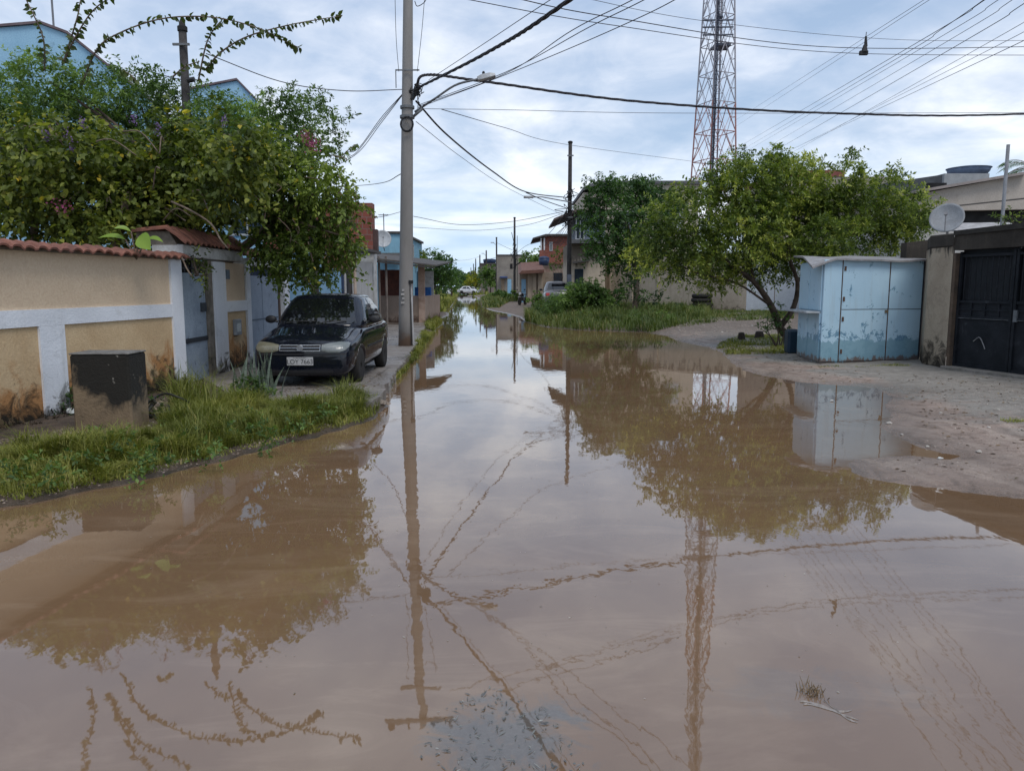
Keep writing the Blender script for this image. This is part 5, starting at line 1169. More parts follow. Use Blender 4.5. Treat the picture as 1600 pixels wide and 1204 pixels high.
    for sx, ax in ((1, '-x'), (-1, '+x')):
        patch('side_window', [(1.36, .965), (2.14, .975)], [(1.86, 1.335), (2.14, 1.35)], ax, TINT); patch('side_window', [(2.22, .975), (3.08, .99)], [(2.22, 1.35), (2.80, 1.325)], ax, TINT)
        L_ = [(sx * .335, .575), (sx * .44, .545), (sx * .60, .545), (sx * .70, .58), (sx * .735, .625)]; T_ = [(sx * .335, .665), (sx * .46, .692), (sx * .60, .705), (sx * .70, .70), (sx * .738, .68)]
        patch('headlight', L_, T_, '+y', LENSM if sx > 0 or not lens2 else lens2, .010, bvb, None, 14, 6, .010)
        patch('tail_lamp', [(sx * .50, .70), (sx * .72, .70)], [(sx * .48, .84), (sx * .70, .85)], '-y', RED_L, .010, bvb)
        c = (sx * .90, 1.50, 1.0); V = []
        mb = MB(); mb.lathe([(.02, -.035), (.075, -.03), (.088, 0), (.082, .03), (.05, .05)], (0, 0, 0), 'y', 14); mb.v = [(x * 1.15 + c[0], y + c[1], z * .78 + c[2]) for x, y, z in mb.v]
        mi = mb.build('wing_mirror', TRIMB, t, smooth=True); MB().tube([(sx * .78, 1.50, .955), (sx * .86, 1.5, .985)], .022, 6).build('mirror_arm', TRIMB, mi)
        if detail:
            for yy in (2.18, ): patch('door_seam', [(yy, .30), (yy + .007, .30)], [(yy, .93), (yy + .007, .93)], ax, TRIMB, .0015, bvb, None, 1, 10)
            patch('door_seam', [(1.28, .30), (1.287, .30)], [(1.24, .90), (1.247, .90)], ax, TRIMB, .0015, bvb, None, 1, 10); patch('door_seam', [(2.98, .45), (2.987, .45)], [(3.10, .93), (3.107, .93)], ax, TRIMB, .0015, bvb, None, 1, 10)
            for yy in (1.98, 2.82): patch('door_handle', [(yy, .80), (yy + .15, .80)], [(yy, .83), (yy + .15, .83)], ax, TRIMB, .02, bvb, None, 4, 2)
            patch('rub_strip', [(1.32, .53), (2.75, .53)], [(1.32, .565), (2.75, .565)], ax, TRIMB, .012, bvb, None, 16, 2)
    if detail:
        gr = patch('grille', [(-.32, .565), (.32, .565)], [(-.32, .665), (.32, .665)], '+y', TRIMB, .008, bvb, None, 12, 3)
        for z in (.567, .612, .655): patch('chrome_bar', [(-.315, z), (.315, z)], [(-.315, z + .010 if z < .61 or z > .65 else z + .008), (.315, z + .010)], '+y', CHROME, .016, bvb, gr, 12, 1)
        for x in (-.318, .308): patch('chrome_bar', [(x, .567), (x + .01, .567)], [(x, .665), (x + .01, .665)], '+y', CHROME, .016, bvb, gr, 1, 4)
        h = bvb.ray_cast(Vector((0, -3, .615)), Vector((0, 1, 0)))[0]
        bd = MB().lathe([(.052, 0), (.052, -.014), (.046, -.020), (.04, -.018)], (0, h.y - .008, .617), 'y', 24).build('round_badge', CHROME, gr, smooth=False)
        MB().lathe([(.034, -.019), (.03, -.024)], (0, h.y - .008, .617), 'y', 20).build('badge_centre', pm('badge grey', (.20, .21, .23), None, 9, .3), gr)
        patch('bumper_gap', [(-.74, .532), (.74, .532)], [(-.74, .538), (.74, .538)], '+y', TRIMB, .003, bvb, None, 18, 1); patch('lower_intake', [(-.52, .20), (.52, .20)], [(-.50, .27), (.50, .27)], '+y', TRIMB, .004, bvb, None, 12, 2)
        patch('bumper_strip', [(-.70, .51), (-.3, .505), (.3, .505), (.70, .51)], [(-.70, .53), (-.3, .525), (.3, .525), (.70, .53)], '+y', TRIMB, .008, bvb, None, 18, 2)
        h = bvb.ray_cast(Vector((.0, -3, .41)), Vector((0, 1, 0)))[0]
        pl = MB().box(-.205, .205, h.y - .022, h.y - .012, .345, .475).build('number_plate', pm('plate grey', (.42, .42, .42), (.36, .36, .36), 5, .45, 0), t, bevel=.004)
        me = text_mesh('LOY 7663', .098, .0012); me.transform(Matrix.Translation((0, h.y - .0235, .40)) @ Matrix.Rotation(math.pi / 2, 4, 'X')); link_mesh('plate_lettering', me, pm('plate letters', (.03, .03, .03)), pl)
        me = text_mesh('RJ - RIO DE JANEIRO', .022, .0008); me.transform(Matrix.Translation((0, h.y - .0235, .462)) @ Matrix.Rotation(math.pi / 2, 4, 'X')); link_mesh('plate_lettering', me, pm('plate letters', (.03, .03, .03)), pl)
        for x0_, x1_ in ((-.52, -.02), (.05, .50)):
            a = bvg.ray_cast(Vector((x0_, -3, .955)), Vector((0, 1, 0)))[0]; b_ = bvg.ray_cast(Vector((x1_, -3, .985)), Vector((0, 1, 0)))[0]; MB().tube([(x0_, a.y - .03, .955), ((x0_ + x1_) / 2, (a.y + b_.y) / 2 - .045, .985), (x1_, b_.y - .03, .985)], .009, 6).build('wiper', TRIMB, t)
        patch('hood_seam', [(-.62, .925), (.62, .925)], [(-.62, .932), (.62, .932)], '+y', TRIMB, .002, bvb, None, 14, 1)
    for cx, s in ((-.715, -1), (.715, 1)):
        for cy in (.78, 3.15):
            wv = MB().lathe([(.18, -.085), (.265, -.09), (.285, -.07), (.287, 0), (.285, .07), (.265, .09), (.18, .085)], (cx, cy, .285), 'x', 32).build('wheel', TYRE, t, smooth=True)
            ri = MB().lathe([(.185, s * .02), (.185, s * .08), (.17, s * .065), (.10, s * .05), (.075, s * .075), (.04, s * .085)], (cx, cy, .285), 'x', 24).build('rim', HUB, wv, smooth=True)
            if detail:
                mb = MB()
                for g in range(8): a = g * .785; mb.lathe([(.022, s * .055), (.022, s * .064)], (cx, cy + .135 * math.cos(a), .285 + .135 * math.sin(a)), 'x', 8)
                mb.build('rim_vents', TRIMB, ri)
    # dark wheel wells and floor, lowered as a black box for the shade underneath
    MB().box(-.64, .64, .22, 3.7, .155, .50).build('underbody_shade', TRIMB, t)
    place(t, loc, rz, sc); return t
NAVY = paint('dark navy car paint', (.005, .006, .012), .07, (.006, .008, .014), 0)
car('black four door sedan parked on the pavement with one yellowed headlight, plate LOY 7663', 'car', NAVY, (-3.04, 10.98, PZ), 0, (.92, .92, .92), detail=True, lens2=LENSY)
SILV = paint('silver grey car paint', (.10, .10, .11), .35)
cD = 47; car('silver grey hatchback seen from behind with red tail lamp beside the tall wooden pole', 'car', SILV, (at(872, 447, cD)[0], cD + 4.2, gz(at(872, 447, cD)[0], cD) - .02), math.pi, (1.05, 1.02, 1.20))
WCAR = paint('white car paint', (.62, .64, .67), .3)
for k, (px, D, lb_, bd, rz) in enumerate(((736, 150, 'white car parked far down the street, leftmost of the three by the yellow tree', WCAR, 0), (748, 146, 'pale car parked sideways far down the street, middle of the three by the yellow tree', WCAR, 1.3), (757, 152, 'dark grey car far down the street, rightmost of the three by the yellow tree', paint('dark grey car', (.06, .065, .075), .3), .1))):
    car(lb_, 'car', bd, (at(px, 447, D)[0], D, gz(at(px, 447, D)[0], D)), rz, (1, 1, 1))
car('pale car half hidden by the dark trees at the far left of the street', 'car', WCAR, (at(699, 447, 120)[0], 120, .2), .1, (1, 1, 1))

# motorbike
mD = 58; mx = at(812, 447, mD)[0]; t = thing('motorcycle', 'black motorcycle with white front parked on the muddy bank', 'motorcycle', (0, 0, 0))
for y in (0, 1.28):
    w_ = MB(); w_.lathe([(.24, -.04), (.30, -.045), (.315, 0), (.30, .045), (.24, .04)], (0, y, .31), 'x', 24); w_ = w_.build('wheel', TYRE, t, smooth=True); MB().lathe([(.05, -.06), (.05, .06)], (0, y, .31), 'x', 10).build('hub', HUB, w_)
    mb = MB()
    for g in range(6): a = g * 1.047; mb.tube([(0, y, .31), (0, y + .25 * math.cos(a), .31 + .25 * math.sin(a))], .012, 4)
    mb.build('spokes', CHROME, w_)
mb = MB()
for s in (-.08, .08): mb.tube([(s, 0, .31), (s, .22, .85)], .022, 6); mb.tube([(s, 1.28, .31), (s, .75, .38), (s, .35, .45), (s * .5, .25, .82)], .02, 6); mb.tube([(s, 1.28, .31), (s, 1.1, .72)], .02, 6)
mb.build('frame', BLK2, t)
MB().box(-.13, .13, .45, .85, .32, .62).build('engine', HUB, t, bevel=.04); MB().lathe([(.05, 0), (.14, .1), (.15, .3), (.06, .48)], (0, .28, .78), 'y', 14).build('fuel_tank', NAVY, t, smooth=True)
MB().box(-.12, .12, .72, 1.4, .76, .84).build('seat', BLK2, t, bevel=.03); mb = MB().tube([(-.36, .30, 1.0), (-.2, .24, 1.02), (0, .22, .96), (.2, .24, 1.02), (.36, .30, 1.0)], .016, 6); mb.build('handlebar', BLK2, t)
for s in (-.3, .3): MB().lathe([(.02, 0), (.06, .02), (.05, .04)], (s, .25, 1.16), 'y', 10).build('mirror', BLK2, t)
MB().lathe([(.04, .12), (.10, .02), (.09, -.02)], (0, .05, .88), 'y', 14).build('headlight', pm('white plastic', (.6, .6, .6), None, 5, .4), t); MB().box(-.07, .07, -.22, .12, .60, .63).build('front_mudguard', pm('white plastic', (.6, .6, .6)), t, bevel=.01)
place(t, (mx, mD, gz(mx, mD) - .01), -.35)

# ================================================================== SMALL THINGS ON THE GROUND
def rock(name, label, c, r, mat, cat='stone', group=None, sq=.7, seed=0, parent=None):
    rg = np.random.default_rng(seed); bm = bmesh.new(); bmesh.ops.create_icosphere(bm, subdivisions=3, radius=1); a, b_ = rg.normal(size=(2, 3)); d_ = rg.normal(size=3)
    for v in bm.verts:
        q = np.array(v.co); k = 1 + .16 * math.sin(q @ a * 3 + 1) + .10 * math.sin(q @ b_ * 6) + .05 * math.sin(q @ d_ * 13)
        v.co = Vector((q[0] * k * r[0], q[1] * k * r[1], max(-.4, q[2] * k) * r[2]))
    me = bpy.data.meshes.new(name); bm.to_mesh(me); bm.free(); me.transform(Matrix.Translation(c)); o = link_mesh(name, me, mat, parent, smooth=True)
    if label: tag(o, label, cat, group)
    return o
STONE = pm('stone', (.17, .14, .12), (.10, .085, .075), 9, .95, .7, 50); RUB = pm('rubble', (.28, .23, .19), (.17, .14, .115), 9, .95, .7, 50, dirt=(.07, .05, .035))
for px, py, l in ((1158, 529, 'small dark stump in the grass, left of the pair beside the kiosk tree'), (1186, 527, 'larger dark stump in the grass, right of the pair beside the kiosk tree')):
    c_ = gp(px, py, .1); t = thing('tree_stump', l, 'stump', (*c_, .08)); r_ = .105 if px < 1170 else .135
    MB().tube([(c_[0], c_[1], .02), (c_[0] + .01, c_[1], .16), (c_[0], c_[1], .27)], [r_ * 1.15, r_, r_ * .8], 12).build('wood', pm('charred stump', (.022, .017, .014), (.045, .034, .027), 12, .95, .8, 40), t); MB().lathe([(r_ * .75, .0), (r_ * .6, .012), (r_ * .2, .02)], (c_[0], c_[1], .268), 'z', 12).build('cut_top', pm('stump top', (.05, .04, .03), (.03, .025, .02), 12, .95), t)
for k in range(16):
    px, py = random.uniform(578, 606), random.uniform(612, 642); c_ = gp(px, py, .03); s = random.uniform(.03, .085)
    rock('rubble_piece', 'broken chunk of concrete in the heap at the corner of the pavement', (c_[0], c_[1], gz(*c_) + .01), (s, s * .8, s * .5), RUB, 'rubble', 'rubble heap at the pavement corner', seed=k)
for k, (px, py, s) in enumerate(((1025, 521, .04), (1062, 517, .035), (1128, 521, .04), (1010, 523, .045), (1085, 523, .03), (1390, 655, .03), (1450, 690, .02), (1530, 700, .025), (1560, 640, .02), (1100, 512, .03), (1180, 508, .035), (1470, 640, .018), (1410, 672, .018), (1545, 668, .018))):
    c_ = gp(px, py, .06); rock('pale_stone', 'small pale stone lying on the wet sandy ground at right', (c_[0], c_[1], gz(*c_) + s * .3), (s, s, s * .6), pm('pale stone', (.42, .39, .35), (.32, .29, .26), 9, .9), 'stone', 'pale stones on the sandy ground', seed=k + 40)
# gravel
rg = np.random.default_rng(21)
def gravel(name, label, poly, n, s0, s1, mat, seed):
    rg = np.random.default_rng(seed); P = scatter(poly, n, rg); z = height(P); k = z > .012; P, z = P[k], z[k]; n = len(P); s = s0 + (s1 - s0) * rg.random(n) ** 3
    U = np.array([(1, 0, 0), (.3, .95, 0), (-.8, .6, 0), (-.8, -.6, 0), (.3, -.95, 0), (.15, .1, .8)]); an = rg.random(n) * 6.28; ca, sa = np.cos(an), np.sin(an)
    J = U[None] * (1 + .35 * rg.normal(size=(n, 6, 1))); x = (J[..., 0] * ca[:, None] - J[..., 1] * sa[:, None]) * s[:, None] + P[:, :1]; y = (J[..., 0] * sa[:, None] + J[..., 1] * ca[:, None]) * s[:, None] + P[:, 1:]
    V = np.stack([x, y, J[..., 2] * s[:, None] * .8 + z[:, None]], 2).reshape(-1, 3); q = np.arange(n)[:, None] * 6; Fc = np.concatenate([q + [i, (i + 1) % 5, 5] for i in range(5)], 1).reshape(-1, 3)
    o = fast(name, V, Fc, mat); tag(o, label, 'gravel', kind='stuff'); return o
m, b = new_mat('gravel'); c = b.ramp(b.n('ShaderNodeNewGeometry').outputs['Random Per Island'], [(.0, (.10, .075, .06)), (.5, (.23, .175, .14)), (.85, (.30, .24, .20)), (1., (.48, .43, .38))]); b.out(c, .85); GRAV = m
gravel('gravel', 'loose gravel scattered over the sandy apron at right', [gp(1130, 560, .05), gp(1250, 585, .05), gp(1700, 605, .05), (7, 5.2), gp(1330, 735, .02), gp(1500, 650, .05), gp(1300, 600, .05)], 12000, .003, .010, GRAV, 3)
gravel('gravel', 'band of coarse gravel beside the water in front of the weathered wall', [gp(990, 520, .05), gp(1120, 500, .08), gp(1240, 500, .08), gp(1240, 520, .08), gp(1100, 533, .03)], 4200, .008, .026, GRAV, 4)
gravel('gravel', 'grit and crumbs on the left bank between grass and wall', [gp(0, 690, .1), gp(110, 672, .1), gp(300, 610, .1), gp(420, 630, .1), gp(590, 645, .04), gp(300, 728, .02), gp(0, 792, .01)], 9000, .004, .016, GRAV, 5)

# stacked tyres
c_ = (at(1097, 470, 43)[0], 43.)
zg = gz(*c_)
for k in range(4):
    z = zg + .12 + k * .235; o = MB().lathe([(.30, -.09), (.50, -.115), (.56, -.07), (.57, 0), (.56, .07), (.50, .115), (.30, .09), (.30, -.09)], (c_[0] + random.uniform(-.04, .04), c_[1], z), 'z', 28).build('old_tyre', TYRE, smooth=True)
    tag(o, ('bottom', 'second from bottom', 'third from bottom', 'topmost')[k] + ' old black tyre in the stack on the grass verge', 'tyre', 'stacked old tyres on the verge')

# broken debris by the concrete block
c_ = gp(252, 655, .12); mb = MB(); rr = np.random.default_rng(6)
for k in range(5):
    a0 = rr.random() * 6; r_ = .12 + .03 * k; o_ = np.array([c_[0], c_[1] + .05 * k, gz(*c_) + .10]); mb.tube([tuple(o_ + [r_ * math.cos(a0 + g * .3), .06 * math.sin(g), r_ * .7 * math.sin(a0 + g * .3)]) for g in range(14)], .014, 5)
tag(mb.build('hose_coil', TRIMB, smooth=True), 'tangled dark hose lying in the grass right of the concrete block', 'hose')
c_ = gp(113, 652, .1); tag(rock('crumpled_bag', None, (c_[0], c_[1], gz(*c_) + .03), (.06, .05, .04), pm('white plastic bag', (.62, .66, .66), None, 9, .5), seed=3), 'small crumpled white plastic scrap left of the concrete block', 'litter')
for k, (px, py) in enumerate(((262, 652), (1175, 512), (1300, 618), (1470, 705))):
    c_ = gp(px, py, .08); rock('litter_scrap', 'little pale scrap of litter on the bank', (c_[0], c_[1], max(.0, gz(*c_)) + .01), (.03, .02, .012), pm('litter', (.5, .5, .48), None, 9, .6), 'litter', 'pale scraps of litter', seed=k + 70)
# floating twigs and foam
mb = MB()
for k, (a_, b_) in enumerate((((1250, 1096), (1338, 1120)), ((1258, 1104), (1330, 1108)), ((1290, 1098), (1342, 1132)))):
    p_, q_ = gp(*a_), gp(*b_); n_ = 14; V = []
    for i in range(n_ + 1):
        s = i / n_; x, y = p_[0] + (q_[0] - p_[0]) * s, p_[1] + (q_[1] - p_[1]) * s + .02 * math.sin(s * 5 + k); w_ = .009 * math.sin(math.pi * s) + .001; V += [(x, y - w_, .0015), (x, y + .001, .004 + .003 * math.sin(s * 17 + k)), (x, y + w_, .0015)]
    mb.add(V, [f for i in range(n_) for f in ((i * 3, i * 3 + 1, i * 3 + 4, i * 3 + 3), (i * 3 + 1, i * 3 + 2, i * 3 + 5, i * 3 + 4))])
tag(mb.build('plastic_film', pm('murky film', (.27, .24, .22), (.2, .17, .15), 30, .3)), 'strip of murky plastic film floating below the weed clump at lower right', 'litter')
mb = MB(); c_ = gp(1270, 1082)
for k in range(40):
    a_ = rr.random() * 6.28; l = .02 + .05 * rr.random(); x, y = c_[0] + rr.normal() * .022, c_[1] + rr.normal() * .022; mb.tube([(x, y, .002), (x + l * .4 * math.cos(a_), y + l * .4 * math.sin(a_), .012 + .03 * rr.random())], [.0022, .001], 4)
tag(mb.build('floating_weed', pm('dead weed', (.24, .17, .10), (.13, .09, .05), 30, .9)), 'clump of dead weed poking out of the water at lower right', 'weed')
P = scatter([gp(680, 1110), gp(760, 1070), gp(860, 1110), gp(930, 1215), gp(640, 1215)], 230, np.random.default_rng(9)); n_ = len(P)
Bp = np.stack([P[:, 0], P[:, 1], np.full(n_, .0015) + .003 * rg.random(n_)], 1); Dd = unit(np.stack([rg.normal(size=n_), rg.normal(size=n_), .12 * np.abs(rg.normal(size=n_))], 1)); V, Fc, k = leaf_geo(Bp, Dd, unit(np.stack([rg.normal(size=n_) * .3, rg.normal(size=n_) * .3, np.ones(n_)], 1)), .012 + .035 * rg.random(n_) ** 2, .003 + .006 * rg.random(n_) ** 2)
WEEDM = leaf_mat('drowned weed', [(.0, (.075, .08, .08)), (.5, (.14, .145, .14)), (.85, (.24, .24, .22)), (1., (.45, .45, .42))], .1)
tag(fast('floating_leaves', V, Fc, WEEDM, tint=rg.random(n_) ** 1.6), 'silt covered drowned weeds just at the water surface at bottom centre', 'weed', kind='stuff')
for nm_, lb_, pl_, n_, sd_2 in (('fallen_leaves', 'brown fallen leaves and chips scattered on the sandy apron and under the kiosk tree', [gp(1120, 545, .06), gp(1240, 525, .08), gp(1300, 575, .06), gp(1700, 600, .08), (7, 5.2), gp(1340, 735, .03), gp(1450, 650, .05), gp(1300, 600, .05)], 900, 61), ('fallen_leaves', 'brown fallen leaves on the left bank and pavement', [gp(0, 700, .1), gp(130, 665, .12), gp(330, 605, .14), gp(600, 560, .155), gp(600, 630, .155), gp(400, 650, .12)], 500, 62)):
    rq = np.random.default_rng(sd_2); P = scatter(pl_, n_, rq); z = np.maximum(height(P), np.where(inside(P, np.array(Pn)), PZ, 0)); k_ = z > .015; P, z = P[k_], z[k_]; n_ = len(P)
    V, Fc, k = leaf_geo(np.stack([P[:, 0], P[:, 1], z + .004], 1), unit(np.stack([rq.normal(size=n_), rq.normal(size=n_), .15 * np.abs(rq.normal(size=n_))], 1)), unit(np.stack([rq.normal(size=n_) * .3, rq.normal(size=n_) * .3, np.ones(n_)], 1)), .02 + .04 * rq.random(n_), .01 + .02 * rq.random(n_), True)
    tag(fast(nm_, V, Fc, leaf_mat('fallen leaf', [(.0, (.04, .025, .015)), (.5, (.12, .075, .04)), (.85, (.24, .16, .08)), (1., (.35, .30, .16))], .1), tint=np.repeat(rq.random(n_), k)), lb_, 'leaves', kind='stuff')
P = scatter([gp(300, 700), gp(1300, 620), gp(1500, 1100), gp(500, 1150), gp(200, 900)], 500, np.random.default_rng(19)); n_ = len(P)
Bp = np.stack([P[:, 0], P[:, 1], np.full(n_, .002)], 1); Dd = unit(np.stack([rg.normal(size=n_), rg.normal(size=n_), .05 * np.abs(rg.normal(size=n_))], 1)); V, Fc, k = leaf_geo(Bp, Dd, unit(np.stack([rg.normal(size=n_) * .2, rg.normal(size=n_) * .2, np.ones(n_)], 1)), .006 + .014 * rg.random(n_) ** 2, .003 + .005 * rg.random(n_))
tag(fast('floating_specks', V, Fc, leaf_mat('floating chaff', [(.0, (.10, .075, .05)), (.6, (.25, .2, .15)), (1., (.6, .57, .5))], .1), tint=rg.random(n_)), 'scattered specks of chaff floating on the brown water', 'debris', kind='stuff')

# ================================================================== TREES AND PLANTS, RIGHT
BR = pxb([(1180, 290, 42), (1128, 312, 38), (1235, 300, 46), (1065, 338, 36), (1030, 372, 30), (1008, 398, 20), (1090, 385, 42), (1150, 365, 50), (1218, 362, 52), (1288, 322, 42), (1338, 318, 38), (1388, 330, 34),
          (1425, 346, 26), (1450, 352, 12), (1296, 375, 42), (1356, 368, 38), (1402, 368, 26), (1128, 412, 30), (1078, 414, 26), (1182, 412, 34), (1235, 410, 30), (1046, 420, 17), (1165, 254, 13), (1160, 272, 20), (1212, 250, 15), (1216, 272, 22), (1330, 272, 15),
          (1325, 254, 8), (1380, 288, 13), (1398, 278, 8), (1104, 440, 13), (1135, 440, 14), (1285, 405, 26), (1260, 270, 20), (1118, 284, 16), (1416, 312, 14), (1260, 340, 44), (1190, 330, 44), (1158, 240, 6), (1158, 249, 8), (1152, 262, 10), (1214, 237, 6), (1217, 244, 8), (1208, 262, 12), (1332, 240, 5), (1331, 249, 7), (1384, 274, 7), (1399, 266, 5), (1412, 285, 9), (1428, 300, 9), (1442, 318, 12), (1000, 385, 12), (988, 402, 9), (1012, 418, 10), (1120, 266, 9), (1125, 276, 11), (1195, 258, 9), (1232, 262, 11), (1300, 270, 10), (1348, 285, 14), (1085, 300, 14), (1060, 310, 14)], 20., 1.3)
tb_ = (*gp(1232, 537, .1), .0); fk = at(1218, 512, tb_[1])
l1 = [fk, at(1205, 478, tb_[1] - .2), at(1178, 440, tb_[1] - .4), at(1140, 412, tb_[1] - .6), at(1100, 380, tb_[1] - .6)]; l2 = [fk, at(1240, 480, tb_[1]), at(1246, 440, tb_[1] + .1), at(1232, 395, tb_[1]), at(1240, 330, tb_[1])]
tree('broadleaf_tree', 'spreading light green tree leaning over the metal kiosk', 'tree', (tb_[0], tb_[1], 0.02), fk, BR, LEAF_R, r0=.15, limbs=0, extra_limbs=[(l1, .10, .03), (l2, .085, .03), ([at(1178, 440, tb_[1] - .4), at(1172, 400, tb_[1] - .3), at(1180, 320, tb_[1])], .05, .02),
     ([at(1246, 440, tb_[1] + .1), at(1300, 390, tb_[1] + .2), at(1370, 340, tb_[1])], .05, .015), ([at(1205, 478, tb_[1] - .2), at(1150, 442, tb_[1] - .8), at(1085, 425, tb_[1] - .8), at(1040, 400, tb_[1] - .8)], .035, .01), ([at(1240, 470, tb_[1]), at(1268, 440, tb_[1] + .2), at(1300, 380, tb_[1] + .4)], .035, .012)],
     Ln=.10, Wd=.04, dens=150, per=14, slen=.30, rng=np.random.default_rng(31))
def shrub(name, label, blobs, base, mat=LEAF_R, cat='shrub', group=None, **kw):
    t = thing(name, label, cat, base, group); mb = MB()
    for bl in blobs[:8]: limb(mb, (base[0] + random.uniform(-.08, .08), base[1], base[2] - .05), bl[:3], .018, .006, .15, 4)
    mb.build('stems', BARK, t); V, Fc, T = crown(blobs, **kw); fast('leaves', V, Fc, mat, t, tint=T); return t
bs = pxb([(1218, 498, 12), (1205, 503, 9), (1196, 508, 9), (1212, 480, 8), (1190, 514, 6), (1225, 512, 8)], tb_[1] - .45, .2); shrub('sapling', 'small leafy sapling growing against the forked trunk by the kiosk', bs, (bs[0][0], bs[0][1], .1), LEAF_D, Ln=.08, Wd=.035, dens=120, per=8, slen=.14)
BD = pxb([(936, 300, 20.2), (960, 298, 20.2), (1000, 300, 26.9), (1040, 312, 21.8), (932, 335, 20.2), (978, 345, 35.3), (1028, 348, 26.9), (938, 378, 18.5), (982, 388, 28.6), (1036, 382, 20.2), (960, 412, 13.4), (932, 398, 11.8), (958, 282, 7.6), (1000, 286, 10.1), (1020, 296, 11.8), (1058, 330, 13.4), (1010, 412, 13.4), (912, 345, 8.4), (925, 318, 10.1), (985, 425, 10.1)], 38, 1.8)
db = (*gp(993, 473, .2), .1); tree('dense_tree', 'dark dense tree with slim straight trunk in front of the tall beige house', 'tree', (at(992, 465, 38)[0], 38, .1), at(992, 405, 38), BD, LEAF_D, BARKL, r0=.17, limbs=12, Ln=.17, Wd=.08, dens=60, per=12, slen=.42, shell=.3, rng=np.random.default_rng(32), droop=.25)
bs = pxb([(905, 462, 20), (925, 458, 22), (940, 468, 14), (895, 474, 14), (912, 478, 14), (930, 478, 16)], 36.5, .5); shrub('bush', 'round dense green bush at the left end of the grass verge', bs, (at(918, 480, 36.5)[0], 36.5, .15), LEAF_F, Ln=.12, Wd=.05, dens=210, per=12, slen=.2)
bs = pxb([(968, 458, 9), (962, 468, 9), (975, 446, 7), (985, 440, 5), (955, 476, 9), (945, 470, 8), (1000, 460, 7), (1030, 466, 8), (1010, 472, 6)], 37.2, .5); shrub('ragged_shrub', 'ragged leafy shrub around the slim trunk before the weathered wall', bs, (at(966, 475, 37.2)[0], 37.2, .15), LEAF_D, Ln=.15, Wd=.07, dens=90, per=8, slen=.3)
bs = pxb([(1600, 338, 14), (1580, 334, 10), (1566, 340, 7), (1625, 335, 16)], 16., .3); shrub('wall_top_bush', 'light green bush showing over the gate wall at the right edge', bs, (bs[0][0], 16., 2.3), LEAF_R, Ln=.07, Wd=.03, dens=60, per=10, slen=.2)
bs = pxb([(862, 474, 11), (878, 468, 12), (868, 484, 12), (890, 482, 12), (850, 486, 9), (840, 492, 7), (905, 490, 9), (872, 494, 9)], 36, .5); shrub('weed_thicket', 'tall bright weeds filling the left end of the right bank beside the round bush', bs, (bs[0][0], 36, .1), LEAF_F, Ln=.13, Wd=.035, dens=130, per=10, slen=.3)
bs = pxb([(1060, 482, 8), (1072, 488, 8), (1048, 490, 7), (1030, 486, 6), (1080, 494, 7)], 38, .4); shrub('weed_thicket', 'brownish green weeds in front of the stacked tyres', bs, (bs[0][0], 38, .1), LEAF_D, Ln=.12, Wd=.04, dens=110, per=9, slen=.3)
# palm at the right edge
pc = at(1592, 262, 34); t = thing('palm_tree', 'feathery dark palm crown above the warehouse at the right edge', 'palm', (pc[0] + .6, 34, 0))
pc = (pc[0] + .6, 34, pc[2]); MB().tube(curve([(pc[0] + .3, 34, -.1), (pc[0] + .1, 34, 3), pc], 10), [.16 - .004 * i for i in range(11)], 10).build('trunk', BARKL, t, smooth=True); parts = []; rr = np.random.default_rng(44); mb = MB()
for k in range(15):
    a_ = k * 2.4; el = .9 - .09 * k; d = np.array([math.cos(a_) * math.cos(el), math.sin(a_) * math.cos(el), math.sin(el)]); L_ = 1.7; pts = [np.array(pc) + d * L_ * s - np.array([0, 0, 1.0]) * L_ * s * s * .55 for s in (0, .35, .7, 1.)]; C = curve([tuple(p) for p in pts], 30); mb.tube(C, [.02 - .0005 * i for i in range(31)], 4)
    B_ = []; D_ = []
    for i in range(4, 31):
        tg = (C[min(i + 1, 30)] - C[i - 1]).normalized(); s = tg.cross(Vector((0, 0, 1))).normalized()
        for sg in (-1, 1): B_.append(C[i]); D_.append((s * sg * .8 + tg * .6 + Vector((0, 0, -.55))).normalized())
    B_ = np.array(B_); D_ = np.array(D_); V, Fc, kk = leaf_geo(B_, D_, unit(rr.normal(size=B_.shape) * .3 + [0, 0, 1]), .35 + .1 * rr.random(len(B_)), np.full(len(B_), .03)); parts.append((V, Fc, np.clip(.4 + rr.normal(size=len(B_)) * .15, 0, 1)))
mb.build('frond_stalks', BARKL, t); V, Fc, T = merge(parts); fast('fronds', V, Fc, LEAF_D, t, tint=T)

# far trees
def far_tree(name, label, lst, D, mat, trunk=True, group=None, jit=2., **kw):
    bl = pxb(lst, D, jit); x = sum(b_[0] for b_ in bl) / len(bl); z = min(b_[2] for b_ in bl)
    kw.setdefault('Ln', D * .0042); kw.setdefault('Wd', D * .0022); kw.setdefault('slen', D * .009); kw.setdefault('per', 9)
    return tree(name, label, 'tree', (x, D, 0.), (x, D, max(.8, z)), bl, mat, r0=.12, limbs=6, group=group, **kw)
far_tree('street_tree', 'dark leaning tree on the left bank, nearest the porch roof', [(662, 418, 16), (676, 412, 16), (690, 415, 16), (698, 425, 14), (680, 430, 20), (668, 440, 14), (655, 425, 10), (700, 438, 12), (690, 445, 12), (672, 402, 7), (688, 404, 7)], 62, LEAF_D, dens=23.4)
far_tree('street_tree', 'second dark tree on the left bank reaching towards the far street', [(704, 428, 10), (710, 434, 8), (702, 442, 10), (712, 442, 6), (696, 446, 8)], 88, LEAF_D, dens=10.4)
far_tree('street_tree', 'small pale green treetop above the porch roof beside the concrete pole', [(655, 400, 5), (662, 405, 6), (650, 407, 5), (658, 412, 7)], 50, LEAF_R, dens=31.2)
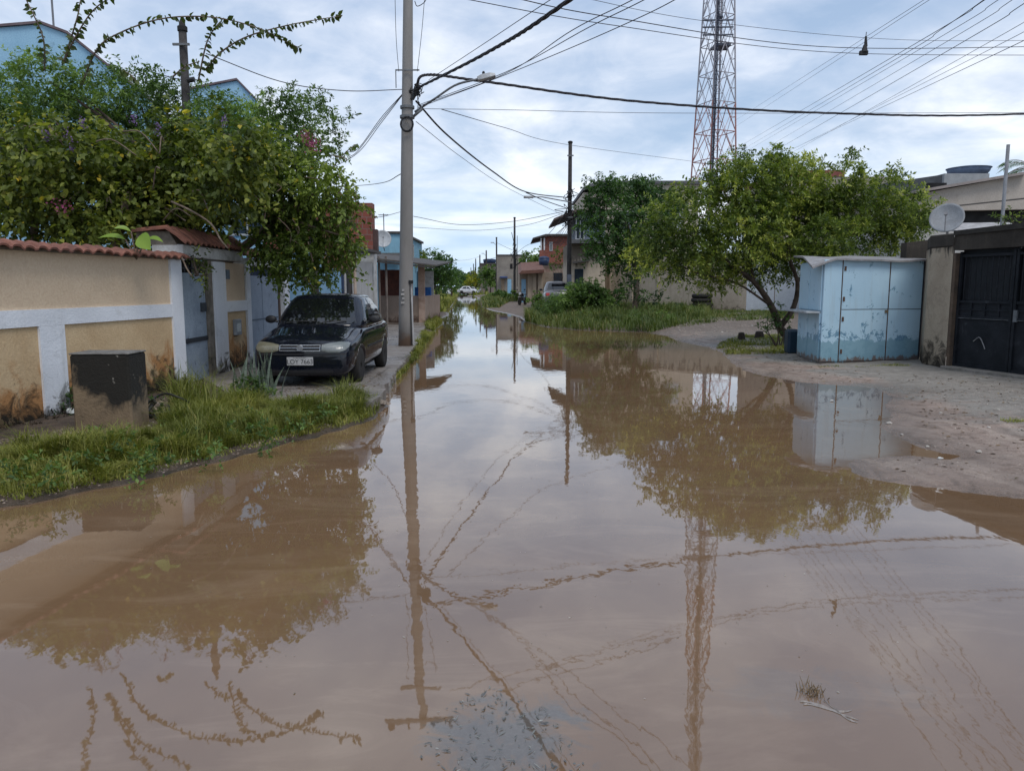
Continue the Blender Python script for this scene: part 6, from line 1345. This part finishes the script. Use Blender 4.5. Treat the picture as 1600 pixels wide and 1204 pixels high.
far_tree('yellow_tree', 'bright yellow flowering tree far down the street', [(738, 438, 6), (744, 434, 7), (748, 440, 6), (741, 442, 6)], 165, LEAF_Y, dens=5.72)
far_tree('street_tree', 'mid green tree beside the bare cement house on the right', [(828, 405, 10), (838, 402, 8), (822, 415, 9), (835, 415, 10), (845, 408, 7), (818, 402, 5)], 86, LEAF_F, dens=13)
far_tree('street_tree', 'dusty green tree behind the far lamp poles', [(760, 428, 9), (768, 424, 9), (772, 434, 8), (762, 438, 8), (774, 442, 6), (757, 440, 5)], 140, LEAF_F, dens=6.76)
for k, (px, py, r_, D) in enumerate(((722, 440, 6, 240), (729, 437, 7, 300), (735, 436, 7, 320), (726, 444, 5, 200), (718, 436, 5, 280), (712, 430, 4, 260))):
    far_tree('distant_tree', 'hazy dark tree closing the far end of the street', [(px, py, r_), (px + 4, py + 2, r_ * .8), (px - 4, py + 3, r_ * .8)], D, LEAF_D, group='distant trees at the end of the street', dens=2.86)
bs = pxb([(870, 398, 8), (876, 390, 6), (880, 402, 7), (874, 410, 8), (868, 416, 7)], 60, .6); shrub('climber', 'green climber hanging on the brick house wall beside the wooden pole', bs, (bs[0][0], 60, 1), LEAF_F, Ln=.2, Wd=.1, dens=10, per=8, slen=.4)
for k, (lst, D, l) in enumerate((([(775, 462, 5), (782, 460, 5), (768, 464, 4)], 95, 'low bush by the third wooden pole on the right bank'), ([(800, 462, 6), (793, 464, 5), (788, 462, 5)], 75, 'low bush by the second wooden pole on the right bank'), ([(838, 466, 7), (830, 470, 6), (845, 470, 7), (850, 464, 6)], 52, 'low bush in front of the silver hatchback'), ([(860, 472, 6), (868, 474, 7), (878, 476, 7)], 44, 'low bush left of the round bush'))):
    bs = pxb(lst, D, .5); shrub('low_bush', l, bs, (bs[0][0], D, .1), LEAF_F, Ln=.004 * D, Wd=.002 * D, dens=2600 / D, per=9, slen=.3)

# ================================================================== TREES AND PLANTS, LEFT
rl = np.random.default_rng(51)
BA = pxb([(18, 150, 38), (78, 128, 36), (38, 108, 18), (128, 150, 38), (178, 135, 26), (198, 108, 9), (222, 170, 38), (262, 158, 32), (238, 130, 20), (226, 112, 9), (338, 195, 38), (395, 188, 38), (440, 178, 30), (478, 168, 22), (500, 158, 12),
          (515, 186, 13), (528, 238, 12), (470, 212, 28), (544, 184, 6), (100, 190, 55), (180, 205, 55), (0, 200, 55), (300, 218, 45), (420, 235, 45), (355, 165, 16), (512, 215, 13), (415, 155, 12), (455, 150, 12), (490, 240, 20), (-60, 170, 60), (-70, 260, 70), (365, 240, 45), (330, 158, 10)], 15.6, 1.0, rl)
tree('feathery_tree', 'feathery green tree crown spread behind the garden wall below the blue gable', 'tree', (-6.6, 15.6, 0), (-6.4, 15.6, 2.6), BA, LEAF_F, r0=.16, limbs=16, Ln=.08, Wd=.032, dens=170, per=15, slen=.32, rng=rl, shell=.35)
BV = pxb([(30, 250, 48), (95, 240, 46), (165, 255, 50), (235, 262, 50), (300, 246, 42), (55, 312, 52), (145, 320, 55), (235, 325, 50), (298, 300, 40), (372, 218, 32), (356, 282, 42), (8, 345, 34), (80, 360, 26), (200, 358, 28), (130, 362, 24), (352, 308, 22), (368, 250, 30), (-50, 300, 60), (400, 225, 22), (270, 205, 28), (30, 205, 30), (405, 262, 26)], 11.8, .8, rl)
t = thing('climbing_vine', 'broad leaved climbing vine with purple flowers and long arching shoots over the cream wall', 'vine', (-6.0, 11.8, 0))
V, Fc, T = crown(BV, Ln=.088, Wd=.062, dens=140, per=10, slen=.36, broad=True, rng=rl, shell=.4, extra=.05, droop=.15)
BVd = pxb([(30, 250, 40), (95, 245, 40), (165, 255, 44), (235, 262, 44), (300, 246, 40), (55, 312, 46), (145, 320, 50), (235, 325, 46), (305, 312, 44), (356, 282, 38), (345, 335, 30), (100, 355, 28), (200, 355, 28), (282, 362, 24)], 12.9, .5, rl)
pv = [(V, Fc, T)]; vv = crown(BVd, Ln=.10, Wd=.07, dens=110, per=9, slen=.36, broad=True, rng=rl, shell=.3); pv.append(vv)
shoots = [[(128, 132, 11.4), (150, 80, 11.1), (180, 55, 11), (250, 30, 10.8), (330, 27, 10.7), (400, 43, 10.7), (440, 62, 10.7), (470, 76, 10.7)], [(322, 108, 11), (345, 82, 10.9), (385, 58, 10.8), (440, 42, 10.8), (490, 32, 10.8), (535, 25, 10.8)],
          [(70, 110, 11.2), (68, 62, 11), (52, 22, 10.9), (40, -5, 10.9), (42, -40, 10.8)], [(98, 100, 11.2), (118, 58, 11), (148, 14, 10.9), (190, -12, 10.8), (230, -30, 10.8)], [(310, 125, 11), (322, 70, 10.9), (335, 45, 10.9), (350, 28, 10.9)],
          [(100, 95, 11.2), (120, 30, 11), (130, -10, 11), (160, -50, 10.9)], [(270, 120, 11.2), (290, 104, 11.1), (312, 96, 11.1)], [(190, 110, 11.6), (205, 118, 11.5), (214, 130, 11.5)]]
mb = MB()
for k, s in enumerate(shoots):
    W_ = [at(*p) for p in s]; mb.tube(curve(W_, 40), [.013 - .0002 * i for i in range(41)], 5); pv.append(string_leaves(W_, .05, .088, .062, rl, .22))
for k in range(26):
    a_ = at(rl.uniform(-20, 330), rl.uniform(200, 350), 11.2 + rl.random() * .5); d_ = rl.normal(size=3) * [.5, .2, .18]; mb.tube(curve([a_, tuple(np.array(a_) + d_ * .5 + [0, 0, .15]), tuple(np.array(a_) + d_)], 8), .010, 5)
mb.tube(curve([(-6.0, 11.8, 0), (-6.1, 11.7, 1.5), at(200, 300, 11.8)], 8), .07, 8); mb.tube(curve([(-7.5, 12, 0), (-7.4, 11.8, 1.5), at(60, 320, 11.8)], 8), .06, 8)
# bare pale stem hanging over the porch tiles
mb.tube(curve([at(268, 315, 11.1), at(300, 330, 11.0), at(330, 350, 11.0), at(345, 375, 11.0), at(356, 388, 11.05)], 14), [.016 - .0004 * i for i in range(15)], 6)
mb.tube(curve([at(284, 402, 11.2), at(292, 420, 11.15), at(300, 432, 11.15)], 8), .012, 5)
mb.build('stems', BARKL, t, smooth=True); V, Fc, T = merge(pv); fast('leaves', V, Fc, LEAF_V, t, tint=T)
PUR = leaf_mat('purple petals', [(.0, (.08, .035, .14)), (.5, (.16, .09, .27)), (1., (.30, .20, .42))], .2)
for px, py in ((112, 225), (129, 190), (104, 205), (208, 184), (246, 200), (72, 208), (350, 184)):
    c_ = np.array(at(px, py, 10.75)); n_ = 34; s = rl.random(n_); B_ = c_ + np.stack([rl.normal(size=n_) * .022, rl.normal(size=n_) * .022, -s * .16 + .06], 1); V, Fc, k = leaf_geo(B_, unit(rl.normal(size=(n_, 3))), unit(rl.normal(size=(n_, 3))), np.full(n_, .028), np.full(n_, .020)); fast('flower_cluster', V, Fc, PUR, t, tint=rl.random(n_))
BH = pxb([(420, 250, 36), (466, 258, 36), (505, 288, 32), (530, 325, 26), (540, 370, 17), (498, 345, 42), (442, 325, 42), (402, 306, 30), (432, 385, 38), (478, 395, 38), (520, 402, 24), (452, 416, 24), (494, 425, 15), (536, 408, 14), (412, 358, 20), (515, 440, 9), (486, 445, 8), (540, 300, 12), (548, 345, 12), (460, 300, 34), (470, 438, 10), (545, 425, 9), (505, 375, 28), (440, 432, 9), (505, 250, 14), (545, 390, 12)], 13.6, .7, rl)
t = thing('hanging_shrub', 'bulky flowering shrub hanging down over the roof of the black car', 'shrub', (-5.6, 14, 0))
pv = [crown(BH, Ln=.075, Wd=.044, dens=190, per=11, slen=.26, broad=True, rng=rl, shell=.4, extra=.015, droop=.2)]
mb = MB()
for s in ([(555, 300, 13.4), (562, 318, 13.3), (575, 330, 13.3), (590, 341, 13.3)], [(520, 262, 13.4), (538, 240, 13.3), (556, 226, 13.3), (548, 232, 13.3)], [(470, 430, 13.1), (488, 448, 13.1), (490, 460, 13.1)], [(510, 430, 13.1), (514, 450, 13.1)], [(540, 420, 13.2), (550, 430, 13.2)], [(430, 420, 13.2), (418, 434, 13.2)], [(550, 380, 13.2), (556, 400, 13.2), (552, 425, 13.2)], [(530, 345, 13.), (545, 372, 13.), (548, 400, 13.)]):
    W_ = [at(*p) for p in s]; mb.tube(curve(W_, 16), .008, 5); pv.append(string_leaves(W_, .05, .08, .055, rl, .4))
for k in range(12): a_ = at(rl.uniform(400, 550), rl.uniform(230, 400), 12.9); d_ = rl.normal(size=3) * [.2, .1, .35]; mb.tube(curve([a_, tuple(np.array(a_) + d_ * .5 + [.1, 0, 0]), tuple(np.array(a_) + d_)], 8), .009, 5)
mb.tube(curve([(-5.6, 14, 0), (-5.5, 14, 1.6), at(450, 330, 13.8)], 8), .08, 8)
for bl in BH[:12]: limb(mb, at(450, 340, 13.8), bl[:3], .04, .01)
mb.build('stems', BARKL, t, smooth=True); V, Fc, T = merge(pv); fast('leaves', V, Fc, leaf_mat('shrub leaves', [(.0, (0.0350, 0.0525, 0.0125)), (.4, (0.0938, 0.1438, 0.0275)), (.7, (0.2000, 0.2625, 0.0500)), (.9, (0.3125, 0.3625, 0.0750)), (1., (0.6000, 0.4250, 0.0625))]), t, tint=T)
PINK = leaf_mat('magenta petals', [(.0, (.18, .03, .09)), (1., (.38, .08, .20))], .2)
for px, py in ((478, 213), (490, 228), (95, 323), (487, 222)):
    c_ = np.array(at(px, py, 12.9 if px > 300 else 10.7)); n_ = 50; B_ = c_ + rl.normal(size=(n_, 3)) * .06; V, Fc, k = leaf_geo(B_, unit(rl.normal(size=(n_, 3))), unit(rl.normal(size=(n_, 3))), np.full(n_, .035), np.full(n_, .028)); fast('flower_cluster', V, Fc, PINK, t, tint=rl.random(n_))
# dried brown strands
n_ = 260; q = [at(rl.uniform(505, 555), rl.uniform(300, 420), 12.95 + rl.random() * .3) for _ in range(n_)]; B_ = np.array(q); V, Fc, k = leaf_geo(B_, unit(rl.normal(size=(n_, 3)) * .3 + [0, 0, -1]), unit(rl.normal(size=(n_, 3))), .05 + .05 * rl.random(n_), np.full(n_, .025)); fast('withered_leaves', V, Fc, leaf_mat('withered', [(.0, (.12, .065, .04)), (1., (.27, .17, .10))], .2), t, tint=rl.random(n_))

# big bright taro leaves on the wall
TARO = leaf_mat('lime leaf', [(.0, (.16, .27, .03)), (1., (.24, .36, .05))], .35, .4)
tc_ = at(212, 384, 8.9 + 1.4); t = thing('broadleaf_plant', 'lime green plant with four big leaves above the coping of the cream wall', 'plant', (tc_[0], tc_[1], 2.0)); mb = MB()
for (px, py, L_, W_, dx, dz, up) in ((216, 370, .30, .22, .35, -.15, (-.1, -1, .5)), (196, 374, .34, .13, -1, .30, (0, -.5, 1)), (228, 374, .26, .12, 1, .1, (0, -.4, 1)), (205, 362, .22, .10, -.5, .25, (0, -.6, 1))):
    b0 = np.array(at(px, py, 10.2)); d = unit(np.array([dx, -.25, dz])); nr = unit(np.array(up, float)); sd = unit(np.cross(d, nr)); G = []
    prof = [0, .62, .95, 1., .92, .72, .42, 0.02]
    for i, wv in enumerate(prof):
        s = i / 7; c0 = b0 + d * L_ * s - np.array([0, 0, 1]) * L_ * .25 * s * s
        for v_ in (-1, -.5, 0, .5, 1): G.append(c0 + sd * W_ / 2 * wv * v_ + nr * .03 * abs(v_) * wv)
    fc = [(i * 5 + j, i * 5 + j + 1, i * 5 + j + 6, i * 5 + j + 5) for i in range(7) for j in range(4)]; fast('leaf_blade', G, fc, TARO, t, smooth=True, tint=[.5 + .3 * random.random()] * len(fc)); mb.tube([tuple(b0), (tc_[0], tc_[1], 1.95)], .010, 5)
mb.build('leaf_stalks', BARKL, t)

# snake plants and weeds by the narrow gate
sc_ = gp(398, 622, .14); t = thing('snake_plant', 'upright banded grey green snake plant beside the meter wall', 'plant', (*sc_, .1)); m, b = new_mat('banded leaf'); wv = b.noise(9, 3, .6, .5, b.coord('World', (1, 1, 5)))
b.out(b.ramp(wv, [(.4, (.055, .085, .06)), (.55, (.16, .19, .145)), (.65, (.07, .11, .075))]), .45); rr = np.random.default_rng(12); V = []; Fq = []
for k in range(34):
    bx, by = sc_[0] + rr.normal() * .13, sc_[1] + .1 + rr.normal() * .10; H = .42 + .28 * rr.random(); az = rr.random() * 6.28; ln = .05 + .14 * rr.random(); tw_ = rr.random() * 3.14; o_ = len(V)
    for i in range(6):
        s = i / 5; w_ = .022 * (1 - s ** 2.5) + .002; x, y, z = bx + math.cos(az) * ln * s * s, by + math.sin(az) * ln * s * s, .1 + H * s; V += [(x - w_ * math.cos(tw_), y - w_ * math.sin(tw_), z), (x, y + .006, z), (x + w_ * math.cos(tw_), y + w_ * math.sin(tw_), z)]
    for i in range(5):
        for j in range(2): q = o_ + i * 3 + j; Fq.append((q, q + 1, q + 4, q + 3))
fast('blades', V, Fq, m, t, smooth=True)
bs = pxb([(385, 605, 15), (365, 612, 12), (405, 612, 13), (425, 615, 8), (395, 595, 9), (350, 615, 8)], sc_[1] - .15, .15); shrub('low_weed_clump', 'low leafy weeds at the foot of the snake plant', bs, (*sc_[:1], sc_[1] - .2, .12), LEAF_F, Ln=.05, Wd=.022, dens=420, per=9, slen=.10)
bs = pxb([(112, 630, 14), (100, 640, 11), (122, 615, 9), (90, 648, 8), (240, 635, 12), (228, 640, 10), (250, 642, 8)], 8.75, .12); shrub('wall_weeds', 'scrubby dark weeds at the foot of the ochre wall around the concrete block', bs, (bs[0][0], 8.75, .1), LEAF_D, Ln=.045, Wd=.018, dens=420, per=9, slen=.10)
bs = [(wl(y)[0] + .12 + .05 * math.sin(y * 7), y, .13, .07 + .03 * math.sin(y * 3)) for y in np.arange(6.8, 11.4, .16)]; shrub('dead_undergrowth', 'dark dried undergrowth along the foot of the ochre wall', bs, (bs[5][0], bs[5][1], .1), leaf_mat('dead leaves', [(.0, (.018, .014, .010)), (.6, (.045, .035, .022)), (1., (.09, .10, .03))], .1), 'undergrowth', Ln=.045, Wd=.014, dens=500, per=8, slen=.10)
bs = pxb([(316, 402, 10), (312, 418, 8), (325, 428, 7), (302, 398, 7), (320, 440, 5)], 11.6, .1, rl); shrub('fern_clump', 'fern like leaves dangling through the top of the narrow steel door', bs, (bs[0][0], 11.5, 1.8), LEAF_V, Ln=.06, Wd=.028, dens=220, per=9, slen=.14, droop=.4)

# ================================================================== GRASS
WEEDY = [(*gp(px, py, .14), .17, .10) for px, py in ((60, 735), (130, 725), (190, 715), (245, 700), (300, 690), (350, 680), (400, 672), (450, 660), (500, 652), (20, 750), (90, 750), (215, 735), (330, 712), (420, 690), (170, 700), (280, 672), (200, 690), (145, 690), (215, 665), (385, 655), (470, 670), (250, 720))]
V, Fc, T = crown(WEEDY, Ln=.045, Wd=.022, dens=420, per=7, slen=.11, rng=np.random.default_rng(77)); tag(fast('broadleaf_weeds', V, Fc, LEAF_F, tint=T), 'small leafy weeds mixed through the grass of the left bank', 'weeds', kind='stuff')
BUSHY = [(*gp(px, py, .3), .35, .28) for px, py in ((850, 492), (880, 488), (1020, 492), (1060, 488), (960, 490), (1085, 492), (910, 497), (990, 500), (840, 480), (1040, 500))]
V, Fc, T = crown(BUSHY, Ln=.08, Wd=.03, dens=150, per=8, slen=.25, rng=np.random.default_rng(78)); tag(fast('broadleaf_weeds', V, Fc, LEAF_F, tint=T), 'leafy weeds mixed through the tall grass of the right bank', 'weeds', kind='stuff')
grass('sparse_grass', 'thin brownish grass growing through the gravel before the white gate', [gp(*p, .1) for p in ((1060, 512), (1100, 482), (1240, 486), (1240, 503), (1130, 506))], 22000, .16, .012, GR2, seed=15, clump=1.5)
g_ = lambda lst, z=.1: [gp(x, y, z) for x, y in lst]
berm = g_([(-260, 770), (-100, 735), (0, 716), (100, 708), (170, 700), (232, 688), (265, 655), (300, 640), (345, 636), (430, 634), (520, 626), (588, 627), (602, 640)], .1) + g_([(590, 652), (555, 666), (500, 684), (430, 702), (370, 716), (300, 734), (230, 750), (150, 766), (80, 782), (0, 796), (-150, 830), (-300, 870)], .0)
grass('grass_verge', 'lush wet grass on the left bank along the water', berm, 100000, .185, .0038, seed=1, minz=.05)
grass('grass_tuft', 'taller grass clumps in the middle of the left bank', g_([(262, 660), (270, 640), (310, 632), (345, 650), (350, 690), (290, 705)]), 2600, .34, .004, seed=2, lo=.4)
grass('grass_tuft', 'thick yellowish grass clump at the pavement corner', g_([(510, 655), (522, 628), (560, 618), (590, 626), (596, 648), (560, 662)]), 6500, .20, .0035, seed=3, lo=.5)
grass('grass_edge', 'short creeping grass on the very edge of the left bank', g_([(-200, 800), (0, 745), (300, 700), (500, 665), (600, 636), (590, 652), (500, 684), (300, 734), (0, 796), (-200, 850)], .02), 26000, .07, .005, seed=4, minz=.025)
grass('kerb_grass', 'strip of grass growing along the kerb between pavement and water', g_([(604, 612), (612, 590), (632, 566), (650, 540), (662, 518), (672, 520), (682, 516), (668, 540), (652, 562), (628, 590), (612, 608)], .08), 24000, .13, .006, seed=5, lo=.4, clump=3, minz=.0)
grass('bank_grass', 'patch of grass at the porch corner on the left bank', g_([(664, 512), (668, 496), (690, 500), (694, 506), (682, 514)], .1), 9000, .22, .012, seed=6)
verge = g_([(818, 502), (850, 512), (900, 516), (960, 516), (1005, 515), (1060, 508), (1112, 497), (1105, 484), (1085, 480), (1030, 476), (960, 476), (900, 478), (850, 482), (822, 490)], .15)
grass('right_verge_grass', 'tall lush grass on the right bank in front of the weathered wall', verge, 95000, .42, .012, GR2, seed=7, clump=1.1, lo=.35)
grass('tree_grass', 'short patchy grass around the stumps and the kiosk tree', g_([(1112, 546), (1125, 532), (1160, 523), (1238, 522), (1245, 550), (1170, 550)]), 14000, .09, .007, seed=8)
grass('far_bank_grass', 'grass on the far right bank along the receding street', [gp(*p, .15) for p in ((748, 465), (752, 478), (780, 480), (796, 472), (830, 470), (832, 464), (790, 461))], 26000, .40, .03, GR2, seed=9, clump=.6)
grass('far_bank_grass', 'grass on the far left bank below the dark trees', [gp(*p, .15) for p in ((668, 488), (698, 484), (712, 466), (716, 458), (700, 457), (668, 472))], 30000, .38, .03, seed=10, clump=.6)
grass('distant_grass', 'green strip where the street disappears in the distance', [(-22, 130), (-4, 130), (-10, 420), (-50, 420)], 22000, .6, .10, seed=11, clump=.2)
for k, (px, py) in enumerate(((1370, 610), (1356, 572), (1300, 571), (1400, 571), (1600, 655))): c_ = gp(px, py, .08); grass('grass_wisp', 'tiny wisps of grass in the sandy apron', [(c_[0] - .25, c_[1] - .1), (c_[0] + .25, c_[1] - .1), (c_[0] + .25, c_[1] + .1), (c_[0] - .25, c_[1] + .1)], 260, .06, .004, seed=20 + k)
